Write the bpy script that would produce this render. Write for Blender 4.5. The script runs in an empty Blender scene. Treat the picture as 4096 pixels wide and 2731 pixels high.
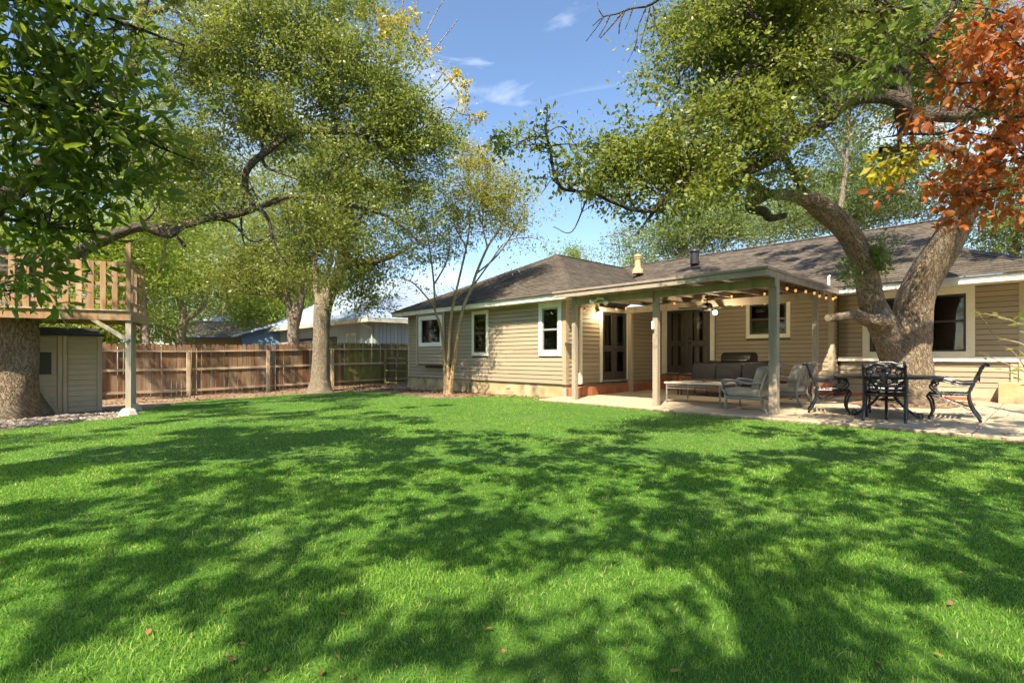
import bpy, math, random
import numpy as np
from mathutils import Vector, Matrix

R = random.Random(11)
NR = np.random.default_rng(11)
SC = bpy.context.scene
COL = SC.collection

# ------------------------------------------------------------------ camera, sky, sun, exposure
EYE = 1.15
FPX, CPX, HPY = 2071.0, 2048.0, 1428.0          # focal length, centre column and horizon row of the photograph
cam = bpy.data.cameras.new('camera')
cam.sensor_width = 36.0
cam.lens = 36.0 * FPX / 4096.0
cam.shift_y = (HPY - 1365.5) / 4096.0
cam.clip_start = 0.05
cam.clip_end = 2000.0
camo = bpy.data.objects.new('camera', cam)
COL.objects.link(camo)
camo.location = (0, 0, EYE)
camo.rotation_euler = (math.radians(90), 0, 0)
SC.camera = camo

SUN_EL = math.radians(48.0)
SUN_TO = Vector((-0.372, -0.928, 0.0)).normalized()      # compass direction towards the sun
world = bpy.data.worlds.new('World')
SC.world = world
world.use_nodes = True
wn, wl = world.node_tree.nodes, world.node_tree.links
for n in list(wn):
    wn.remove(n)
sky = wn.new('ShaderNodeTexSky')
sky.sky_type = 'NISHITA'
sky.sun_disc = False
sky.sun_elevation = SUN_EL
sky.sun_rotation = math.atan2(SUN_TO.x, SUN_TO.y)
sky.air_density = 1.0
sky.dust_density = 0.7
sky.ozone_density = 4.0
tc = wn.new('ShaderNodeTexCoord')
mp = wn.new('ShaderNodeMapping')
mp.inputs['Scale'].default_value = (1.6, 1.6, 5.5)
mp.inputs['Rotation'].default_value = (0.25, 0.2, 0.5)
mp.inputs['Location'].default_value = (0.12, 0.15, 0.38)
nz = wn.new('ShaderNodeTexNoise')
nz.inputs['Scale'].default_value = 1.7
nz.inputs['Detail'].default_value = 9
nz.inputs['Roughness'].default_value = 0.55
nz.inputs['Distortion'].default_value = 0.8
cr = wn.new('ShaderNodeValToRGB')
cr.color_ramp.elements[0].position = 0.54
cr.color_ramp.elements[0].color = (0, 0, 0, 1)
cr.color_ramp.elements[1].position = 0.86
cr.color_ramp.elements[1].color = (0.75, 0.75, 0.75, 1)
mx = wn.new('ShaderNodeMixRGB')
mx.inputs[2].default_value = (6.6, 7.2, 8.0, 1)
bg = wn.new('ShaderNodeBackground')
bg.inputs['Strength'].default_value = 0.118
wo = wn.new('ShaderNodeOutputWorld')
wl.new(tc.outputs['Generated'], mp.inputs['Vector'])
wl.new(mp.outputs['Vector'], nz.inputs['Vector'])
wl.new(nz.outputs['Fac'], cr.inputs['Fac'])
wl.new(cr.outputs['Color'], mx.inputs['Fac'])
hsv = wn.new('ShaderNodeHueSaturation')
hsv.inputs['Saturation'].default_value = 1.04
hsv.inputs['Value'].default_value = 0.92
wl.new(sky.outputs['Color'], hsv.inputs['Color'])
wl.new(hsv.outputs['Color'], mx.inputs[1])
wl.new(mx.outputs['Color'], bg.inputs['Color'])
wl.new(bg.outputs['Background'], wo.inputs['Surface'])

sun = bpy.data.lights.new('sun', 'SUN')
sun.energy = 4.6
sun.angle = math.radians(0.53)
sun.color = (1.0, 0.90, 0.74)
suno = bpy.data.objects.new('sun', sun)
COL.objects.link(suno)
tosun = Vector((SUN_TO.x * math.cos(SUN_EL), SUN_TO.y * math.cos(SUN_EL), math.sin(SUN_EL)))
suno.rotation_euler = tosun.to_track_quat('Z', 'Y').to_euler()
suno.location = tosun * 60

SC.view_settings.view_transform = 'Standard'
SC.view_settings.look = 'None'
SC.view_settings.gamma = 1.0
SC.view_settings.use_curve_mapping = False
SC.view_settings.exposure = 1.34
SC.view_settings.use_white_balance = True
SC.view_settings.white_balance_temperature = 7000
SC.view_settings.white_balance_tint = 10

SC.cycles.use_denoising = True
SC.cycles.use_adaptive_sampling = True
SC.cycles.adaptive_threshold = 0.04
SC.cycles.max_bounces = 6
SC.cycles.diffuse_bounces = 3
SC.cycles.glossy_bounces = 3
SC.cycles.transmission_bounces = 4
SC.cycles.transparent_max_bounces = 8
SC.cycles.use_light_tree = False
SC.cycles.caustics_reflective = False
SC.cycles.caustics_refractive = False
SC.cycles.sample_clamp_indirect = 6.0

# ------------------------------------------------------------------ helpers: frames, pixels to places
HROT = math.atan2(-0.728, 0.685)
H = Matrix.Rotation(HROT, 4, 'Z')                 # house frame: x along the house front, y into the house
S = H @ Matrix.Rotation(math.radians(90), 4, 'Z') # frame of walls that face +x of the house (u = ly, d = -lx)


def hl(x, y):
    v = H.inverted() @ Vector((x, y, 0))
    return v.x, v.y


def P(px, py, Y):
    return Vector(((px - CPX) / FPX * Y, Y, EYE - (py - HPY) / FPX * Y))


def sm(a, b, x):
    t = min(1.0, max(0.0, (x - a) / (b - a)))
    return t * t * (3 - 2 * t)


def gz(X, Y):
    lx, ly = hl(X, Y)
    t = min(1.0, max(0.0, (-7.5 - lx) / 12.0))
    k = 1 - 0.75 * min(1.0, max(0.0, (ly - 4) / 7.0))
    return -0.23 * t * k + 0.012 * math.sin(X * 0.7 + 1) * math.cos(Y * 0.55) + 0.055 * sm(7.4, 9.2, ly) * sm(-17, -13, lx)


def G(px, py):
    z = 0.0
    for i in range(8):
        Y = (EYE - z) * FPX / (py - HPY)
        X = (px - CPX) / FPX * Y
        z = gz(X, Y)
    return Vector((X, Y, z))


def slabz(ly):
    return 0.10 + 0.014 * (ly - 9.41)


def SL(px, py):
    dx, dz = (px - CPX) / FPX, -(py - HPY) / FPX
    k = 0.728 * dx + 0.685
    Y = (EYE - 0.10 + 0.014 * 9.41) / (0.014 * k - dz)
    return Vector((dx * Y, Y, EYE + dz * Y))


def on_ly(px, py, ly):
    dx = (px - CPX) / FPX
    Y = ly / (0.728 * dx + 0.685)
    return P(px, py, Y)


def on_lx(px, py, lx):
    dx = (px - CPX) / FPX
    Y = lx / (0.685 * dx - 0.728)
    return P(px, py, Y)


WM = {}


def tag(o, label=None, cat=None, group=None, kind=None):
    if label:
        o['label'] = label
    if cat:
        o['category'] = cat
    if group:
        o['group'] = group
    if kind:
        o['kind'] = kind
    return o


def empty(name, loc, rz=0.0, label=None, cat=None, group=None, kind=None):
    o = bpy.data.objects.new(name, None)
    COL.objects.link(o)
    o.location = loc
    o.rotation_euler = (0, 0, rz)
    o.empty_display_size = 0.2
    WM[o] = Matrix.Translation(Vector(loc)) @ Matrix.Rotation(rz, 4, 'Z')
    return tag(o, label, cat, group, kind)


def link(name, me, mat, parent=None, M=None):
    """link a mesh; M is the world matrix its coordinates are in"""
    o = bpy.data.objects.new(name, me)
    COL.objects.link(o)
    M = M or Matrix.Identity(4)
    if mat and not me.materials:
        me.materials.append(mat)
    if parent:
        o.parent = parent
        o.matrix_basis = WM[parent].inverted() @ M
    else:
        o.matrix_basis = M
    WM[o] = M
    return o


def nmesh(name, v, f, k=4, smooth=False, uv=None, tint=None):
    v = np.asarray(v, np.float32)
    f = np.asarray(f, np.int32)
    me = bpy.data.meshes.new(name)
    me.vertices.add(len(v))
    me.vertices.foreach_set('co', v.ravel())
    me.loops.add(f.size)
    me.loops.foreach_set('vertex_index', f.ravel())
    me.polygons.add(len(f))
    me.polygons.foreach_set('loop_start', np.arange(len(f), dtype=np.int32) * k)
    if uv is not None:
        u = me.uv_layers.new(name='UVMap')
        u.data.foreach_set('uv', np.asarray(uv, np.float32)[f.ravel()].ravel())
    me.update(calc_edges=True)
    if tint is not None:
        a = me.attributes.new('tint', 'FLOAT', 'FACE')
        a.data.foreach_set('value', np.asarray(tint, np.float32))
    if smooth:
        me.polygons.foreach_set('use_smooth', np.ones(len(f), bool))
    return me


class MB:
    """collects shapes; coordinates are multiplied by M into world space"""

    def __init__(s, M=None):
        s.v, s.f, s.M = [], [], M

    def add(s, vs, fs):
        b = len(s.v)
        s.v += [tuple(s.M @ Vector(p)) for p in vs] if s.M else [tuple(p) for p in vs]
        s.f += [tuple(i + b for i in f) for f in fs]
        return s

    def box(s, x0, x1, y0, y1, z0, z1):
        x0, x1 = min(x0, x1), max(x0, x1)
        y0, y1 = min(y0, y1), max(y0, y1)
        return s.add([(x0, y0, z0), (x1, y0, z0), (x1, y1, z0), (x0, y1, z0), (x0, y0, z1), (x1, y0, z1), (x1, y1, z1), (x0, y1, z1)],
                     [(3, 2, 1, 0), (4, 5, 6, 7), (0, 1, 5, 4), (1, 2, 6, 5), (2, 3, 7, 6), (3, 0, 4, 7)])

    def beam(s, p0, p1, w, h, up=(0, 0, 1)):
        p0, p1 = Vector(p0), Vector(p1)
        d = (p1 - p0).normalized()
        sd = d.cross(Vector(up))
        if sd.length < 1e-4:
            sd = d.cross(Vector((1, 0, 0)))
        sd.normalize()
        u = sd.cross(d)
        a, b = sd * (w / 2), u * (h / 2)
        vs = [p + q for p in (p0, p1) for q in (-a - b, a - b, a + b, -a + b)]
        return s.add(vs, [(0, 3, 2, 1), (4, 5, 6, 7), (0, 1, 5, 4), (1, 2, 6, 5), (2, 3, 7, 6), (3, 0, 4, 7)])

    def tube(s, pts, rad, n=8, cap=True):
        pts = [Vector(p) for p in pts]
        if not hasattr(rad, '__len__'):
            rad = [rad] * len(pts)
        vs, fs = [], []
        ref = None
        for i, p in enumerate(pts):
            d = (pts[min(i + 1, len(pts) - 1)] - pts[max(i - 1, 0)])
            d.normalize()
            if ref is None:
                ref = Vector((0, 0, 1)) if abs(d.z) < 0.9 else Vector((1, 0, 0))
            a = d.cross(ref)
            if a.length < 1e-5:
                a = d.orthogonal()
            a.normalize()
            b = a.cross(d)
            ref = b
            for k in range(n):
                t = 2 * math.pi * k / n
                vs.append(p + (a * math.cos(t) + b * math.sin(t)) * rad[i])
        for i in range(len(pts) - 1):
            for k in range(n):
                k2 = (k + 1) % n
                fs.append((i * n + k, i * n + k2, (i + 1) * n + k2, (i + 1) * n + k))
        if cap:
            fs.append(tuple(range(n))[::-1])
            fs.append(tuple((len(pts) - 1) * n + k for k in range(n)))
        return s.add(vs, fs)

    def lathe(s, prof, c, n=16):
        c = Vector(c)
        vs, fs = [], []
        for r, z in prof:
            for k in range(n):
                t = 2 * math.pi * k / n
                vs.append(c + Vector((r * math.cos(t), r * math.sin(t), z)))
        for i in range(len(prof) - 1):
            for k in range(n):
                k2 = (k + 1) % n
                fs.append((i * n + k, i * n + k2, (i + 1) * n + k2, (i + 1) * n + k))
        fs.append(tuple(range(n))[::-1])
        fs.append(tuple((len(prof) - 1) * n + k for k in range(n)))
        return s.add(vs, fs)

    def pillow(s, c, sx, sy, sz, e=0.32, M=None, n=20, m=10):
        """soft cornered box (superellipsoid)"""
        sg = lambda x, p: math.copysign(abs(x) ** p, x)
        vs, fs = [], []
        for j in range(m + 1):
            ph = -math.pi / 2 + math.pi * j / m
            for i in range(n):
                t = 2 * math.pi * i / n + math.pi / n
                q = Vector((sx * sg(math.cos(ph), e) * sg(math.cos(t), e), sy * sg(math.cos(ph), e) * sg(math.sin(t), e), sz * sg(math.sin(ph), e)))
                vs.append((M @ q if M else q) + Vector(c))
        for j in range(m):
            for i in range(n):
                i2 = (i + 1) % n
                fs.append((j * n + i, j * n + i2, (j + 1) * n + i2, (j + 1) * n + i))
        return s.add(vs, fs)

    def build(s, name, mat, parent=None, smooth=False, origin=None, rz=0.0, bevel=0.0):
        M = Matrix.Translation(Vector(origin)) @ Matrix.Rotation(rz, 4, 'Z') if origin is not None else (WM[parent] if parent else Matrix.Identity(4))
        inv = M.inverted()
        me = bpy.data.meshes.new(name)
        me.from_pydata([tuple(inv @ Vector(p)) for p in s.v], [], s.f)
        me.update()
        if smooth:
            me.polygons.foreach_set('use_smooth', np.ones(len(me.polygons), bool))
            if smooth != 'all':
                me.set_sharp_from_angle(angle=math.radians(42))
        o = link(name, me, mat, parent, M)
        if bevel:
            b = o.modifiers.new('bevel', 'BEVEL')
            b.width = bevel
            b.segments = 2
            b.limit_method = 'ANGLE'
        return o


def spline(pts, n=6):
    """Catmull-Rom through points"""
    pts = [Vector(p) for p in pts]
    q = [pts[0] * 2 - pts[1]] + pts + [pts[-1] * 2 - pts[-2]]
    out = []
    for i in range(1, len(q) - 2):
        a, b, c, d = q[i - 1], q[i], q[i + 1], q[i + 2]
        for k in range(n):
            t = k / n
            out.append(0.5 * ((2 * b) + (c - a) * t + (2 * a - 5 * b + 4 * c - d) * t * t + (3 * b - a - 3 * c + d) * t ** 3))
    out.append(pts[-1])
    return out


def copy_tree(o, parent=None, M=None):
    """copy a thing and its parts; M moves the thing"""
    c = o.copy()
    COL.objects.link(c)
    if parent:
        c.parent = parent
    if M is not None:
        c.matrix_basis = M
    for ch in list(o.children):
        copy_tree(ch, c)
    return c


# ------------------------------------------------------------------ materials
def lin(h):
    h = h.lstrip('#')
    return tuple(((int(h[i:i + 2], 16) / 255.0) / 12.92 if int(h[i:i + 2], 16) < 11 else ((int(h[i:i + 2], 16) / 255.0 + 0.055) / 1.055) ** 2.4) for i in (0, 2, 4)) + (1.0,)


def mat(name, c1, c2=None, rough=0.7, scale=6.0, detail=5, bump=0.0, bscale=60.0, metal=0.0, stretch=(1, 1, 1), spec=0.4,
        coord='Object', objvar=0.0, tintvar=0.0, third=None, tscale=1.3, tpos=(0.5, 0.7), coat=0.0, bdist=0.01):
    m = bpy.data.materials.new(name)
    m.use_nodes = True
    t = m.node_tree
    N, L = t.nodes, t.links
    b = N['Principled BSDF']
    b.inputs['Roughness'].default_value = rough
    b.inputs['Metallic'].default_value = metal
    b.inputs['Specular IOR Level'].default_value = spec
    b.inputs['Coat Weight'].default_value = coat
    tcn = N.new('ShaderNodeTexCoord')
    mpn = N.new('ShaderNodeMapping')
    mpn.inputs['Scale'].default_value = stretch
    L.new(tcn.outputs[coord], mpn.inputs['Vector'])
    if objvar:
        oi = N.new('ShaderNodeObjectInfo')
        ml = N.new('ShaderNodeMath')
        ml.operation = 'MULTIPLY'
        ml.inputs[1].default_value = 37.0
        L.new(oi.outputs['Random'], ml.inputs[0])
        cb = N.new('ShaderNodeCombineXYZ')
        L.new(ml.outputs[0], cb.inputs[0])
        L.new(ml.outputs[0], cb.inputs[1])
        L.new(cb.outputs[0], mpn.inputs['Location'])
    c2 = c2 or c1
    nzn = N.new('ShaderNodeTexNoise')
    nzn.inputs['Scale'].default_value = scale
    nzn.inputs['Detail'].default_value = detail
    nzn.inputs['Roughness'].default_value = 0.6
    L.new(mpn.outputs['Vector'], nzn.inputs['Vector'])
    rp = N.new('ShaderNodeValToRGB')
    rp.color_ramp.elements[0].position = 0.32
    rp.color_ramp.elements[1].position = 0.68
    rp.color_ramp.elements[0].color = c1
    rp.color_ramp.elements[1].color = c2
    L.new(nzn.outputs['Fac'], rp.inputs['Fac'])
    col = rp.outputs['Color']
    if third:
        n3 = N.new('ShaderNodeTexNoise')
        n3.inputs['Scale'].default_value = tscale
        n3.inputs['Detail'].default_value = 6
        L.new(mpn.outputs['Vector'], n3.inputs['Vector'])
        r3 = N.new('ShaderNodeValToRGB')
        r3.color_ramp.elements[0].position = tpos[0]
        r3.color_ramp.elements[1].position = tpos[1]
        L.new(n3.outputs['Fac'], r3.inputs['Fac'])
        mx3 = N.new('ShaderNodeMixRGB')
        mx3.inputs[2].default_value = third
        L.new(r3.outputs['Color'], mx3.inputs['Fac'])
        L.new(col, mx3.inputs[1])
        col = mx3.outputs['Color']
    if objvar or tintvar:
        hs = N.new('ShaderNodeHueSaturation')
        mr = N.new('ShaderNodeMapRange')
        v = objvar or tintvar
        mr.inputs['To Min'].default_value = 1 - v
        mr.inputs['To Max'].default_value = 1 + v
        if objvar:
            L.new(oi.outputs['Random'], mr.inputs['Value'])
        else:
            at = N.new('ShaderNodeAttribute')
            at.attribute_name = 'tint'
            L.new(at.outputs['Fac'], mr.inputs['Value'])
        L.new(mr.outputs['Result'], hs.inputs['Value'])
        L.new(col, hs.inputs['Color'])
        col = hs.outputs['Color']
    L.new(col, b.inputs['Base Color'])
    if bump:
        nb = N.new('ShaderNodeTexNoise')
        nb.inputs['Scale'].default_value = bscale
        nb.inputs['Detail'].default_value = 4
        L.new(mpn.outputs['Vector'], nb.inputs['Vector'])
        bp = N.new('ShaderNodeBump')
        bp.inputs['Strength'].default_value = bump
        bp.inputs['Distance'].default_value = bdist
        L.new(nb.outputs['Fac'], bp.inputs['Height'])
        L.new(bp.outputs['Normal'], b.inputs['Normal'])
    return m


def leaf_mat(name, c1, c2, trans, tw=0.35, rough=0.45, spec=0.4, c3=None):
    m = bpy.data.materials.new(name)
    m.use_nodes = True
    N, L = m.node_tree.nodes, m.node_tree.links
    b = N['Principled BSDF']
    b.inputs['Roughness'].default_value = rough
    b.inputs['Specular IOR Level'].default_value = spec
    at = N.new('ShaderNodeAttribute')
    at.attribute_name = 'tint'
    rp = N.new('ShaderNodeValToRGB')
    rp.color_ramp.elements[0].color = c1
    rp.color_ramp.elements[1].color = c2
    if c3:
        rp.color_ramp.elements[1].position = 0.86
        e3 = rp.color_ramp.elements.new(1.0)
        e3.color = c3
    L.new(at.outputs['Fac'], rp.inputs['Fac'])
    L.new(rp.outputs['Color'], b.inputs['Base Color'])
    tr = N.new('ShaderNodeBsdfTranslucent')
    mxc = N.new('ShaderNodeMixRGB')
    mxc.blend_type = 'MULTIPLY'
    mxc.inputs['Fac'].default_value = 0.35
    mxc.inputs[1].default_value = trans
    L.new(rp.outputs['Color'], mxc.inputs[2])
    tr.inputs['Color'].default_value = trans
    ms = N.new('ShaderNodeMixShader')
    ms.inputs[0].default_value = tw
    L.new(b.outputs[0], ms.inputs[1])
    L.new(tr.outputs[0], ms.inputs[2])
    L.new(ms.outputs[0], N['Material Output'].inputs['Surface'])
    return m


def bark_mat(name, dark, light, ridge=9.0, along=2.2, moss=None):
    m = bpy.data.materials.new(name)
    m.use_nodes = True
    N, L = m.node_tree.nodes, m.node_tree.links
    b = N['Principled BSDF']
    b.inputs['Roughness'].default_value = 0.95
    b.inputs['Specular IOR Level'].default_value = 0.15
    uv = N.new('ShaderNodeUVMap')
    uv.uv_map = 'UVMap'
    mpn = N.new('ShaderNodeMapping')
    mpn.inputs['Scale'].default_value = (ridge, along, 1)
    L.new(uv.outputs[0], mpn.inputs['Vector'])
    n0 = N.new('ShaderNodeTexNoise')
    n0.inputs['Scale'].default_value = 0.7
    n0.inputs['Detail'].default_value = 3
    L.new(mpn.outputs[0], n0.inputs['Vector'])
    mixv = N.new('ShaderNodeMixRGB')
    mixv.inputs['Fac'].default_value = 0.25
    L.new(mpn.outputs[0], mixv.inputs[1])
    L.new(n0.outputs['Color'], mixv.inputs[2])
    vo = N.new('ShaderNodeTexNoise')
    vo.inputs['Scale'].default_value = 2.4
    vo.inputs['Detail'].default_value = 2.5
    vo.inputs['Distortion'].default_value = 0.6
    L.new(mixv.outputs[0], vo.inputs['Vector'])
    sb_ = N.new('ShaderNodeMath')
    sb_.operation = 'SUBTRACT'
    sb_.inputs[1].default_value = 0.5
    L.new(vo.outputs['Fac'], sb_.inputs[0])
    ab_ = N.new('ShaderNodeMath')
    ab_.operation = 'ABSOLUTE'
    L.new(sb_.outputs[0], ab_.inputs[0])
    r0 = N.new('ShaderNodeMapRange')
    r0.inputs['From Max'].default_value = 0.09
    L.new(ab_.outputs[0], r0.inputs['Value'])
    n1 = N.new('ShaderNodeTexNoise')
    n1.inputs['Scale'].default_value = 5.0
    n1.inputs['Detail'].default_value = 6
    n1.inputs['Roughness'].default_value = 0.7
    L.new(mpn.outputs[0], n1.inputs['Vector'])
    mu = N.new('ShaderNodeMath')
    mu.operation = 'MULTIPLY_ADD'
    mu.inputs[1].default_value = 0.55
    L.new(r0.outputs[0], mu.inputs[0])
    L.new(n1.outputs['Fac'], mu.inputs[2])
    rp = N.new('ShaderNodeValToRGB')
    rp.color_ramp.elements[0].position = 0.4
    rp.color_ramp.elements[1].position = 1.05
    rp.color_ramp.elements[0].color = dark
    rp.color_ramp.elements[1].color = light
    L.new(mu.outputs[0], rp.inputs['Fac'])
    col = rp.outputs['Color']
    n2 = N.new('ShaderNodeTexNoise')
    n2.inputs['Scale'].default_value = 2.0
    n2.inputs['Detail'].default_value = 5
    tco = N.new('ShaderNodeTexCoord')
    L.new(tco.outputs['Object'], n2.inputs['Vector'])
    r2 = N.new('ShaderNodeValToRGB')
    r2.color_ramp.elements[0].position = 0.52
    r2.color_ramp.elements[1].position = 0.72
    L.new(n2.outputs['Fac'], r2.inputs['Fac'])
    mg = N.new('ShaderNodeMixRGB')
    mg.inputs[2].default_value = moss or (0.33, 0.33, 0.29, 1)
    mf = N.new('ShaderNodeMath')
    mf.operation = 'MULTIPLY'
    mf.inputs[1].default_value = 0.45
    L.new(r2.outputs['Color'], mf.inputs[0])
    L.new(mf.outputs[0], mg.inputs['Fac'])
    L.new(col, mg.inputs[1])
    L.new(mg.outputs[0], b.inputs['Base Color'])
    bp = N.new('ShaderNodeBump')
    bp.inputs['Strength'].default_value = 1.0
    bp.inputs['Distance'].default_value = 0.035
    L.new(mu.outputs[0], bp.inputs['Height'])
    L.new(bp.outputs['Normal'], b.inputs['Normal'])
    return m


def glass_mat(name, tintc, gloss=0.3, rough=0.02):
    m = bpy.data.materials.new(name)
    m.use_nodes = True
    N, L = m.node_tree.nodes, m.node_tree.links
    N.remove(N['Principled BSDF'])
    tr = N.new('ShaderNodeBsdfTransparent')
    tr.inputs['Color'].default_value = tintc
    gl = N.new('ShaderNodeBsdfGlossy')
    gl.inputs['Roughness'].default_value = rough
    fr = N.new('ShaderNodeFresnel')
    fr.inputs['IOR'].default_value = 1.5
    ad = N.new('ShaderNodeMath')
    ad.operation = 'ADD'
    ad.use_clamp = True
    ad.inputs[1].default_value = gloss
    L.new(fr.outputs[0], ad.inputs[0])
    ms = N.new('ShaderNodeMixShader')
    L.new(ad.outputs[0], ms.inputs[0])
    L.new(tr.outputs[0], ms.inputs[1])
    L.new(gl.outputs[0], ms.inputs[2])
    L.new(ms.outputs[0], N['Material Output'].inputs['Surface'])
    return m


def emit_mat(name, c, s):
    m = bpy.data.materials.new(name)
    m.use_nodes = True
    b = m.node_tree.nodes['Principled BSDF']
    b.inputs['Base Color'].default_value = c
    b.inputs['Emission Color'].default_value = c
    b.inputs['Emission Strength'].default_value = s
    m.cycles.emission_sampling = 'NONE'
    return m


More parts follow.
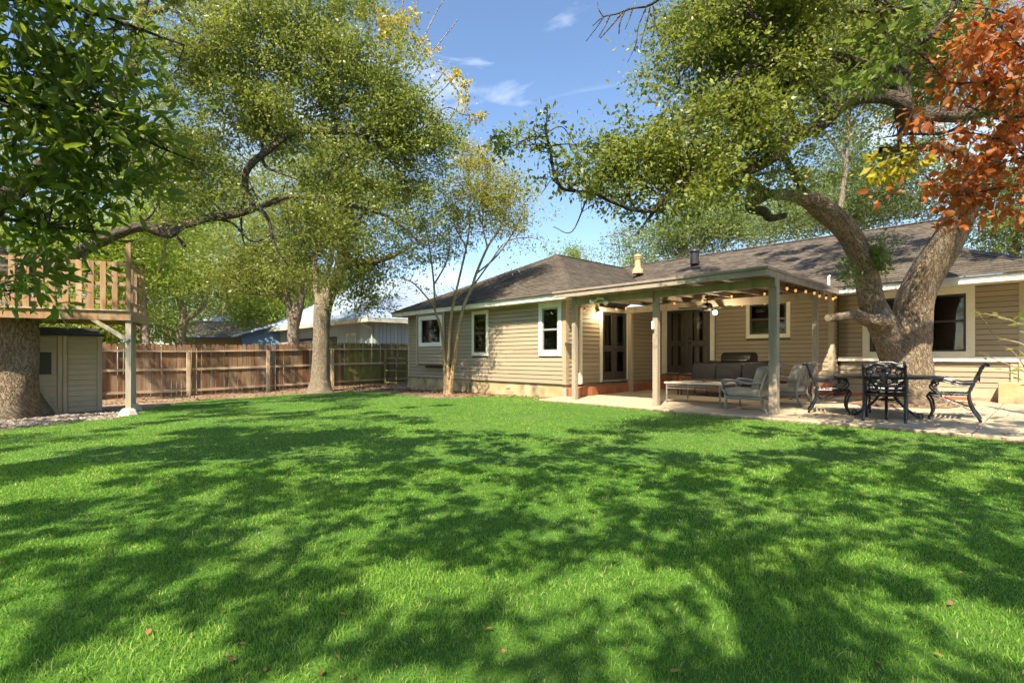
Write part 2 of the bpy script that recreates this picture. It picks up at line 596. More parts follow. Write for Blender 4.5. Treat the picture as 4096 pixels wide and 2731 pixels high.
MT = dict(
    siding=mat('siding', (0.325, 0.27, 0.188, 1), (0.375, 0.312, 0.216, 1), rough=0.6, scale=2.5, bump=0.06, bscale=90, stretch=(0.4, 1, 2), third=(0.29, 0.25, 0.19, 1), tscale=0.8, tpos=(0.55, 0.85), objvar=0.05),
    wall_back=mat('wall_backing', (0.085, 0.07, 0.05, 1)),  # dark tone stands for the shade under each siding lap
    cream=mat('cream_trim', (0.72, 0.70, 0.58, 1), (0.80, 0.78, 0.66, 1), rough=0.5, scale=5, bump=0.04),
    white=mat('white_trim', (0.74, 0.74, 0.69, 1), (0.82, 0.82, 0.77, 1), rough=0.5, scale=4, bump=0.04, third=(0.55, 0.54, 0.46, 1), tpos=(0.6, 0.85)),
    soffit=mat('soffit_paint', (0.40, 0.35, 0.25, 1), (0.44, 0.385, 0.28, 1), rough=0.6),
    taupe=mat('taupe_paint', (0.33, 0.27, 0.205, 1), (0.39, 0.325, 0.25, 1), rough=0.55, scale=7, bump=0.12, bscale=30, stretch=(4, 4, 0.6), third=(0.24, 0.215, 0.18, 1)),
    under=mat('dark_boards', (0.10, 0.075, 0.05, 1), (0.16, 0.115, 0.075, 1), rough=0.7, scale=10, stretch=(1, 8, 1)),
    drip=mat('drip_edge', (0.25, 0.20, 0.165, 1), (0.33, 0.27, 0.22, 1), rough=0.45, scale=5),
    roofdeck=mat('roof_felt', (0.10, 0.088, 0.075, 1)),
    shingle=mat('shingle', (0.075, 0.064, 0.052, 1), (0.135, 0.115, 0.093, 1), rough=0.95, scale=5, bump=0.5, bscale=160, spec=0.15, tintvar=0.28),
    shingle_piece=mat('shingle_piece', (0.075, 0.064, 0.052, 1), (0.135, 0.115, 0.093, 1), rough=0.95, scale=5, bump=0.5, bscale=160, spec=0.15, objvar=0.28),
    found=mat('foundation', (0.36, 0.27, 0.13, 1), (0.50, 0.42, 0.26, 1), rough=0.9, scale=1.8, bump=0.3, bscale=40, third=(0.17, 0.14, 0.09, 1), tscale=2.2, tpos=(0.5, 0.72)),
    concrete=mat('concrete', (0.40, 0.335, 0.23, 1), (0.49, 0.415, 0.295, 1), rough=0.85, scale=1.6, bump=0.15, bscale=70, third=(0.28, 0.215, 0.15, 1), tscale=0.9, tpos=(0.48, 0.8)),
    tile=mat('terracotta_tile', (0.30, 0.105, 0.05, 1), (0.40, 0.155, 0.075, 1), rough=0.5, scale=7, objvar=0.22),
    tilebed=mat('tile_mortar', (0.30, 0.22, 0.17, 1), (0.4, 0.31, 0.25, 1), rough=0.9),
    redpaint=mat('red_base_paint', (0.36, 0.10, 0.07, 1), (0.45, 0.16, 0.11, 1), rough=0.7, scale=6, third=(0.5, 0.36, 0.28, 1)),
    door=mat('dark_door_paint', (0.055, 0.047, 0.04, 1), (0.075, 0.065, 0.055, 1), rough=0.4),
    sash=mat('dark_sash', (0.05, 0.05, 0.05, 1), rough=0.4),
    greysash=mat('grey_sash', (0.30, 0.31, 0.31, 1), rough=0.4),
    glass=glass_mat('window_glass', (0.93, 0.95, 0.94, 1), 0.03),
    glassdk=glass_mat('screened_glass', (0.78, 0.78, 0.76, 1), 0.03, 0.04),
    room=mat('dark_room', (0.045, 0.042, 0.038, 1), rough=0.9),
    blind=mat('blind_white', (0.62, 0.62, 0.58, 1), rough=0.6),
    curtain=mat('curtain', (0.50, 0.42, 0.31, 1), (0.58, 0.5, 0.38, 1), rough=0.9, scale=12, stretch=(6, 6, 0.5)),
    fence=mat('fence_cedar', (0.12, 0.058, 0.026, 1), (0.25, 0.14, 0.065, 1), rough=0.85, scale=3.2, bump=0.3, bscale=30, stretch=(5, 5, 0.8), objvar=0.36, third=(0.24, 0.20, 0.15, 1), tscale=1.4, tpos=(0.44, 0.72)),
    fence_moss=mat('fence_mossy', (0.16, 0.12, 0.05, 1), (0.24, 0.20, 0.07, 1), rough=0.9, scale=3.2, bump=0.3, bscale=30, stretch=(5, 5, 0.8), objvar=0.2, third=(0.17, 0.20, 0.035, 1), tscale=1.6, tpos=(0.4, 0.65)),
    rail=mat('fence_rail_wood', (0.38, 0.29, 0.20, 1), (0.50, 0.40, 0.28, 1), rough=0.8, scale=5, bump=0.25, bscale=30, objvar=0.12, third=(0.24, 0.15, 0.08, 1), tscale=1.0, tpos=(0.5, 0.8)),
    deck=mat('deck_wood', (0.25, 0.135, 0.06, 1), (0.40, 0.24, 0.12, 1), rough=0.75, scale=3.0, bump=0.2, bscale=30, stretch=(4, 4, 0.7), objvar=0.16, third=(0.40, 0.34, 0.26, 1), tscale=1.2, tpos=(0.5, 0.8)),
    deckgrey=mat('grey_post_wood', (0.32, 0.29, 0.24, 1), (0.46, 0.41, 0.33, 1), rough=0.8, scale=3.0, bump=0.25, bscale=30, stretch=(4, 4, 0.5), third=(0.40, 0.30, 0.17, 1), tscale=0.9),
    shed=mat('shed_vinyl', (0.46, 0.385, 0.29, 1), (0.51, 0.43, 0.33, 1), rough=0.5, scale=3, objvar=0.03),
    shedroof=mat('shed_roof', (0.10, 0.095, 0.10, 1), (0.17, 0.165, 0.17, 1), rough=0.4, scale=3),
    silver=mat('silver_cast_metal', (0.22, 0.215, 0.20, 1), (0.32, 0.31, 0.29, 1), rough=0.42, metal=0.35, scale=12, bump=0.15, bscale=50),
    black=mat('black_cast_metal', (0.022, 0.025, 0.03, 1), (0.05, 0.055, 0.065, 1), rough=0.33, metal=0.4, scale=14, bump=0.2, bscale=60),
    charcoal=mat('charcoal_cushion', (0.036, 0.035, 0.037, 1), (0.05, 0.048, 0.05, 1), rough=0.95, scale=8, bump=0.3, bscale=240),
    greycush=mat('grey_cushion', (0.32, 0.28, 0.225, 1), (0.39, 0.345, 0.28, 1), rough=0.95, scale=5, bump=0.3, bscale=14, bdist=0.03),
    stone=mat('table_stone', (0.55, 0.46, 0.34, 1), (0.65, 0.55, 0.42, 1), rough=0.45, scale=6),
    grill=mat('grill_black', (0.012, 0.012, 0.013, 1), (0.02, 0.02, 0.02, 1), rough=0.3),
    steel=mat('stainless', (0.55, 0.55, 0.55, 1), rough=0.25, metal=1.0),
    fanblade=mat('fan_blade', (0.035, 0.03, 0.027, 1), rough=0.35),
    whiteplastic=mat('white_plastic', (0.78, 0.78, 0.75, 1), rough=0.35),
    wire=mat('black_wire', (0.015, 0.015, 0.015, 1), rough=0.5),
    flue=mat('flue_tan', (0.40, 0.29, 0.15, 1), (0.47, 0.35, 0.19, 1), rough=0.7, scale=5),
    ventblack=mat('vent_black', (0.03, 0.03, 0.033, 1), rough=0.4),
    footing=mat('footing_concrete', (0.40, 0.38, 0.33, 1), (0.52, 0.50, 0.44, 1), rough=0.95, scale=8, bump=0.4, bscale=40),
    stones=mat('river_stone', (0.17, 0.15, 0.125, 1), (0.33, 0.295, 0.245, 1), rough=0.9, scale=4, tintvar=0.35),
    litter=leaf_mat('dry_leaf', (0.13, 0.075, 0.04, 1), (0.34, 0.22, 0.12, 1), (0.25, 0.14, 0.05, 1), 0.1, 0.8),
    thatch=leaf_mat('dry_thatch', (0.10, 0.085, 0.03, 1), (0.24, 0.19, 0.09, 1), (0.2, 0.15, 0.05, 1), 0.1, 0.8),
    dryleaf=mat('fallen_leaf', (0.26, 0.11, 0.035, 1), (0.36, 0.19, 0.07, 1), rough=0.7, scale=20, objvar=0.2),
    ground=mat('soil', (0.16, 0.105, 0.065, 1), (0.27, 0.185, 0.12, 1), rough=1.0, scale=3, bump=0.7, bscale=18, bdist=0.03, third=(0.33, 0.25, 0.16, 1), tscale=1.1),
    farground=mat('far_ground', (0.07, 0.10, 0.03, 1), (0.12, 0.13, 0.05, 1), rough=1.0, scale=0.4),
    lawn=mat('lawn_soil', (0.04, 0.115, 0.012, 1), (0.07, 0.17, 0.02, 1), rough=1.0, scale=3.5, bump=0.6, bscale=90, bdist=0.02, third=(0.10, 0.15, 0.04, 1), tscale=0.8, tpos=(0.55, 0.75)),
    oakbark=bark_mat('oak_bark', (0.085, 0.062, 0.042, 1), (0.33, 0.26, 0.18, 1), 13.0, 4.5),
    limbbark=bark_mat('limb_bark', (0.03, 0.024, 0.019, 1), (0.16, 0.13, 0.10, 1), 16.0, 5.0, (0.15, 0.16, 0.11, 1)),  # dark bark; on the lawn oak limbs its tone also stands for shade
    palebark=bark_mat('pale_bark', (0.14, 0.112, 0.08, 1), (0.36, 0.30, 0.22, 1), 16.0, 4.0),
    smoothbark=bark_mat('smooth_bark', (0.30, 0.20, 0.11, 1), (0.46, 0.34, 0.20, 1), 10.0, 1.2, (0.5, 0.42, 0.3, 1)),
    oakleaf=leaf_mat('oak_leaf', (0.055, 0.085, 0.016, 1), (0.25, 0.29, 0.055, 1), (0.38, 0.45, 0.06, 1), 0.35, 0.42),
    oakleaf2=leaf_mat('oak_leaf_far', (0.06, 0.09, 0.018, 1), (0.26, 0.30, 0.065, 1), (0.38, 0.45, 0.07, 1), 0.35, 0.42),
    limeleaf=leaf_mat('lime_leaf', (0.10, 0.17, 0.018, 1), (0.22, 0.29, 0.045, 1), (0.42, 0.52, 0.06, 1), 0.45),
    paleleaf=leaf_mat('pale_leaf', (0.10, 0.15, 0.04, 1), (0.19, 0.25, 0.08, 1), (0.3, 0.4, 0.1, 1), 0.35),
    magleaf=leaf_mat('magnolia_leaf', (0.035, 0.065, 0.013, 1), (0.13, 0.19, 0.035, 1), (0.34, 0.48, 0.05, 1), 0.36, 0.4, 0.3),
    orangeleaf=leaf_mat('orange_leaf', (0.26, 0.06, 0.018, 1), (0.58, 0.25, 0.09, 1), (0.72, 0.22, 0.04, 1), 0.42, 0.5),
    yellowleaf=leaf_mat('yellow_leaf', (0.32, 0.28, 0.02, 1), (0.50, 0.40, 0.03, 1), (0.6, 0.5, 0.05, 1), 0.4),
    sproutleaf=leaf_mat('sprout_leaf', (0.09, 0.15, 0.025, 1), (0.17, 0.24, 0.05, 1), (0.3, 0.42, 0.06, 1), 0.35),
    crepeleaf=leaf_mat('crepe_leaf', (0.11, 0.14, 0.02, 1), (0.36, 0.35, 0.05, 1), (0.5, 0.5, 0.06, 1), 0.4),
    grass=leaf_mat('grass_blade', (0.055, 0.185, 0.012, 1), (0.28, 0.45, 0.085, 1), (0.30, 0.58, 0.06, 1), 0.40, 0.5, 0.25, (0.50, 0.45, 0.22, 1)),
    teal=mat('teal_siding', (0.18, 0.36, 0.33, 1), (0.24, 0.42, 0.38, 1), rough=0.7, scale=3),
    blue=mat('blue_siding', (0.10, 0.19, 0.33, 1), (0.13, 0.23, 0.38, 1), rough=0.6, scale=3, stretch=(0.5, 0.5, 6)),
    bluegrey=mat('bluegrey_board', (0.25, 0.32, 0.34, 1), (0.32, 0.39, 0.40, 1), rough=0.7, scale=3, objvar=0.08, stretch=(6, 6, 0.5)),
    blueroof=mat('pale_metal_roof', (0.30, 0.385, 0.49, 1), (0.37, 0.46, 0.57, 1), rough=0.75, scale=2, objvar=0.03, spec=0.2),
    greytrim=mat('weathered_trim', (0.45, 0.44, 0.36, 1), (0.58, 0.56, 0.47, 1), rough=0.8, scale=6, third=(0.2, 0.17, 0.13, 1)),
    farroof=mat('far_roof', (0.17, 0.14, 0.11, 1), (0.27, 0.235, 0.19, 1), rough=0.95, scale=2.5, objvar=0.12),
    tanbrick=mat('tan_brick', (0.33, 0.25, 0.13, 1), (0.42, 0.33, 0.19, 1), rough=0.9, scale=8, objvar=0.15),
    bulb=emit_mat('warm_bulb', (0.9, 0.40, 0.11, 1), 0.4),
    lamp=emit_mat('white_lamp', (1.0, 0.95, 0.85, 1), 4.0),
)

# ------------------------------------------------------------------ ground, lawn, patio
def axis(lo, hi, step, far):
    a = list(np.arange(lo, hi + 1e-6, step))
    return np.array([lo - far, lo - far * 0.4, lo - far * 0.12, lo - far * 0.03] + a + [hi + far * 0.03, hi + far * 0.12, hi + far * 0.4, hi + far])


def sheet(name, xs, ys, zf, m, keep=None, kind='structure', parent=None):
    nx, ny = len(xs), len(ys)
    v = [(x, y, zf(x, y)) for y in ys for x in xs]
    f = []
    for j in range(ny - 1):
        for i in range(nx - 1):
            if keep is None or keep((xs[i] + xs[i + 1]) / 2, (ys[j] + ys[j + 1]) / 2):
                f.append((j * nx + i, j * nx + i + 1, (j + 1) * nx + i + 1, (j + 1) * nx + i))
    me = nmesh(name, v, f, smooth=True)
    return tag(link(name, me, m, parent), kind=kind)


sheet('ground', axis(-30, 22, 0.5, 400), axis(-14, 34, 0.5, 400), lambda x, y: gz(x, y), MT['ground'])

LP = [(-700, 1830), (0, 1722), (300, 1687), (470, 1674), (560, 1648), (700, 1612), (850, 1598), (1000, 1590), (1150, 1578), (1290, 1574),
      (1400, 1564), (1500, 1568), (1650, 1584), (1800, 1594), (1900, 1586), (2050, 1584), (2170, 1594)]
LPOLY = [tuple(G(*p)[:2]) for p in LP]
for q in ((-8.95, 9.31), (-6, 9.30), (-3, 9.31), (-0.75, 9.30), (0.6, 8.6), (2.6, 7.9)):
    w = H @ Vector((q[0], q[1], 0))
    LPOLY.append((w.x, w.y))
LPOLY += [(13, -9), (-22, -9), (-22, 2)]
LPA = np.array(LPOLY)


def inpoly(X, Y):
    X, Y = np.asarray(X), np.asarray(Y)
    r = np.zeros(X.shape, bool)
    n = len(LPA)
    j = n - 1
    for i in range(n):
        xi, yi = LPA[i]
        xj, yj = LPA[j]
        c = ((yi > Y) != (yj > Y)) & (X < (xj - xi) * (Y - yi) / (yj - yi + 1e-12) + xi)
        r ^= c
        j = i
    return r


def gzv(X, Y):
    lx = 0.6853 * X - 0.7283 * Y
    ly = 0.7283 * X + 0.6853 * Y
    t = np.clip((-7.5 - lx) / 12.0, 0, 1)
    k = 1 - 0.75 * np.clip((ly - 4) / 7.0, 0, 1)
    e = np.clip((ly - 7.4) / 1.8, 0, 1)
    q = np.clip((lx + 17) / 4, 0, 1)
    return -0.23 * t * k + 0.012 * np.sin(X * 0.7 + 1) * np.cos(Y * 0.55) + 0.055 * (e * e * (3 - 2 * e)) * (q * q * (3 - 2 * q))


sheet('lawn', np.arange(-22, 13.01, 0.2), np.arange(-9, 24.01, 0.2), lambda x, y: gz(x, y) + 0.006 + 0.002 * math.sin(3.1 * x) * math.sin(2.7 * y), MT['lawn'],
      keep=lambda x, y: bool(inpoly(x, y)) and (y > -3 or True))


def grass_blades():
    vs, fs, ts = [], [], []
    bands = [(0.9, 3.2, 7600), (3.2, 5.5, 4000), (5.5, 9, 1700), (9, 14, 900), (14, 25, 450)]
    base = 0
    for y0, y1, den in bands:
        A = (y1 - y0) * (y0 + y1) * 1.06
        n = int(A * den)
        Y = np.sqrt(NR.uniform(y0 * y0, y1 * y1, n))
        X = NR.uniform(-1.06, 1.06, n) * Y
        ok = inpoly(X + NR.normal(0, 0.05, n), Y + NR.normal(0, 0.05, n))
        X, Y = X[ok], Y[ok]
        n = len(X)
        k = (Y / 2.5) ** 0.62
        patch = 0.5 + 0.5 * np.sin(X * 1.9 + np.sin(Y * 1.3) * 2) * np.cos(Y * 1.7 + np.sin(X * 0.9))
        hgt = NR.uniform(0.012, 0.030, n) * (0.8 + 0.4 * patch)
        wid = NR.uniform(0.0016, 0.0032, n) * k
        a = NR.uniform(0, 2 * np.pi, n)
        ln = np.abs(NR.normal(0, 0.6, n)) + 0.1
        b = NR.uniform(0, 2 * np.pi, n)
        Z = gzv(X, Y) + 0.004
        d = np.stack([np.cos(a), np.sin(a), np.zeros(n)], 1) * wid[:, None]
        lean = np.stack([np.cos(b), np.sin(b), np.zeros(n)], 1)
        p0 = np.stack([X, Y, Z], 1)
        up = np.array([0, 0, 1.0])
        mid = p0 + up * (hgt * 0.6)[:, None] + lean * (hgt * ln * 0.35)[:, None]
        tip = p0 + up * hgt[:, None] + lean * (hgt * ln)[:, None]
        big = np.sin(X * 0.55 + 1.3 * np.sin(Y * 0.4)) * np.cos(Y * 0.63 + 0.9 * np.sin(X * 0.5))
        tv = np.clip(NR.normal(0.42, 0.2, n) + 0.28 * (patch - 0.5) + 0.10 * big, 0, 0.86)
        tv[NR.random(n) < 0.035 + 0.03 * (big > 0.35)] = 1.0
        if y1 < 6:
            v = np.stack([p0 - d, p0 + d, mid + d * 0.8, mid - d * 0.8, tip], 1).reshape(-1, 3)
            i = np.arange(n)[:, None] * 5 + base
            f = np.concatenate([i + np.array([[0, 1, 2]]), i + np.array([[0, 2, 3]]), i + np.array([[3, 2, 4]])], 0)
            ts.append(np.tile(tv, 3))
            base += n * 5
        else:
            v = np.stack([p0 - d, p0 + d, tip], 1).reshape(-1, 3)
            f = np.arange(n)[:, None] * 3 + base + np.array([[0, 1, 2]])
            ts.append(tv)
            base += n * 3
        vs.append(v)
        fs.append(f)
    me = nmesh('grass', np.concatenate(vs), np.concatenate(fs), k=3, tint=np.concatenate(ts))
    tag(link('grass', me, MT['grass']), 'short green lawn grass in sun and dappled shade', 'grass', kind='stuff')


grass_blades()

pat = empty('patio', H @ Vector((-6, 11, 0)), HROT, kind='structure')


def slab(x0, x1, y0, y1):
    mb = MB(H)
    g = 0.006
    x0, x1, y0, y1 = x0 + g, x1 - g, y0 + g, y1 - g
    b = 0.012
    vs = [(x0, y0, -0.1), (x1, y0, -0.1), (x1, y1, -0.1), (x0, y1, -0.1), (x0, y0, slabz(y0) - b), (x1, y0, slabz(y0) - b), (x1, y1, slabz(y1) - b), (x0, y1, slabz(y1) - b),
          (x0 + b, y0 + b, slabz(y0)), (x1 - b, y0 + b, slabz(y0)), (x1 - b, y1 - b, slabz(y1)), (x0 + b, y1 - b, slabz(y1))]
    mb.add(vs, [(3, 2, 1, 0), (0, 1, 5, 4), (1, 2, 6, 5), (2, 3, 7, 6), (3, 0, 4, 7), (4, 5, 9, 8), (5, 6, 10, 9), (6, 7, 11, 10), (7, 4, 8, 11), (8, 9, 10, 11)])
    mb.build('concrete_slab', MT['concrete'], pat)


for x0, x1, y0, y1 in ((-9.02, -7.0, 9.41, 15.0), (-7.0, -3.45, 9.41, 12.25), (-7.0, -3.45, 12.25, 15.0), (-3.45, -0.85, 9.41, 12.4), (-3.45, -0.85, 12.4, 15.35), (-0.85, 3.0, 9.41, 12.4), (-0.85, 3.0, 12.4, 15.35)):
    slab(x0, x1, y0, y1)
MB(H).box(-9.0, 2.98, 9.43, 15.3, -0.15, 0.07).build('slab_bed', MT['tilebed'], pat)

# ------------------------------------------------------------------ the house
house = empty('house', H @ Vector((-8.98, 10.41, 0)), HROT, 'single storey ranch house with beige lap siding and brown shingle roof', 'house')
BP = 0.118


def board_mesh():
    me = bpy.data.meshes.new('siding_board')
    h, t = BP + 0.006, 0.022
    prof = [(0, 0.012), (-t, 0.012), (-t, 0.018), (-0.006, h - 0.006), (0, h - 0.006)]  # gap under each board shows the dark backing as a shade line
    vs = [(x, y, z) for x in (0, 1) for y, z in prof]
    n = len(prof)
    fs = [tuple(range(n)), tuple(range(2 * n - 1, n - 1, -1))] + [(i, i + n, (i + 1) % n + n, (i + 1) % n) for i in range(n)]
    me.from_pydata(vs, [], fs)
    me.update()
    me.materials.append(MT['siding'])
    return me


BOARD = board_mesh()


def wall(M, d, u0, u1, z0, z1, holes=(), thick=0.14, sid=None):
    """a wall (backing with openings) and its lap siding boards; holes are (u0,u1,z0,z1, trim)"""
    mb = MB(M)
    us = sorted({u0, u1, *[h[0] for h in holes], *[h[1] for h in holes]})
    us = [u for u in us if u0 <= u <= u1]
    for a, b in zip(us, us[1:]):
        c = (a + b) / 2
        hh = sorted([h for h in holes if h[0] < c < h[1]], key=lambda h: h[2])
        z = z0
        for h in hh:
            if h[2] > z:
                mb.box(a, b, d, d + thick, z, h[2])
            z = h[3]
        if z < z1:
            mb.box(a, b, d, d + thick, z, z1)
    w = mb.build('wall', MT['wall_back'], house)
    s0, s1 = sid or (u0, u1)
    z = z0
    while z < z1 - 0.02:
        iv = [(s0, s1)]
        for h in holes:
            t = h[4]
            if h[2] - t + 0.01 < z + BP and h[3] + t - 0.01 > z:
                nv = []
                for a, b in iv:
                    if h[0] - t > a:
                        nv.append((a, min(b, h[0] - t)))
                    if h[1] + t < b:
                        nv.append((max(a, h[1] + t), b))
                iv = [i for i in nv if i[1] - i[0] > 0.02]
        jv = []
        for a, b in iv:
            if b - a > 2.0:
                c = a + (b - a) * R.uniform(0.25, 0.75)
                jv += [(a, c - 0.002), (c + 0.002, b)]
            else:
                jv.append((a, b))
        for a, b in jv:
            link('siding_board', BOARD, None, w, M @ Matrix.Translation((a, d - 0.001, z)) @ Matrix.Diagonal((b - a, 1, 1, 1)))
        z += BP
    return w


def window(M, d, u0, u1, z0, z1, tl, tt, tb, trim, sash, glass, blind=0.0, mid=None, depth=0.5, curtain=False, single=False, paper=False):
    """trim frame > sash, panes, blind, dark room behind; outer trim size given"""
    mb = MB(M)
    f = d - 0.035
    mb.box(u0, u0 + tl, f, d + 0.02, z0, z1)
    mb.box(u1 - tl, u1, f, d + 0.02, z0, z1)
    mb.box(u0 + tl, u1 - tl, f - 0.003, d + 0.02, z1 - tt, z1)
    mb.box(u0 + tl, u1 - tl, f - 0.012, d + 0.02, z0, z0 + tb)
    w = mb.build('window', trim, house, bevel=0.004)
    a, b, c, e = u0 + tl, u1 - tl, z0 + tb, z1 - tt
    s = 0.045
    sb = MB(M)
    sb.box(a, a + s, d - 0.015, d + 0.05, c, e)
    sb.box(b - s, b, d - 0.015, d + 0.05, c, e)
    sb.box(a + s, b - s, d - 0.014, d + 0.05, e - s, e)
    sb.box(a + s, b - s, d - 0.014, d + 0.05, c, c + s)
    mz = mid or (c + e) / 2
    if not single:
        sb.box(a + s, b - s, d - 0.016, d + 0.045, mz - 0.025, mz + 0.025)
    sb.build('sash', sash, w)
    if single:
        MB(M).box(a + s, b - s, d + 0.02, d + 0.026, c + s, e - s).build('pane', glass, w)
    else:
        MB(M).box(a + s, b - s, d + 0.02, d + 0.026, c + s, mz - 0.025).build('pane', glass, w)
        MB(M).box(a + s, b - s, d + 0.008, d + 0.014, mz + 0.025, e - s).build('pane', glass, w)
    if blind:
        bb = MB(M)
        z = e - s
        while z > e - s - blind:
            bb.add([(a + s, d + 0.05, z - 0.022), (b - s, d + 0.05, z - 0.022), (b - s, d + 0.07, z), (a + s, d + 0.07, z)], [(0, 1, 2, 3)])
            z -= 0.024
        bb.box(a + s, b - s, d + 0.05, d + 0.075, z - 0.02, z)
        bb.build('blind', MT['blind'], w)
    if curtain:
        cb = MB(M)
        for k in range(2):
            q0, q1 = (a + s, a + s + 0.28 * (b - a)) if k == 0 else (b - s - 0.22 * (b - a), b - s)
            n = 14
            vs = []
            for i in range(n + 1):
                u = q0 + (q1 - q0) * i / n
                y = d + 0.12 + 0.025 * math.sin(i * 1.9)
                vs += [(u, y, c), (u, y, e)]
            cb.add(vs, [(2 * i, 2 * i + 2, 2 * i + 3, 2 * i + 1) for i in range(n)])
        cb.build('curtain', MT['curtain'], w)
    if paper:
        MB(M).box(b - 0.34, b - 0.10, d + 0.035, d + 0.037, c + 0.30, mz - 0.16).build('paper_sheet', MT['blind'], w)
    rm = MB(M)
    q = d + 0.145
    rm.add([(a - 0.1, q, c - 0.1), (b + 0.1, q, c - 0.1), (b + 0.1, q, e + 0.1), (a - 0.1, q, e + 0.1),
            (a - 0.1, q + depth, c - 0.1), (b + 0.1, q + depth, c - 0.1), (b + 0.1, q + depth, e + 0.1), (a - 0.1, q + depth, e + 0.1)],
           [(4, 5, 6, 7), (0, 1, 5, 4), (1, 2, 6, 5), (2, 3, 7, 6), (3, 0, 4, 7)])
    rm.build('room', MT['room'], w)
    return w


def double_door(M, d, u0, u1, z0, z1, trim_l, trim_r, trim_t, glass, shade=False, knob_side=1):
    mb = MB(M)
    f = d - 0.035
    mb.box(u0 - trim_l, u0, f, d + 0.03, z0 - 0.05, z1 + trim_t)
    mb.box(u1, u1 + trim_r, f, d + 0.03, z0 - 0.05, z1 + trim_t)
    mb.box(u0, u1, f - 0.003, d + 0.03, z1, z1 + trim_t)
    dr = mb.build('door_frame', MT['cream'], house, bevel=0.004)
    MB(M).box(u0 - 0.02, u1 + 0.02, d - 0.06, d + 0.1, z0 - 0.045, z0).build('door_sill', MT['greysash'], dr)
    m = (u0 + u1) / 2
    hgt = z1 - z0
    for a, b in ((u0 + 0.005, m - 0.004), (m + 0.004, u1 - 0.005)):
        w = 0.13
        g0, g1, g2, g3 = z0 + 0.12 * hgt, z0 + 0.42 * hgt, z0 + 0.51 * hgt, z1 - 0.045 * hgt
        lf = MB(M)
        y0, y1 = d + 0.01, d + 0.055
        lf.box(a, a + w, y0, y1, z0, z1)
        lf.box(b - w, b, y0, y1, z0, z1)
        lf.box(a + w, b - w, y0 + 0.001, y1, z0, g0)
        lf.box(a + w, b - w, y0 + 0.001, y1, g1, g2)
        lf.box(a + w, b - w, y0 + 0.001, y1, g3, z1)
        lf.build('door_leaf', MT['door'], dr, bevel=0.004)
        MB(M).box(a + w, b - w, y0 + 0.02, y0 + 0.026, g0, g1).build('pane', glass, dr)
        MB(M).box(a + w, b - w, y0 + 0.02, y0 + 0.026, g2, g3).build('pane', glass, dr)
        if shade:
            sb = MB(M)
            for k in range(5):
                sb.box(a + w, b - w, y0 + 0.04, y0 + 0.05 + 0.006 * (k % 2), g3 - 0.085 * (k + 1), g3 - 0.085 * k - 0.004)
            sb.build('roman_shade', MT['blind'], dr)
        else:
            n = 16
            vs = []
            for i in range(n + 1):
                u = a + w + (b - a - 2 * w) * i / n
                y = d + 0.13 + 0.03 * math.sin(i * 1.6)
                vs += [(u, y, g0), (u, y, g3)]
            cb = MB(M)
            cb.add(vs, [(2 * i, 2 * i + 2, 2 * i + 3, 2 * i + 1) for i in range(n) if i not in (6, 7, 8)])
            cb.build('curtain', MT['curtain'], dr)
    for zz in (z0 + 0.47 * hgt, z0 + 0.55 * hgt):
        k = MB(M)
        k.tube([(m + 0.06, d + 0.01, zz), (m + 0.06, d - 0.035, zz), (m + 0.06, d - 0.04, zz), (m + 0.06, d - 0.07, zz)], [0.03, 0.012, 0.03, 0.026], 10)
        k.build('door_knob', MT['ventblack'], dr, smooth=True)
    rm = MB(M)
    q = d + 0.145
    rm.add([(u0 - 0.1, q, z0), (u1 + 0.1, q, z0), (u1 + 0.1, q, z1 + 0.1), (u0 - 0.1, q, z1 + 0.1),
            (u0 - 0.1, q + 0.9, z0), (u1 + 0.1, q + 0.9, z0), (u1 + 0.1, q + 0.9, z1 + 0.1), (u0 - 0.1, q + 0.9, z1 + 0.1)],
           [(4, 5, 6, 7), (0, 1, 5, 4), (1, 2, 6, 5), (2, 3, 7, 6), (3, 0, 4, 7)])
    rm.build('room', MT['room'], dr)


ZS = 2.645       # wing soffit
W1 = (-12.81, -12.21, 1.29, 2.50)
W2 = (-9.84, -9.24, 1.31, 2.50)
wall(H, 10.41, -16.66, -8.98, 0.42, ZS, [(*W1, 0.10), (*W2, 0.12), (-15.55, -13.95, 0.88, ZS, 0.0)], sid=(-16.58, -9.06))
window(H, 10.41, -12.91, -12.11, 1.19, 2.61, 0.10, 0.12, 0.11, MT['cream'], MT['sash'], MT['glass'], blind=0.58)
window(H, 10.41, -9.96, -9.12, 1.18, 2.64, 0.12, 0.15, 0.13, MT['white'], MT['greysash'], MT['glass'], blind=0.55, paper=True)
# box bay with its own window
wall(H, 10.05, -15.56, -13.94, 0.90, ZS, [(-15.32, -14.12, 1.60, 2.46, 0.09)], thick=0.1, sid=(-15.50, -14.0))
window(H, 10.05, -15.41, -14.03, 1.51, 2.55, 0.09, 0.09, 0.09, MT['white'], MT['whiteplastic'], MT['glass'], single=True, curtain=True, depth=0.6)
wall(S, 13.94, 10.15, 10.41, 0.90, ZS, (), thick=0.1, sid=(10.1, 10.41))
bay = MB(H)
bay.box(-15.54, -13.96, 10.07, 10.45, 0.86, 0.90)
bay.build('bay_floor', MT['under'], house)
for u in (-15.58, -13.98):
    MB(H).box(u, u + 0.07, 10.02, 10.05, 0.90, ZS).build('corner_trim', MT['soffit'], house)
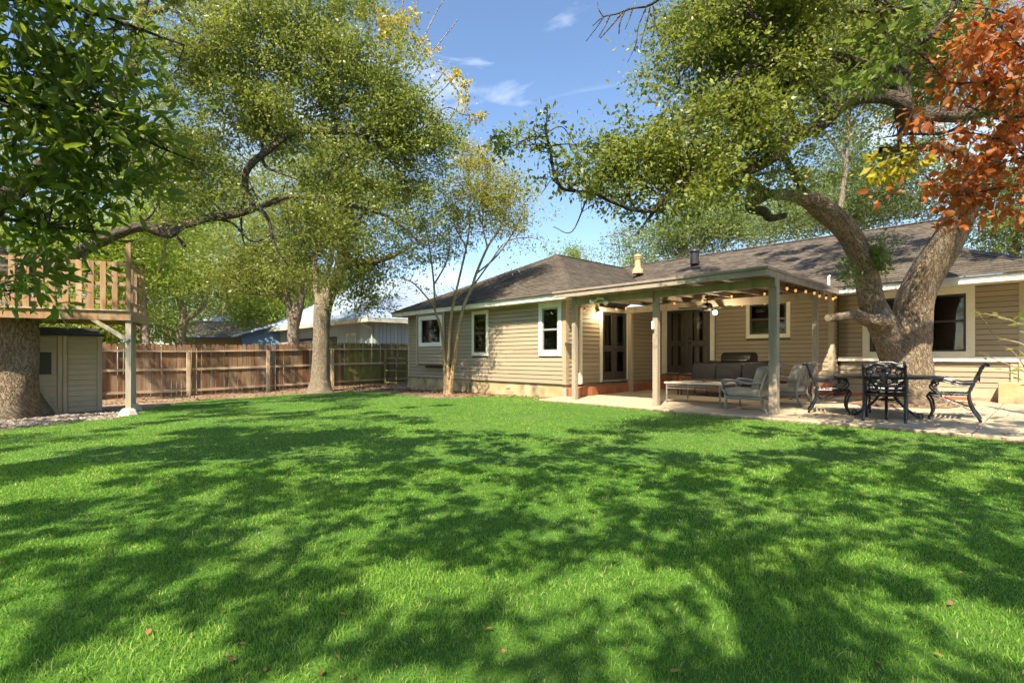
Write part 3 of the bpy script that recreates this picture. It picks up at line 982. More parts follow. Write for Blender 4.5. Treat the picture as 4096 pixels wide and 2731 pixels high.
# wing flank with the side door, back wall of the patio, its return, right wall
DS = (11.96, 13.19, 0.49, 2.45)
wall(S, 8.98, 10.55, 15.1, 0.42, 2.62, [(*DS, 0.12)], sid=(10.50, 15.1))
double_door(S, 8.98, *DS, 0.12, 0.28, 0.12, MT['glassdk'], shade=True)
DB = (-8.74, -7.29, 0.66, 2.63)
WB = (-6.12, -5.14, 1.79, 2.63)
wall(H, 15.10, -8.98, -4.02, 0.55, 2.76, [(*DB, 0.17), (*WB, 0.10)], sid=(-8.96, -4.12))
double_door(H, 15.10, *DB, 0.17, 0.14, 0.12, MT['glassdk'])
window(H, 15.10, -6.22, -5.04, 1.68, 2.74, 0.10, 0.11, 0.11, MT['cream'], MT['sash'], MT['glassdk'])
wall(S, 4.02, 15.24, 15.54, 0.42, 2.76, (), sid=(15.18, 15.4))
WR = (-3.30, -1.48, 1.28, 2.58)
wall(H, 15.40, -4.02, -0.5, 1.05, 2.76, [(*WR, 0.15)], sid=(-3.98, -0.62))
window(H, 15.40, -3.45, -1.33, 1.165, 2.74, 0.15, 0.16, 0.115, MT['cream'], MT['sash'], MT['glassdk'], mid=1.97, depth=1.6)
wall(H, 15.46, -4.02, -0.5, 0.46, 1.05, (), sid=(-3.95, -0.75))
MB(H).box(-3.98, -0.48, 15.36, 15.46, 1.05, 1.165).build('ledge_trim', MT['cream'], house)
MB(H).box(-3.98, -0.48, 15.43, 15.6, 0.24, 0.46).build('base_trim', MT['soffit'], house)
MB(H).box(-3.98, -0.9, 15.38, 15.6, 0.1, 0.25).build('base_strip', MT['redpaint'], house)
for M, u0, u1, d0, d1, z0, z1 in ((H, -9.08, -8.955, 10.375, 10.41, 0.42, ZS), (S, 10.378, 10.50, 8.952, 8.98, 0.42, ZS),
                                  (H, -16.68, -16.58, 10.38, 10.41, 0.42, ZS), (H, -4.13, -4.0, 15.07, 15.1, 0.55, 2.76), (S, 15.07, 15.18, 3.99, 4.02, 0.42, 2.76),
                                  (H, -0.63, -0.48, 15.365, 15.4, 0.25, 2.76), (H, -0.76, -0.63, 15.40, 15.46, 0.25, 1.05)):
    MB(M).box(u0, u1, d0, d1, z0, z1).build('corner_trim', MT['siding'] if M is S or u0 < -4.5 and u0 > -10 else MT['soffit'], house)
# far sides and a floor of walls so the house is closed
fb = MB(H)
fb.box(-16.66, -16.55, 10.55, 21.9, 0.2, 2.65)
fb.box(-0.62, -0.5, 15.6, 21.9, 0.2, 2.75)
fb.box(-16.55, -0.62, 21.8, 21.9, 0.2, 2.7)
fb.build('outer_wall', MT['siding'], house)
fo = MB(H)
fo.box(-16.62, -9.02, 10.45, 10.7, -0.4, 0.42)
fo.box(-9.2, -9.02, 10.7, 15.1, -0.4, 0.42)
fo.build('foundation', MT['found'], house)
MB(H).box(-9.0, -4.04, 15.13, 15.3, 0.0, 0.55).build('wall_base', MT['redpaint'], house)
MB(H).box(-11.35, -11.18, 10.42, 10.45, 0.24, 0.30).build('vent_grille', MT['footing'], house)

# eaves
ev = MB(H)
ev.box(-17.1, -8.48, 9.95, 9.985, 2.635, 2.765)
ev.box(-17.12, -8.46, 9.935, 9.95, 2.715, 2.768)
ev.build('fascia', MT['white'], house)
MB(H).box(-17.08, -8.5, 9.985, 10.42, 2.64, 2.655).build('soffit', MT['soffit'], house)
MB(H).box(-17.1, -17.07, 9.985, 20, 2.635, 2.765).build('fascia', MT['white'], house)
ev = MB(H)
ev.box(-3.95, 0.1, 14.10, 14.135, 2.66, 2.80)
ev.box(-3.95, 0.12, 14.085, 14.10, 2.745, 2.803)
ev.build('fascia', MT['white'], house)
MB(H).box(-8.5, -3.95, 14.12, 14.15, 2.66, 2.76).build('fascia', MT['taupe'], house)
MB(H).box(-8.5, 0.08, 14.14, 15.42, 2.745, 2.76).build('soffit', MT['cream'], house)
MB(H).box(0.065, 0.1, 14.14, 21, 2.66, 2.80).build('fascia', MT['white'], house)

# roof: planes, then shingle by shingle
roof = MB(H)
PT = 0.49
EZ, PX = 2.775, -12.775
pk = EZ + PT * 4.375


def rz_wing_front(x, y):
    return EZ + PT * (y - 9.9)


def rz_wing_right(x, y):
    return EZ + PT * (-8.4 - x)


def rz_main(x, y):
    return EZ + 0.035 + PT * (y - 14.05)


rid = rz_main(0, 18.4)
roof.add([(-17.15, 9.9, EZ), (-8.4, 9.9, EZ), (PX, 14.275, pk)], [(0, 1, 2)])
roof.add([(-8.4, 9.9, EZ), (-8.4, 14.05, EZ), (PX, 18.425, pk), (PX, 14.275, pk)], [(0, 1, 2, 3)])
roof.add([(-17.15, 9.9, EZ), (PX, 14.275, pk), (PX, 22.4, pk), (-17.15, 22.4, EZ)], [(0, 1, 2, 3)])
mz = lambda x, y: (x, y, rz_main(x, y))
roof.add([mz(-8.4, 14.05), mz(-2.2, 14.05), mz(-2.2, 18.4), mz(PX, 18.4)], [(0, 1, 2, 3)])
roof.add([mz(-2.2, 14.05), mz(0.15, 14.05), mz(-1.9, 16.05), mz(-2.2, 16.05)], [(0, 1, 2, 3)])
roof.add([mz(0.15, 14.05), (0.15, 20.0, rz_main(0, 14.05)), (-1.9, 18.0, rz_main(0, 16.05)), mz(-1.9, 16.05)], [(0, 1, 2, 3)])
roof.add([(PX, 18.4, rid), (-2.2, 18.4, rid), (-2.2, 22.8, EZ), (PX, 22.8, EZ)], [(0, 1, 2, 3)])
roof.add([(-2.2, 14.3, EZ), (-2.2, 18.4, rid), (-2.2, 22.5, EZ)], [(0, 1, 2)])
rf = roof.build('roof', MT['roofdeck'], house)

tabs = []


def courses(o, eu, up, length, rows, span):
    """o: eave origin, eu: unit along eave, up: unit up the slope; span(row t) gives interval along the eave"""
    o, eu, up = Vector(o), Vector(eu), Vector(up)
    nrm = eu.cross(up).normalized()
    n = int(length / 0.145)
    for r in range(n):
        s0 = r * 0.145
        a, b = span(s0 + 0.03)
        u = a - R.uniform(0, 0.3)
        while u < b:
            w = 0.30
            x0, x1 = max(a, u + 0.004), min(b, u + w - 0.004)
            u += w
            if x1 - x0 < 0.04:
                continue
            M = Matrix((tuple(eu) + (0,), tuple(up) + (0,), tuple(nrm) + (0,), (0, 0, 0, 1))).transposed()
            tabs.append((o + eu * x0 + up * (s0 - 0.012), M, x1 - x0))


cs, sn = 1 / math.hypot(1, PT), PT / math.hypot(1, PT)
hy = math.hypot(1, PT)
courses((0, 9.9, EZ), (1, 0, 0), (0, cs, sn), 4.375 * hy, 0, lambda s: (-17.15 + s * cs, -8.4 - s * cs))
courses((-8.4, 0, EZ), (0, 1, 0), (-cs, 0, sn), 4.375 * hy, 0, lambda s: (9.9 + s * cs, 14.05 + s * cs))
courses((0, 14.05, rz_main(0, 14.05)), (1, 0, 0), (0, cs, sn), 4.35 * hy, 0,
        lambda s: (-8.4 - s * cs, 0.15 - s * cs if s * cs < 2.0 else -2.2))
camh = H.inverted() @ Vector((0, 0, EYE))
tabs.sort(key=lambda t: (t[0] - camh).length)


def tab_geo(w):
    t = 0.016
    return [(0, 0, 0.002), (w, 0, 0.002), (w, 0, t), (0, 0, t), (w, 0.165, 0.003), (0, 0.165, 0.003)], [(0, 1, 2, 3), (3, 2, 4, 5), (1, 4, 2), (0, 3, 5)]


TAB = bpy.data.meshes.new('shingle')
TAB.from_pydata(*((lambda g: (g[0], [], g[1]))(tab_geo(1.0))))
TAB.materials.append(MT['shingle_piece'])
sv, sf, stn = [], [], []
for i, (o, M, w) in enumerate(tabs):
    if i < 290:
        link('shingle', TAB, None, rf, H @ Matrix.Translation(o) @ M @ Matrix.Diagonal((w, 1, 1, 1)))
    else:
        g = tab_geo(w)
        b = len(sv)
        lift = R.uniform(0, 0.004)
        sv += [tuple(H @ (o + M @ Vector((p[0], p[1], p[2] + lift)))) for p in g[0]]
        sf += [tuple(k + b for k in f) for f in g[1]]
        stn += [R.random()] * len(g[1])
me = bpy.data.meshes.new('shingles')
inv = WM[house].inverted()
me.from_pydata([tuple(inv @ Vector(p)) for p in sv], [], sf)
at = me.attributes.new('tint', 'FLOAT', 'FACE')
at.data.foreach_set('value', np.array(stn, np.float32))
tag(link('shingles', me, MT['shingle'], rf, WM[house]), kind='stuff')


def caps(p0, p1):
    p0, p1 = Vector(p0), Vector(p1)
    d = (p1 - p0).normalized()
    sd = d.cross(Vector((0, 0, 1))).normalized()
    n = int((p1 - p0).length / 0.15)
    for i in range(n):
        q = p0 + d * (0.15 * i)
        mb = MB(H)
        a = sd * 0.15
        e = d * 0.27
        dn = Vector((0, 0, -0.055))
        up = Vector((0, 0, 0.035))
        lo = Vector((0, 0, 0.014))
        mb.add([q + a + dn + up, q + up, q - a + dn + up, q + e + a + dn + lo, q + e + lo, q + e - a + dn + lo], [(0, 3, 4, 1), (1, 4, 5, 2), (0, 1, 2)])
        mb.build('hip_cap', MT['shingle_piece'], rf)


caps((-8.4, 9.9, EZ), (PX, 14.275, pk))
caps((PX, 14.2, pk), (PX, 18.4, pk))
caps((0.15, 14.05, rz_main(0, 14.05)), (-1.9, 16.05, rz_main(0, 16.05)))
caps((PX, 18.4, rid), (-2.2, 18.4, rid))

# roof vents
vb = on_ly(2551, 1078, 16.8)
fl = MB()
b0 = Vector((vb.x, vb.y, vb.z))
fl.lathe([(r_ * 0.8, z_ * 0.78) for r_, z_ in ((0.26, -0.2), (0.24, 0.0), (0.14, 0.12), (0.135, 0.5), (0.165, 0.5), (0.165, 0.55), (0.14, 0.56), (0.14, 0.6), (0.175, 0.6), (0.175, 0.68), (0.15, 0.72))], b0, 18)
fv = fl.build('flue_vent', MT['flue'], house, smooth=True)
vb = on_ly(2778, 1028, 17.2)
fl = MB()
fl.lathe([(0.15, -0.25), (0.145, 0.16), (0.185, 0.17), (0.19, 0.20), (0.165, 0.25), (0.10, 0.30), (0.03, 0.315)], vb, 18)
fl.build('turbine_vent', MT['ventblack'], house, smooth=True)
for px, py in ((3315, 1108), (2510, 1135)):
    q = on_ly(px, py, 13.9)
    k = MB()
    k.tube([q - Vector((0, 0, 0.3)), q, q + Vector((0.03, 0, 0.03))], 0.03, 8)
    k.build('vent_pipe', MT['white'], house, smooth=True)
# downspout at the wing corner
ds = MB(H)
ds.beam((-8.94, 10.36, 0.36), (-8.94, 10.36, 0.02), 0.06, 0.05)
ds.build('drain_pipe', MT['greysash'], house)
ds = MB(S)
q = [(10.98, 8.94, 2.50), (10.95, 8.93, 2.35), (10.95, 8.93, 0.42)]
for a, b in zip(q, q[1:]):
    ds.beam(a, b, 0.09, 0.06, (0, 1, 0))
ds.build('downspout', MT['cream'], house)

# ------------------------------------------------------------------ tiled steps
step = empty('tiled_step', H @ Vector((-8.8, 12.5, 0.1)), HROT, 'terracotta tiled step along the house wall below both patio doors', 'steps')
sb = MB(H)
sb.box(-8.98, -8.66, 10.46, 15.08, 0.05, 0.335)
sb.box(-8.66, -6.3, 14.22, 15.08, 0.06, 0.355)
sb.box(-8.9, -6.5, 14.66, 15.1, 0.3, 0.575)
sb.build('step_core', MT['tilebed'], step)
tm = MB()
tm.box(0, 1, -0.012, 0, 0, 1)
TILE = bpy.data.meshes.new('tile')
TILE.from_pydata(tm.v, [], tm.f)
TILE.materials.append(MT['tile'])


def tiles(M, d, u0, u1, z0, z1, w=0.155):
    n = max(1, round((u1 - u0) / w))
    w = (u1 - u0) / n
    for i in range(n):
        zz0 = z0
        link('tile', TILE, None, step, M @ Matrix.Translation((u0 + i * w + 0.004, d - R.uniform(0, 0.003), zz0)) @ Matrix.Diagonal((w - 0.008, 1, z1 - z0, 1)))


tiles(S, 8.66, 10.47, 14.22, 0.135, 0.335)
tiles(H, 14.22, -8.65, -6.3, 0.17, 0.355)
tiles(H, 14.66, -8.88, -6.5, 0.37, 0.575, 0.2)
tiles(H, 10.46, -8.97, -8.67, 0.12, 0.335, 0.15)
TM2 = Matrix.Rotation(math.radians(-90), 4, 'X')


def treads(x0, x1, y0, y1, z, w=0.3):
    nx, ny = max(1, round((x1 - x0) / w)), max(1, round((y1 - y0) / w))
    wx, wy = (x1 - x0) / nx, (y1 - y0) / ny
    for i in range(nx):
        for j in range(ny):
            link('tile', TILE, None, step, H @ Matrix.Translation((x0 + i * wx + 0.004, y0 + j * wy + 0.004, z)) @ TM2 @ Matrix.Diagonal((wx - 0.008, -1, -(wy - 0.008), 1)) if False else
                 H @ Matrix.Translation((x0 + i * wx + 0.004, y0 + j * wy + 0.004, z)) @ Matrix(((wx - 0.008, 0, 0, 0), (0, 0, wy - 0.008, 0), (0, -1, 0, 0), (0, 0, 0, 1))))


treads(-8.98, -8.66, 10.47, 14.2, 0.336)
treads(-8.66, -6.3, 14.23, 14.65, 0.356)
treads(-8.88, -6.5, 14.68, 15.02, 0.576)

# ------------------------------------------------------------------ patio cover
pc = empty('patio_cover', H @ Vector((-6, 11.8, 0.1)), HROT, 'taupe painted flat patio cover on square posts against the house', 'patio cover')
for x, y, w, z1 in ((-8.27, 9.92, 0.115, 2.62), (-6.0, 9.92, 0.12, 2.44), (-3.62, 10.0, 0.145, 2.60), (-3.74, 12.72, 0.10, 2.44), (-8.62, 12.86, 0.115, 2.42)):
    p = MB(H)
    p.box(x - w / 2, x + w / 2, y - w / 2, y + w / 2, slabz(y) - 0.005, z1)
    p.build('post', MT['taupe'], pc, bevel=0.008)
b = MB(H)
b.box(-8.3, -3.55, 9.87, 9.96, 2.43, 2.585)
b.build('beam', MT['taupe'], pc, bevel=0.004)
b = MB(H)
b.box(-8.75, -3.6, 12.76, 12.85, 2.42, 2.60)
b.build('beam', MT['taupe'], pc, bevel=0.004)
for k in range(8):
    x = -8.25 + k * (4.6 / 7)
    r = MB(H)
    r.beam((x, 9.44, 2.645), (x, 14.1, 2.69), 0.04, 0.10)
    r.build('rafter', MT['taupe'], pc)
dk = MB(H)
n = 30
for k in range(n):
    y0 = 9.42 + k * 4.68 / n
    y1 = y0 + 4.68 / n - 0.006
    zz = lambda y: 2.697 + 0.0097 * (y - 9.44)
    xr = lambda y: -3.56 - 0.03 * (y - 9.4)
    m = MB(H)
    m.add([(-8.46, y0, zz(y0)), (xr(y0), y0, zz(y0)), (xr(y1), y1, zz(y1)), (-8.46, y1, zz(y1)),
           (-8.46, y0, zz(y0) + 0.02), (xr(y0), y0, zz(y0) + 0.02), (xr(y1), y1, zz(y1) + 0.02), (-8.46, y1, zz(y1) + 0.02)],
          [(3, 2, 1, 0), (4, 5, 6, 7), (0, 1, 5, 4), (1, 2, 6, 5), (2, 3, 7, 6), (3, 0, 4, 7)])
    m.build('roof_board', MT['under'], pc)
tp = MB(H)
tp.add([(-8.5, 9.37, 2.722), (-3.53, 9.37, 2.722), (-3.68, 14.12, 2.77), (-8.5, 14.12, 2.77)], [(0, 1, 2, 3)])
tp.build('roofing_sheet', MT['roofdeck'], pc)
f = MB(H)
f.box(-8.5, -3.53, 9.385, 9.42, 2.575, 2.685)
f.build('fascia', MT['taupe'], pc, bevel=0.003)
f = MB(H)
f.box(-8.52, -3.5, 9.355, 9.40, 2.688, 2.735)
f.build('drip_edge', MT['drip'], pc)
f = MB(H)
f.beam((-3.545, 9.40, 2.635), (-3.69, 14.1, 2.68), 0.035, 0.115)
f.build('fascia', MT['taupe'], pc, bevel=0.003)
f = MB(H)
f.beam((-3.52, 9.37, 2.712), (-3.67, 14.1, 2.76), 0.05, 0.05)
f.build('drip_edge', MT['taupe'], pc)
# conduit and thermometer on the middle post
cd = MB(H)
cd.tube([(-6.03, 9.845, 2.35), (-6.03, 9.85, 2.55)], 0.012, 6)
cd.tube([(-6.03, 9.85, 2.55), (-6.1, 9.85, 2.60), (-8.2, 9.85, 2.59)], 0.010, 6)
cd.build('conduit', MT['taupe'], pc, smooth=True)
t = empty('outdoor_thermometer', H @ Vector((-6.03, 9.85, 1.75)), HROT, 'white thermometer case hanging on the middle patio post', 'thermometer')
k = MB(H)
k.box(-6.065, -6.005, 9.825, 9.857, 1.75, 1.92)
k.build('case', MT['whiteplastic'], t, bevel=0.006)
k = MB(H)
k.box(-6.045, -6.025, 9.82, 9.826, 1.79, 1.89)
k.build('scale_strip', MT['greysash'], t)
k = MB(H)
k.box(-6.06, -6.01, 9.83, 9.856, 1.69, 1.75)
k.build('sensor', MT['ventblack'], t)

# twin floodlight under the cover
q = on_ly(2400, 1200, 9.82)
fl = empty('floodlight', q, HROT, 'white twin head floodlight on the patio cover beam', 'floodlight')
k = MB()
k.tube([q + Vector((-0.08, 0, 0.05)), q + Vector((0.08, 0, 0.05))], 0.03, 8)
k.tube([q + Vector((0, 0, 0.05)), q + Vector((0.05, 0.1, 0.06))], 0.02, 8)
k.build('mount', MT['whiteplastic'], fl, smooth=True)
for d in (Vector((-0.75, -0.3, -0.35)), Vector((0.15, -0.75, -0.6))):
    d.normalize()
    a = q + Vector((0.09 if d.x > 0 else -0.08, 0, 0.02))
    k = MB()
    k.tube([a, a + d * 0.05, a + d * 0.09, a + d * 0.17], [0.028, 0.03, 0.042, 0.058], 12)
    k.build('lamp_head', MT['whiteplastic'], fl, smooth=True)
# wall sconce with lit bulb
q = on_lx(2390, 1250, -8.93)
sc = empty('wall_lamp', q, HROT, 'lit dark wall lamp beside the side door under the patio cover', 'wall lamp')
k = MB()
k.lathe([(0.045, 0.10), (0.06, 0.05), (0.05, 0.02), (0.03, 0.0)], q + Vector((0.03, -0.02, 0)), 12)
k.tube([q + Vector((-0.03, 0.03, 0.1)), q + Vector((0.03, -0.02, 0.1))], 0.015, 6)
k.build('lamp_holder', MT['ventblack'], sc, smooth=True)
k = MB()
k.lathe([(0.01, -0.075), (0.04, -0.06), (0.052, -0.03), (0.04, 0.0), (0.025, 0.015)], q + Vector((0.03, -0.02, 0)), 14)
k.build('bulb', MT['lamp'], sc, smooth='all')


def lamp_light(loc, e, c, r=0.05):
    l = bpy.data.lights.new('lamp_glow', 'POINT')
    l.energy = e
    l.color = c
    l.shadow_soft_size = r
    o = bpy.data.objects.new('lamp_glow', l)
    COL.objects.link(o)
    o.location = loc
    return o


lamp_light(q + Vector((0.12, -0.12, -0.06)), 10, (1.0, 0.80, 0.52))

# ceiling fan
fc = on_ly(2828, 1228, 12.3)
fan = empty('ceiling_fan', fc, 0, 'dark ceiling fan with a lit bulb under the patio cover', 'ceiling fan')
k = MB()
k.tube([fc + Vector((0, 0, 0.0)), Vector((fc.x, fc.y, 2.69))], 0.015, 8)
k.lathe([(0.0, 0.28), (0.05, 0.27), (0.06, 0.22)], fc, 12)
k.build('down_rod', MT['fanblade'], fan, smooth=True)
k = MB()
k.lathe([(0.05, -0.09), (0.10, -0.08), (0.13, -0.03), (0.13, 0.05), (0.09, 0.09), (0.03, 0.11)], fc, 20)
k.build('motor', MT['fanblade'], fan, smooth=True)
for i in range(5):
    a = i * 2 * math.pi / 5 + 0.35
    Mx = Matrix.Translation(fc + Vector((0, 0, -0.02))) @ Matrix.Rotation(a, 4, 'Z') @ Matrix.Rotation(math.radians(11), 4, 'X')
    k = MB(Mx)
    k.add([(0.12, -0.04, 0), (0.3, -0.065, 0), (0.62, -0.07, 0), (0.66, -0.04, 0), (0.66, 0.04, 0), (0.62, 0.07, 0), (0.3, 0.065, 0), (0.12, 0.04, 0),
           (0.12, -0.04, 0.008), (0.3, -0.065, 0.008), (0.62, -0.07, 0.008), (0.66, -0.04, 0.008), (0.66, 0.04, 0.008), (0.62, 0.07, 0.008), (0.3, 0.065, 0.008), (0.12, 0.04, 0.008)],
          [tuple(range(8))[::-1], tuple(range(8, 16))] + [(j, (j + 1) % 8, (j + 1) % 8 + 8, j + 8) for j in range(8)])
    k.build('blade', MT['fanblade'], fan)
k = MB()
k.lathe([(0.01, -0.2), (0.045, -0.185), (0.06, -0.15), (0.045, -0.11), (0.03, -0.09)], fc + Vector((0.16, -0.1, 0.0)), 14)
k.build('bulb', MT['lamp'], fan, smooth='all')
k = MB()
k.tube([fc + Vector((0.02, -0.02, -0.07)), fc + Vector((0.16, -0.1, -0.09))], 0.02, 8)
k.build('lamp_arm', MT['fanblade'], fan, smooth=True)
lamp_light(fc + Vector((0.16, -0.1, -0.3)), 30, (1.0, 0.82, 0.56))

# string lights
c5 = lambda x, y: (2150 + x * 0.4464, 1000 + y * 0.4464)
c6 = lambda x, y: (2550 + x * 0.4464, 1000 + y * 0.4464)
strings = [
    ('string of warm bulbs along the wing wall left of the middle post', [on_ly(*c5(345, 505), 10.6), on_ly(*c5(420, 512), 10.9), on_ly(*c5(603, 492), 12.0), on_ly(*c5(707, 500), 12.4), on_ly(*c5(793, 490), 12.6)], 1),
    ('string of warm bulbs on the rear beam behind the ceiling fan', [on_ly(*c5(1000, 430), 12.6), on_ly(*c6(0, 425), 12.68), on_ly(*c6(330, 445), 12.7), on_ly(*c6(580, 420), 12.7), on_ly(*c6(845, 378), 12.7), on_ly(*c6(1140, 355), 12.7)], 2),
    ('string of warm bulbs along the back wall above the patio window', [on_ly(*c6(690, 485), 14.95), on_ly(*c6(740, 485), 14.95), on_ly(*c6(935, 465), 14.95), on_ly(*c6(1140, 448), 14.95), on_ly(*c6(1357, 430), 14.95), on_ly(*c6(1597, 405), 14.95), on_ly(*c6(1775, 390), 14.95)], 1),
    ('string of warm bulbs along the open right end of the patio cover', [on_lx(*c6(1260, 268), -3.66), on_lx(*c6(1340, 300), -3.66), on_lx(*c6(1417, 320), -3.66), on_lx(*c6(1508, 330), -3.66), on_lx(*c6(1585, 345), -3.66), on_lx(*c6(1632, 372), -3.66), on_lx(*c6(1690, 390), -3.66), on_lx(*c6(1752, 400), -3.66), on_lx(*c6(1775, 390), -3.66)], 1),
]
BULB = None
for lab, pts, first in strings:
    st = empty('string_light', pts[0], 0, lab, 'string lights')
    w = MB()
    for a, b in zip(pts, pts[1:]):
        m = (a + b) / 2 - Vector((0, 0, 0.025 * (a - b).length))
        w.tube([a, a * 0.5 + m * 0.5 - Vector((0, 0, 0.004)), m, b * 0.5 + m * 0.5 - Vector((0, 0, 0.004)), b], 0.005, 5)
    w.build('cord', MT['wire'], st)
    for p in pts[first:] if 'open right' not in lab else pts[first:-1]:
        if BULB is None:
            k = MB()
            k.lathe([(0.005, -0.135), (0.02, -0.122), (0.026, -0.10), (0.019, -0.075), (0.012, -0.06)], (0, 0, 0), 12)
            BULB = bpy.data.meshes.new('bulb')
            BULB.from_pydata(k.v, [], k.f)
            BULB.polygons.foreach_set('use_smooth', np.ones(len(BULB.polygons), bool))
            BULB.materials.append(MT['bulb'])
            k = MB()
            k.lathe([(0.017, -0.07), (0.019, -0.03), (0.008, -0.02), (0.006, 0.0)], (0, 0, 0), 10)
            SOCK = bpy.data.meshes.new('socket')
            SOCK.from_pydata(k.v, [], k.f)
            SOCK.materials.append(MT['wire'])
        bo = link('bulb', BULB, None, st, Matrix.Translation(p))
        link('socket', SOCK, None, bo, Matrix.Translation(p))

# ------------------------------------------------------------------ patio furniture


def local(o):
    return WM[o]


def lounge(name, lx, ly, label):
    z = slabz(ly)
    # local frame: x to the sitter's right, faces +y
    o = empty(name, H @ Vector((lx, ly, z)), HROT + math.radians(90), label, 'armchair', 'cushioned patio armchairs')
    M = WM[o]
    m = MT['silver']
    hw, hd = 0.33, 0.34
    for s in (-1, 1):
        k = MB(M)
        k.tube(spline([(s * hw, hd, 0), (s * hw, hd - 0.02, 0.03), (s * hw, hd - 0.025, 0.2), (s * hw, hd, 0.33), (s * hw, hd + 0.05, 0.42), (s * hw, hd + 0.03, 0.5), (s * hw, hd - 0.06, 0.56)], 5), 0.021, 8)
        k.build('front_leg', m, o, smooth=True)
        k = MB(M)
        k.tube(spline([(s * hw, -hd - 0.12, 0), (s * hw, -hd - 0.05, 0.12), (s * hw, -hd, 0.3), (s * hw, -hd - 0.04, 0.5), (s * hw, -hd - 0.13, 0.75), (s * hw, -hd - 0.19, 0.86), (s * hw, -hd - 0.24, 0.885)], 5), 0.023, 8)
        k.build('rear_leg', m, o, smooth=True)
        k = MB(M)
        k.tube(spline([(s * hw, hd + 0.05, 0.50), (s * hw, hd + 0.02, 0.575), (s * hw, 0.12, 0.575), (s * hw, -0.1, 0.53), (s * hw, -hd - 0.05, 0.545)], 6), [0.02] + [0.024] * 23 + [0.02], 8)
        k.build('armrest', m, o, smooth=True)
    k = MB(M)
    for y in (hd - 0.02, -hd):
        k.tube([(-hw, y, 0.25), (hw, y, 0.25)], 0.018, 8)
    for s in (-1, 1):
        k.tube([(s * hw, hd - 0.02, 0.25), (s * hw, -hd, 0.25)], 0.018, 8)
        k.tube([(s * hw, hd - 0.02, 0.225), (s * hw, -hd, 0.225)], 0.012, 8)
    k.build('seat_frame', m, o, smooth=True)
    # cast back: top rail, sides and leaf shaped ribs
    by = lambda zz: -hd - 0.01 - 0.19 * max(0, (zz - 0.4)) / 0.46
    k = MB(M)
    k.tube(spline([(-hw, by(0.86), 0.86), (-hw * 0.5, by(0.88), 0.895), (0, by(0.9), 0.88), (hw * 0.5, by(0.88), 0.895), (hw, by(0.86), 0.86)], 5), 0.02, 8)
    k.tube([(-hw, by(0.42), 0.42), (hw, by(0.42), 0.42)], 0.016, 8)
    for i in range(5):
        x = -0.24 + i * 0.12
        for sx in (-1, 1):
            k.tube(spline([(x, by(0.44), 0.44), (x + sx * 0.05, by(0.55), 0.55), (x + sx * 0.055, by(0.67), 0.67), (x + sx * 0.02, by(0.79), 0.79), (x + sx * 0.05, by(0.87), 0.87)], 4), 0.011, 6)
    k.build('backrest', m, o, smooth=True)
    k = MB(M)
    k.pillow((0, 0.015, 0.345), 0.325, 0.37, 0.085, 0.3)
    k.build('seat_cushion', MT['greycush'], o, smooth='all')
    k = MB(M)
    k.pillow((0, -0.275, 0.61), 0.31, 0.085, 0.24, 0.32, M=Matrix.Rotation(math.radians(17), 3, 'X'))
    k.build('back_cushion', MT['greycush'], o, smooth='all')
    return o


lounge('lounge_chair', -4.25, 10.44, 'silver cast metal armchair with pale grey cushions left of the big front post')
lounge('lounge_chair', -4.12, 11.95, 'cast metal armchair half hidden behind the big front patio post')

# coffee table
z = slabz(11.1)
ct = empty('coffee_table', H @ Vector((-5.56, 11.15, z)), HROT, 'low rectangular coffee table with stone top and metal legs before the sofa', 'coffee table')
M = WM[ct]
k = MB(M)
k.box(-0.68, 0.68, -0.52, 0.52, 0.425, 0.465)
k.build('table_top', MT['stone'], ct, bevel=0.012)
k = MB(M)
k.lathe([(0.2, 0.466), (0.2, 0.47), (0.02, 0.471), (0.02, 0.50), (0.03, 0.505), (0.01, 0.52)], (0, 0.05, 0), 20)
k.build('fire_bowl_lid', MT['grill'], ct, smooth=True)
for sx in (-1, 1):
    for sy in (-1, 1):
        k = MB(M)
        x, y = sx * 0.62, sy * 0.49
        k.tube([(x + sx * 0.012, y, 0.0), (x + sx * 0.01, y, 0.03), (x, y, 0.06), (x, y, 0.43)], [0.026, 0.016, 0.02, 0.022], 8)
        k.build('leg', MT['silver'], ct, smooth=True)
for y in (-0.49, 0.49):
    k = MB(M)
    k.tube([(-0.62, y, 0.39), (0.62, y, 0.39)], 0.012, 6)
    k.tube([(-0.62, y, 0.33), (0.62, y, 0.33)], 0.014, 6)
    for s in (-1, 1):
        k.tube(spline([(0, y, 0.33), (s * 0.03, y, 0.35), (s * 0.05, y, 0.38), (s * 0.02, y, 0.40), (s * 0.012, y, 0.37)], 4), 0.008, 6)
    k.build('apron_rail', MT['silver'], ct, smooth=True)
for x in (-0.62, 0.62):
    k = MB(M)
    k.tube([(x, -0.49, 0.39), (x, 0.49, 0.39)], 0.012, 6)
    k.tube([(x, -0.49, 0.33), (x, 0.49, 0.33)], 0.014, 6)
    k.build('apron_rail', MT['silver'], ct, smooth=True)

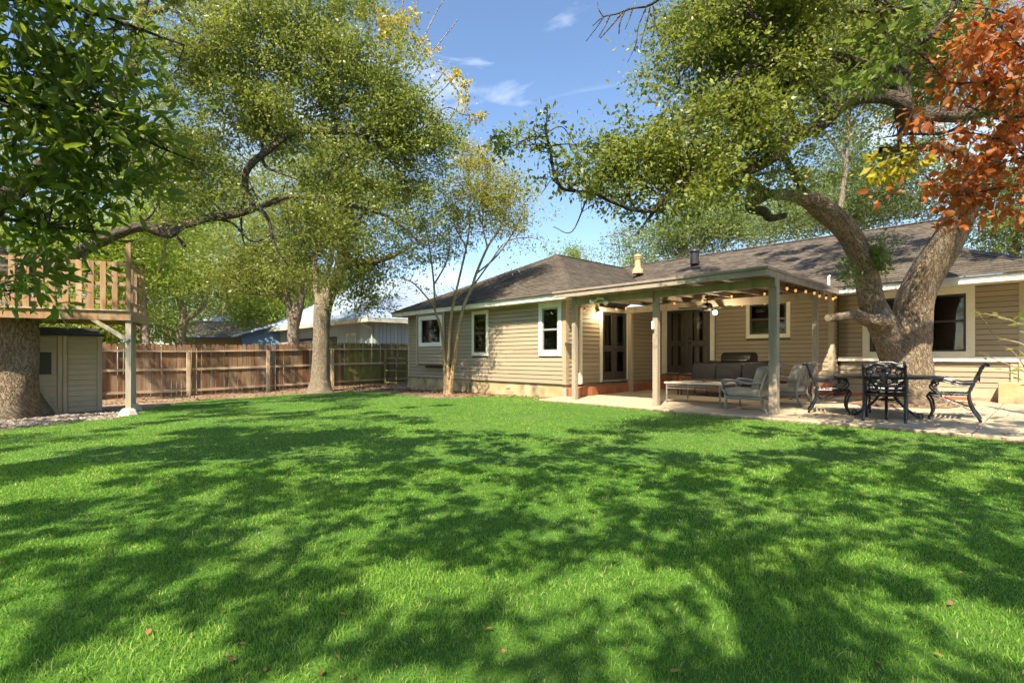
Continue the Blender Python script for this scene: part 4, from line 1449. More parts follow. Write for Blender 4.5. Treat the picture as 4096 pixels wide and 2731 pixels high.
# sofa
z = slabz(13.1)
so = empty('sofa', H @ Vector((-5.92, 13.05, z)), HROT, 'three seat outdoor sofa with charcoal cushions behind the coffee table', 'sofa')
M = WM[so]
for i in range(3):
    x = -0.68 + i * 0.68
    k = MB(M)
    k.pillow((x, 0.27, 0.605), 0.335, 0.085, 0.215, 0.26, M=Matrix.Rotation(math.radians(-12), 3, 'X'))
    k.build('back_cushion', MT['charcoal'], so, smooth='all')
    k = MB(M)
    k.pillow((x, -0.08, 0.36), 0.338, 0.36, 0.075, 0.25)
    k.build('seat_cushion', MT['charcoal'], so, smooth='all')
k = MB(M)
k.box(-1.06, 1.06, -0.42, 0.38, 0.235, 0.275)
k.build('seat_frame', MT['ventblack'], so, bevel=0.006)
k = MB(M)
k.tube([(-1.04, 0.40, 0.25), (-1.04, 0.47, 0.84), (1.04, 0.47, 0.84), (1.04, 0.40, 0.25)], 0.02, 8)
k.tube(spline([(-0.98, 0.45, 0.80), (-0.85, 0.46, 0.85), (-0.5, 0.46, 0.85), (-0.38, 0.45, 0.8)], 5), 0.016, 8)
k.build('back_frame', MT['ventblack'], so, smooth=True)
for s in (-1, 1):
    k = MB(M)
    k.tube(spline([(s * 1.08, -0.40, 0.0), (s * 1.08, -0.4, 0.3), (s * 1.08, -0.38, 0.54), (s * 1.08, -0.1, 0.57), (s * 1.08, 0.42, 0.6)], 5), 0.02, 8)
    k.build('armrest', MT['ventblack'], so, smooth=True)
for x in (-1.0, -0.3, 0.4, 1.0):
    for y in (-0.38, 0.36):
        k = MB(M)
        k.tube([(x, y, 0), (x, y, 0.24)], [0.022, 0.018], 8)
        k.build('leg', MT['ventblack'], so, smooth=True)

# side table
z = slabz(13.4)
sd = empty('side_table', H @ Vector((-4.12, 13.35, z)), HROT, 'small side table with curved legs and pale tile top behind the armchair', 'side table')
M = WM[sd]
k = MB(M)
k.box(-0.26, 0.26, -0.26, 0.26, 0.44, 0.47)
k.build('table_top', MT['stone'], sd, bevel=0.01)
for sx in (-1, 1):
    for sy in (-1, 1):
        k = MB(M)
        k.tube(spline([(sx * 0.27, sy * 0.27, 0), (sx * 0.18, sy * 0.18, 0.1), (sx * 0.14, sy * 0.14, 0.25), (sx * 0.2, sy * 0.2, 0.44)], 5), 0.014, 6)
        k.build('leg', MT['black'], sd, smooth=True)

# gas grill
z = slabz(14.0)
gr = empty('gas_grill', H @ Vector((-5.95, 13.98, z)), HROT, 'black gas grill with rounded lid behind the sofa', 'grill')
M = WM[gr]
k = MB(M)
n = 9
vs, fs = [], []
prof = [(-0.24, 0.82), (-0.25, 0.92), (-0.21, 1.05), (-0.10, 1.12), (0.10, 1.12), (0.22, 1.06), (0.25, 0.82)]
for x in (-0.40, 0.40):
    vs += [(x, y, zz) for y, zz in prof]
m_ = len(prof)
fs = [tuple(range(m_))[::-1], tuple(range(m_, 2 * m_))] + [(i, (i + 1) % m_, (i + 1) % m_ + m_, i + m_) for i in range(m_)]
k.add(vs, fs)
k.build('lid', MT['grill'], gr, bevel=0.02)
k = MB(M)
k.tube([(-0.32, -0.25, 0.90), (-0.32, -0.31, 0.90), (0.32, -0.31, 0.90), (0.32, -0.25, 0.90)], 0.014, 8)
k.build('lid_handle', MT['steel'], gr, smooth=True)
k = MB(M)
k.box(-0.42, 0.42, -0.26, 0.26, 0.70, 0.815)
k.build('firebox', MT['grill'], gr, bevel=0.01)
k = MB(M)
k.box(-0.42, 0.42, -0.33, -0.262, 0.70, 0.80)
k.build('control_panel', MT['steel'], gr, bevel=0.006)
for i in range(4):
    kk = MB(M)
    kk.tube([(-0.3 + i * 0.2, -0.33, 0.75), (-0.3 + i * 0.2, -0.36, 0.75)], 0.025, 10)
    kk.build('burner_knob', MT['grill'], gr, smooth=True)
for s in (-1, 1):
    kk = MB(M)
    kk.add([(s * 0.44, -0.24, 0.78), (s * 0.44, 0.24, 0.78), (s * 0.78, 0.24, 0.86), (s * 0.78, -0.24, 0.86), (s * 0.44, -0.24, 0.86), (s * 0.44, 0.24, 0.86), (s * 0.84, 0.24, 0.90), (s * 0.84, -0.24, 0.90)],
           [(0, 1, 2, 3), (4, 5, 6, 7), (0, 3, 7, 4), (1, 2, 6, 5), (2, 3, 7, 6), (0, 1, 5, 4)])
    kk.build('side_shelf', MT['grill'], gr)
kk = MB(M)
kk.box(-0.40, 0.40, -0.24, 0.24, 0.1, 0.70)
kk.build('cabinet', MT['grill'], gr, bevel=0.01)
for sx in (-1, 1):
    for sy in (-1, 1):
        kk = MB(M)
        kk.tube([(sx * 0.34 - 0.02, sy * 0.2, 0.05), (sx * 0.34 + 0.02, sy * 0.2, 0.05)], 0.05, 10)
        kk.build('caster', MT['ventblack'], gr, smooth=True)

# dining set
tc_ = Vector((6.45, 8.92, 0))
lyt = hl(tc_.x, tc_.y)[1]
z = slabz(lyt)
dt = empty('dining_table', (tc_.x, tc_.y, z), 0, 'round dark metal dining table in front of the big oak trunk', 'table')
M = WM[dt]
k = MB(M)
k.lathe([(0.72, 0.675), (0.755, 0.685), (0.765, 0.70), (0.755, 0.715), (0.70, 0.72), (0.05, 0.72)], (0, 0, 0), 48)
k.build('table_top', MT['black'], dt, smooth=True)
k = MB(M)
k.lathe([(0.2, 0.64), (0.25, 0.675)], (0, 0, 0), 20)
k.tube([(0.12 * math.cos(t), 0.12 * math.sin(t), 0.3) for t in np.linspace(0, 2 * math.pi, 17)], 0.014, 6)
k.build('top_bracket', MT['black'], dt, smooth=True)
for i in range(4):
    a = i * math.pi / 2 + 0.95
    cx, sy = math.cos(a), math.sin(a)
    k = MB(M)
    k.tube(spline([(0.46 * cx, 0.46 * sy, 0.02), (0.40 * cx, 0.40 * sy, 0.05), (0.27 * cx, 0.27 * sy, 0.16), (0.13 * cx, 0.13 * sy, 0.34), (0.14 * cx, 0.14 * sy, 0.5), (0.30 * cx, 0.30 * sy, 0.68)], 5), 0.022, 8)
    k.tube(spline([(0.40 * cx, 0.40 * sy, 0.05), (0.47 * cx, 0.47 * sy, 0.09), (0.49 * cx, 0.49 * sy, 0.03), (0.44 * cx, 0.44 * sy, 0.015)], 4), 0.016, 6)
    k.build('leg', MT['black'], dt, smooth=True)


def dining_chair(loc, face, label, first=[None]):
    ang = math.atan2(face[1], face[0]) - math.pi / 2
    z = slabz(hl(loc[0], loc[1])[1])
    Mw = Matrix.Translation((loc[0], loc[1], z)) @ Matrix.Rotation(ang, 4, 'Z')
    if first[0] is not None:
        c = copy_tree(first[0], None, Mw)
        c['label'] = label
        return c
    o = empty('dining_chair', (loc[0], loc[1], z), ang, label, 'chair', 'cast metal dining chairs round the table')
    first[0] = o
    M = WM[o]
    m = MT['black']
    hw = 0.275
    by = lambda zz: -0.25 - 0.19 * max(0.0, zz - 0.42) / 0.5
    for s in (-1, 1):
        k = MB(M)
        k.tube(spline([(s * hw, 0.235, 0.0), (s * hw, 0.25, 0.03), (s * hw, 0.21, 0.13), (s * hw, 0.225, 0.28), (s * hw, 0.27, 0.38), (s * hw, 0.225, 0.43)], 5), [0.022] * 3 + [0.018] * 20 + [0.025] * 3, 8)
        k.build('front_leg', m, o, smooth=True)
        k = MB(M)
        k.tube(spline([(s * hw, -0.39, 0.0), (s * hw, -0.37, 0.05), (s * hw, -0.28, 0.22), (s * hw, -0.245, 0.42), (s * hw, -0.30, 0.6), (s * hw, -0.385, 0.82), (s * hw, -0.43, 0.90), (s * hw, -0.47, 0.905), (s * hw, -0.475, 0.875)], 5), 0.021, 8)
        k.build('rear_leg', m, o, smooth=True)
        k = MB(M)
        k.tube(spline([(s * (hw + 0.005), 0.17, 0.455), (s * (hw + 0.005), 0.235, 0.52), (s * (hw + 0.005), 0.22, 0.585), (s * (hw + 0.005), 0.165, 0.60), (s * (hw + 0.005), 0.155, 0.56), (s * (hw + 0.005), 0.185, 0.545)], 5), 0.013, 7)
        k.tube(spline([(s * (hw + 0.005), 0.22, 0.60), (s * (hw + 0.005), 0.17, 0.655), (s * (hw + 0.005), 0.05, 0.665), (s * (hw + 0.005), -0.13, 0.615), (s * (hw + 0.005), -0.31, 0.62)], 5), 0.018, 7)
        k.tube(spline([(s * (hw + 0.005), 0.21, 0.57), (s * (hw + 0.005), 0.16, 0.62), (s * (hw + 0.005), 0.05, 0.625), (s * (hw + 0.005), -0.13, 0.575), (s * (hw + 0.005), -0.30, 0.585)], 5), 0.011, 7)
        k.build('armrest', m, o, smooth=True)
        k = MB(M)
        k.tube(spline([(s * hw, 0.22, 0.40), (s * hw, 0.05, 0.33), (s * hw, -0.15, 0.24), (s * hw, -0.32, 0.16)], 5), 0.011, 6)
        k.build('side_brace', m, o, smooth=True)
    for i in range(8):
        y = 0.235 - i * 0.066
        k = MB(M)
        zc = 0.425 - 0.02 * math.sin(math.pi * i / 7)
        k.tube(spline([(-hw, y, zc + 0.012), (0, y, zc - 0.006), (hw, y, zc + 0.012)], 4), 0.02, 6)
        k.build('seat_slat', m, o, smooth=True)
    k = MB(M)
    k.tube([(-hw, 0.235, 0.425), (-hw, -0.25, 0.425)], 0.019, 6)
    k.tube([(hw, 0.235, 0.425), (hw, -0.25, 0.425)], 0.019, 6)
    k.build('seat_rail', m, o, smooth=True)
    k = MB(M)
    p = lambda x, zz: (x, by(zz), zz)
    k.tube(spline([p(-hw, 0.85), p(-hw * 0.75, 0.865), p(-0.1, 0.915), p(0, 0.92), p(0.1, 0.915), p(hw * 0.75, 0.865), p(hw, 0.85)], 5), 0.018, 8)
    k.build('top_rail', m, o, smooth=True)
    for zz in (0.57, 0.50):
        k = MB(M)
        k.tube([p(-hw, zz), p(hw, zz)], 0.015, 6)
        k.build('back_rail', m, o, smooth=True)
    k = MB(M)
    # cast lyre scrolls
    k.tube(spline([p(-0.25, 0.82), p(-0.2, 0.70), p(-0.1, 0.62), p(0, 0.60), p(0.1, 0.62), p(0.2, 0.70), p(0.25, 0.82)], 5), 0.013, 6)
    k.pillow(p(0, 0.74), 0.032, 0.014, 0.12, 0.7)
    k.pillow(p(0, 0.68), 0.06, 0.012, 0.045, 0.7)
    for s in (-1, 1):
        for cx, cz, r in ((0.11, 0.73, 0.065), (0.19, 0.80, 0.04), (0.06, 0.835, 0.035), (0.14, 0.645, 0.03)):
            k.tube([p(s * (cx + r * math.cos(t)), cz + r * math.sin(t)) for t in np.linspace(0, 2 * math.pi, 15)], 0.010, 6)
        k.tube(spline([p(0, 0.84), p(s * 0.09, 0.87), p(s * 0.17, 0.85), p(s * 0.25, 0.83)], 4), 0.010, 6)
        k.tube(spline([p(s * 0.26, 0.62), p(s * 0.2, 0.60), p(s * 0.16, 0.66), p(s * 0.24, 0.72)], 4), 0.009, 6)
        k.tube([p(s * 0.05, 0.50), p(s * 0.05, 0.60)], 0.008, 5)
        k.tube([p(s * 0.16, 0.50), p(s * 0.16, 0.62)], 0.008, 5)
    k.build('back_scroll', m, o, smooth=True)
    return o


dining_chair((6.20, 8.60), (0.62, 0.78), 'black scroll back dining chair nearest the lawn, seen from behind')
dining_chair((5.98, 9.66), (0.87, -0.49), 'weathered dining chair left of the round table, facing right')
dining_chair((7.28, 8.62), (-0.74, 0.67), 'black dining chair right of the round table, seen in profile')
dining_chair((6.98, 9.62), (-0.55, -0.83), 'dining chair on the far side of the round table, against the trunk')

# ------------------------------------------------------------------ fence
FD = 21.1


def gs(ly, d=FD):
    w = S @ Vector((ly, d, 0))
    return gz(w.x, w.y)


fence = empty('wooden_fence', S @ Vector((7.0, FD, gs(7))), HROT, 'tall brown dog ear picket fence along the far side of the lawn', 'fence')


def picket_mesh(i):
    r = random.Random(i)
    w, t = 0.140, 0.016
    c = 0.026 + 0.006 * r.random()
    prof = [(0, 0), (w, 0), (w, 0.955), (w - c, 1.0), (c, 1.0), (0, 0.955)]
    vs = [(x, y, z) for y in (0, t) for x, z in prof]
    n = 6
    fs = [tuple(range(n)), tuple(range(2 * n - 1, n - 1, -1))] + [(j, j + n, (j + 1) % n + n, (j + 1) % n) for j in range(n)]
    me = bpy.data.meshes.new('picket')
    me.from_pydata(vs, [], fs)
    return me


PK = []
for mm in ('fence', 'fence_moss'):
    a = picket_mesh(1)
    a.materials.append(MT[mm])
    PK.append(a)
u = -1.2
while u < 14.2:
    g = gs(u)
    mossy = u > 9.0 and R.random() < 0.85
    M = S @ Matrix.Translation((u, FD + R.uniform(0, 0.008), g - 0.03 + R.uniform(0, 0.02))) @ Matrix.Rotation(R.uniform(-0.008, 0.008), 4, 'Y') @ Matrix.Diagonal((1, 1, 1.83 + R.uniform(-0.015, 0.015), 1))
    link('picket', PK[1 if mossy else 0], None, fence, M)
    u += 0.14 + (R.uniform(0.004, 0.016) if u < 9 else R.uniform(0.002, 0.006))
posts = [-0.9, 1.64, 4.18, 6.84, 9.4, 11.9]
for p in posts:
    k = MB(S)
    g = gs(p)
    k.box(p - 0.055, p + 0.055, FD - 0.15, FD - 0.045, g - 0.1, g + 1.56)
    k.build('post', MT['fence_moss'] if p > 11 else MT['rail'], fence, bevel=0.005)
ends = posts + [14.2]
for a, b in zip(ends, ends[1:]):
    for zz, w in ((1.57, 0.05), (0.94, 0.085), (0.20, 0.085)):
        k = MB(S)
        ga, gb = gs(a), gs(b)
        e = 0.056 if zz < 1.5 else 0.002
        k.beam((a + e, FD - 0.022, ga + zz), (b - e, FD - 0.022, gb + zz), 0.038 if zz < 1.5 else 0.10, w)
        k.build('rail', MT['rail'], fence)
# cap board on the right hand part
k = MB(S)
k.beam((9.4, FD + 0.01, gs(9.4) + 1.835), (14.2, FD + 0.01, gs(14.2) + 1.835), 0.10, 0.02)
k.build('cap_board', MT['fence_moss'], fence)

# old wire gate
ga, gb = G(1540, 1537), G(1628, 1540)
gt = empty('garden_gate', ga, 0, 'old grey wooden gate with wire mesh between fence and house', 'gate')
ax = (gb - ga)
for t, w in ((0.0, 0.09), (0.52, 0.06), (1.0, 0.10)):
    k = MB()
    q = ga + ax * t
    k.beam(q - Vector((0, 0, 0.1)), q + Vector((0, 0, 1.2 if t < 0.9 else 1.32)), w, w * 0.7, (0, 1, 0))
    k.build('post', MT['fence_moss'], gt)
for zz in (0.1, 0.62, 1.17):
    k = MB()
    k.beam(ga + Vector((0, -0.03, zz)), gb + Vector((0, -0.03, zz)), 0.03, 0.06)
    k.build('rail', MT['fence_moss'], gt)
k = MB()
for i in range(1, 22):
    q = ga + ax * (i / 22)
    k.tube([q + Vector((0, -0.01, 0.1)), q + Vector((0, -0.01, 1.17))], 0.003, 4)
for i in range(1, 14):
    k.tube([ga + Vector((0, -0.012, 0.1 + i * 0.08)), gb + Vector((0, -0.012, 0.1 + i * 0.08))], 0.003, 4)
k.build('wire_mesh', MT['wire'], gt)

# small weathered box with an arched hole
q = G(1645, 1551)
bx = empty('arched_box', q, HROT, 'small weathered grey box with an arched opening at the house corner', 'box')
M = WM[bx]
k = MB(M)
w0, w1, hh, dd = 0.30, 0.20, 0.36, 0.26
arch = [(0.10 * math.cos(t), 0.10 + 0.11 * math.sin(t)) for t in np.linspace(0, math.pi, 9)]
inner = [(0.10, 0.0)] + arch + [(-0.10, 0.0)]
outer = [(w0, 0.0), (w0, 0.1), (0.26, 0.2), (w1 + 0.02, 0.3), (w1, hh), (0.0, hh), (-w1, hh), (-w1 - 0.02, 0.3), (-0.26, 0.2), (-w0, 0.1), (-w0, 0.0)]
n = len(inner)
for y in (0.0,):
    vs = [(x, y, z) for x, z in inner] + [(x, y, z) for x, z in outer]
    k.add(vs, [(i, i + n, i + 1 + n, i + 1) for i in range(n - 1)])
vs = [(x, 0, z) for x, z in outer] + [(x * 0.92, dd, z) for x, z in outer]
k.add(vs, [(i, i + n, i + 1 + n, i + 1) for i in range(n - 1)] + [tuple(range(n, 2 * n))[::-1]])
vs = [(x, 0, z) for x, z in inner] + [(x, 0.14, z) for x, z in inner]
k.add(vs, [(i, i + 1, i + 1 + n, i + n) for i in range(n - 1)] + [tuple(range(n, 2 * n))])
k.build('box_body', MT['deckgrey'], bx)
k = MB(M)
k.box(-w1 - 0.03, w1 + 0.03, -0.03, dd + 0.02, hh, hh + 0.035)
k.build('lid', MT['deckgrey'], bx)

# ------------------------------------------------------------------ garden shed
sc0 = G(407, 1645)
slx, sly = hl(sc0.x, sc0.y)
D0 = -slx
zb = sc0.z
shed = empty('garden_shed', sc0, HROT, 'small tan plastic garden shed with dark flat roof under the play platform', 'shed')
L0 = sly - 1.9
mb = MB(S)
mb.box(L0, sly - 0.01, D0 + 0.03, D0 + 1.3, zb - 0.05, zb + 1.80)
mb.build('shed_wall', MT['shed'], shed)
fr = {'corner': (sly - 0.09, sly), 'door': (sly - 0.62, sly - 0.09), 'jamb': (sly - 0.80, sly - 0.63), 'left': (L0, sly - 0.82)}
hgt = 1.80
for nm in ('corner', 'jamb'):
    a, b = fr[nm]
    k = MB(S)
    if nm == 'corner':
        k.box(a, b, D0 - 0.02, D0 + 0.06, zb - 0.03, zb + hgt)
        k.box(b - 0.005, b + 0.012, D0 + 0.02, D0 + 0.16, zb - 0.03, zb + hgt)
    else:
        k.box(a, (a + b) / 2 - 0.004, D0 - 0.014, D0 + 0.03, zb - 0.03, zb + hgt)
        k.box((a + b) / 2 + 0.004, b, D0 - 0.014, D0 + 0.03, zb - 0.03, zb + hgt)
    k.build('corner_panel' if nm == 'corner' else 'door_jamb', MT['shed'], shed, bevel=0.01)
SBP = 0.124
for nm in ('door', 'left'):
    a, b = fr[nm]
    pnl = MB(S)
    pnl.box(a, b, D0 + 0.005, D0 + 0.03, zb, zb + hgt)
    po = pnl.build('door_panel' if nm == 'door' else 'wall_panel', MT['shed'], shed)
    z = zb + 0.02
    while z < zb + hgt - 0.03:
        z2 = min(z + SBP - 0.012, zb + hgt)
        k = MB(S)
        k.add([(a + 0.01, D0 + 0.006, z), (b - 0.01, D0 + 0.006, z), (b - 0.01, D0 + 0.006, z2), (a + 0.01, D0 + 0.006, z2),
               (a + 0.01, D0 - 0.014, z + 0.008), (b - 0.01, D0 - 0.014, z + 0.008), (b - 0.01, D0 - 0.004, z2 - 0.004), (a + 0.01, D0 - 0.004, z2 - 0.004)],
              [(4, 5, 6, 7), (0, 1, 5, 4), (1, 2, 6, 5), (2, 3, 7, 6), (3, 0, 4, 7)])
        k.build('lap_board', MT['shed'], po)
        z += SBP
wl0, wl1 = sly - 1.3, sly - 0.87
k = MB(S)
for a, b, c, d in ((wl0, wl1, zb + 0.88, zb + 0.915), (wl0, wl1, zb + 1.42, zb + 1.455), (wl0, wl0 + 0.035, zb + 0.915, zb + 1.42), (wl1 - 0.035, wl1, zb + 0.915, zb + 1.42)):
    k.box(a, b, D0 - 0.03, D0 + 0.0, c, d)
wf = k.build('window_frame', MT['shed'], shed)
k = MB(S)
k.box(wl0 + 0.035, wl1 - 0.035, D0 - 0.022, D0 - 0.018, zb + 0.915, zb + 1.42)
k.build('pane', MT['sash'], wf)
k = MB(S)
k.box(L0 - 0.05, sly + 0.05, D0 - 0.09, D0 + 1.35, zb + 1.80, zb + 1.86)
k.build('roof_edge', MT['ventblack'], shed, bevel=0.015)
k = MB(S)
a, b, c, d = L0 - 0.03, sly + 0.03, D0 - 0.06, D0 + 1.3
k.add([(a, c, zb + 1.86), (b, c, zb + 1.86), (b, d, zb + 1.86), (a, d, zb + 1.86), (a, c + 0.7, zb + 2.02), (b - 0.1, c + 0.7, zb + 2.02)], [(0, 1, 5, 4), (1, 2, 5), (2, 3, 4, 5), (3, 0, 4)])
for i in range(3):
    t = 0.2 + 0.25 * i
    k.beam((a + 0.1, c + 0.7 * t, zb + 1.88 + 0.16 * t), (b - 0.06, c + 0.7 * t, zb + 1.88 + 0.16 * t), 0.05, 0.03)
k.build('roof_panel', MT['shedroof'], shed)

# ------------------------------------------------------------------ play platform
B = G(515, 1662)
e = Vector((0.903, 0.43, 0)).normalized()
nn = Vector((-0.43, 0.903, 0)).normalized()
pp = empty('play_platform', B, math.atan2(e.y, e.x), 'raised wooden play platform with slatted railing on tall posts', 'platform')
kk = B.y / FPX
zt = lambda py: EYE + (HPY - py) * kk
RP = B + nn * 1.75 - e * 0.25
RPz = gz(RP.x, RP.y)


def along(px):
    r = (px - CPX) / FPX
    return (B.x - r * B.y) / (r * e.y - e.x)


def board(p0, p1, w, h, name, m, up=(0, 0, 1), bev=0.004):
    k = MB()
    k.beam(p0, p1, w, h, up)
    return k.build(name, MT[m], pp, bevel=bev)


V = Vector
# posts and footings
board(V((B.x, B.y, B.z + 0.16)), V((B.x, B.y, zt(1283))), 0.10, 0.10, 'post', 'deckgrey', (nn.x, nn.y, 0))
board(V((B.x, B.y, zt(1283))) - nn * 0.0, V((B.x, B.y, zt(958))), 0.085, 0.085, 'post', 'deck', (nn.x, nn.y, 0))
board(V((RP.x, RP.y, RPz + 0.1)), V((RP.x, RP.y, zt(1060))), 0.10, 0.10, 'post', 'deckgrey', (nn.x, nn.y, 0))
for q in (B - e * 3.3, B - e * 3.3 + nn * 1.75):
    board(V((q.x, q.y, gz(q.x, q.y))), V((q.x, q.y, zt(1060))), 0.10, 0.10, 'post', 'deckgrey', (nn.x, nn.y, 0))
for q, zz in ((B, B.z), (RP, RPz)):
    k = MB()
    k.lathe([(0.20, -0.1), (0.19, 0.03), (0.15, 0.11), (0.10, 0.16), (0.08, 0.165)], (q.x, q.y, zz), 7)
    k.build('footing', MT['footing'], pp)
# frame beams
z0, z1 = zt(1283), zt(1247)
zm = (z0 + z1) / 2
up = V((0, 0, zm))
fl = lambda p, z: V((p.x, p.y, z))
board(fl(B - e * 3.4 - nn * 0.07, zm), fl(B + e * 0.06 - nn * 0.07, zm), 0.04, z1 - z0, 'frame_beam', 'deck')
board(fl(B - e * 3.4 + nn * 1.82, zm), fl(B + e * 0.06 + nn * 1.82, zm), 0.04, z1 - z0, 'frame_beam', 'deck')
board(fl(B + e * 0.04 - nn * 0.05, zm - 0.003), fl(B + e * 0.04 + nn * 1.8, zm - 0.003), 0.04, z1 - z0, 'frame_beam', 'deck')
for i in range(5):
    t = 0.5 + i * 0.6
    board(fl(B - e * t - nn * 0.04, zm), fl(B - e * t + nn * 1.8, zm), 0.04, z1 - z0 - 0.02, 'joist', 'deck')
for i in range(13):
    t = -0.06 + i * 0.146
    board(fl(B - e * 3.4 + nn * t, z1 + 0.014), fl(B + e * 0.05 + nn * t, z1 + 0.014), 0.138, 0.027, 'deck_board', 'deckgrey')
# railings
for py in (1060, 1140, 1212):
    z = zt(py)
    board(fl(B - e * 3.4 + nn * 0.0, z), fl(B - e * 0.05 + nn * 0.0, z), 0.035, 0.075, 'rail', 'deck')
    if py == 1060:
        board(fl(B - e * 3.4 + nn * 1.8, z), fl(B - e * 0.0 + nn * 1.8, z), 0.035, 0.075, 'rail', 'deck')
for cx in (90, 195, 300, 390, 488, 585, 674, 763, 850):
    t = along(cx * 0.5422)
    q = B + e * t
    board(fl(q - nn * 0.03, z1 - 0.01), fl(q - nn * 0.03, zt(1052)), 0.02, 0.10, 'baluster', 'deck', (e.x, e.y, 0), 0.003)
for i in range(4):
    q = B - e * (0.2 + i * 0.95) + nn * 1.83
    board(fl(q, z1), fl(q, zt(1055)), 0.02, 0.09, 'baluster', 'deck', (e.x, e.y, 0), 0.003)
for i in range(4):
    q = B + nn * (0.35 + i * 0.4)
    board(fl(q, z1), fl(q, zt(1055)), 0.09, 0.02, 'baluster', 'deck', (e.x, e.y, 0), 0.003)
for py in (1060, 1140, 1212):
    board(fl(B + nn * 0.05, zt(py)), fl(B + nn * 1.75, zt(py)), 0.035, 0.06, 'rail', 'deck')
# braces
board(fl(B - e * 0.62 - nn * 0.065, z0 + 0.02), fl(B + e * 0.0 - nn * 0.065, zt(1362)), 0.035, 0.085, 'brace', 'deckgrey')
board(fl(B + nn * 1.2, z0), fl(B - e * 0.1 + nn * 1.72, zt(1360)), 0.035, 0.085, 'brace', 'deck')
k = MB()
a = G(138, 1475) if False else None
q0, q1 = S @ Vector((sly - 0.80, D0 - 0.12, zb + 0.0)), S @ Vector((sly - 1.32, D0 - 0.07, zb + 1.0))
k.beam(q0, q1, 0.035, 0.10, (0, 1, 0))
pl = k.build('leaning_plank', MT['deckgrey'], origin=q0)
tag(pl, 'grey plank leaning against the front of the plastic shed', 'plank')

# ------------------------------------------------------------------ neighbouring houses
NY = 13.27
nb = empty('neighbour_house', H @ Vector((-24.6, NY, -0.2)), HROT, 'blue grey board and batten house with pale metal roof behind the fence', 'house')
k = MB(H)
k.box(-40.5, -24.6, NY + 0.03, NY + 9.0, -0.5, 3.0)
k.build('wall', MT['bluegrey'], nb)
BB = MB()
BB.box(0, 1, -0.025, 0, 0, 1)
BBM = bpy.data.meshes.new('batten_board')
BBM.from_pydata(BB.v, [], BB.f)
BBM.materials.append(MT['bluegrey'])


def battens(M, d, u0, u1, z0, z1, w=0.22, skip=()):
    n = int((u1 - u0) / w)
    w = (u1 - u0) / n
    for i in range(n):
        a = u0 + i * w
        if any(s[0] < a + w / 2 < s[1] for s in skip):
            continue
        link('batten_board', BBM, None, nb, M @ Matrix.Translation((a + 0.012, d, z0)) @ Matrix.Diagonal((w - 0.024, 1, z1 - z0, 1)))


nlx = lambda px: hl(*on_ly(px, 1400, NY)[:2])[0]
dk = [(nlx(1193), nlx(1250)), (nlx(1315), nlx(1348))]
battens(H, NY + 0.03, -31.5, -24.6, 0.6, 3.0, skip=dk)
battens(H, NY + 0.03, -40.5, -31.5, 0.6, 3.0, 0.35, skip=dk)
k = MB(S)
battens(S, 24.6, NY + 0.05, NY + 8.9, 0.6, 3.0)
for a, b in dk:
    q = MB(H)
    q.box(a, b, NY - 0.02, NY + 0.04, 0.6, 2.35)
    q.build('porch_shade_panel', MT['room'], nb)  # flat dark panel, the shade of an open porch put into its colour
a, b = nlx(1391), nlx(1424)
q = MB(H)
q.box(a, b, NY - 0.05, NY - 0.0, 0.6, 2.35)
q.build('door', MT['bluegrey'], nb)
q = MB(H)
q.box(a - 0.1, a, NY - 0.06, NY, 0.6, 2.48)
q.box(b, b + 0.1, NY - 0.06, NY, 0.6, 2.48)
q.box(a, b, NY - 0.063, NY, 2.35, 2.48)
q.build('door_frame', MT['greytrim'], nb)
a, b = nlx(1108), nlx(1150)
q = MB(H)
q.box(a, b, NY - 0.02, NY + 0.0, 0.9, 2.2)
wq = q.build('window_frame', MT['greytrim'], nb)
q = MB(H)
q.box(a + 0.2, b - 0.2, NY - 0.03, NY - 0.021, 1.05, 2.05)
q.build('pane', MT['sash'], wq)
ex0, ex1, ey0, ey1, ez = -41.2, -24.0, NY - 0.65, NY + 9.6, 3.12
for M_, x0, x1, y0, y1 in ((H, ex0, ex1, ey0, ey0 + 0.05), (H, ex1 - 0.05, ex1, ey0 + 0.05, ey1)):
    q = MB(M_)
    q.box(x0, x1, y0, y1, 2.95, 3.16)
    q.build('fascia', MT['greytrim'], nb)
q = MB(H)
q.box(ex0, ex1 - 0.05, ey0 + 0.05, NY + 0.05, 2.98, 3.0)
q.box(-24.6, ex1 - 0.05, NY + 0.05, ey1, 2.98, 3.0)
q.build('soffit', MT['greytrim'], nb)
q = MB(H)
q.tube(spline([(-24.9, ey0 + 0.1, 2.95), (-24.85, ey0 + 0.3, 2.8), (-24.72, NY - 0.1, 2.65), (-24.7, NY - 0.07, 2.4), (-24.7, NY - 0.07, 0.0)], 4), 0.05, 6)
q.build('downspout', MT['greytrim'], nb, smooth=True)
hy2 = (ey1 - ey0) / 2
rise = 0.62
yr, zr = ey0 + hy2, ez + hy2 * rise
q = MB(H)
q.add([(ex0, ey0, ez), (ex1, ey0, ez), (ex1, ey1, ez), (ex0, ey1, ez), (ex1 - hy2, yr, zr), (ex0 + hy2, yr, zr)], [(0, 1, 4, 5), (1, 2, 4), (2, 3, 5, 4), (3, 0, 5)])
ro = q.build('roof', MT['blueroof'], nb)
NS = 26
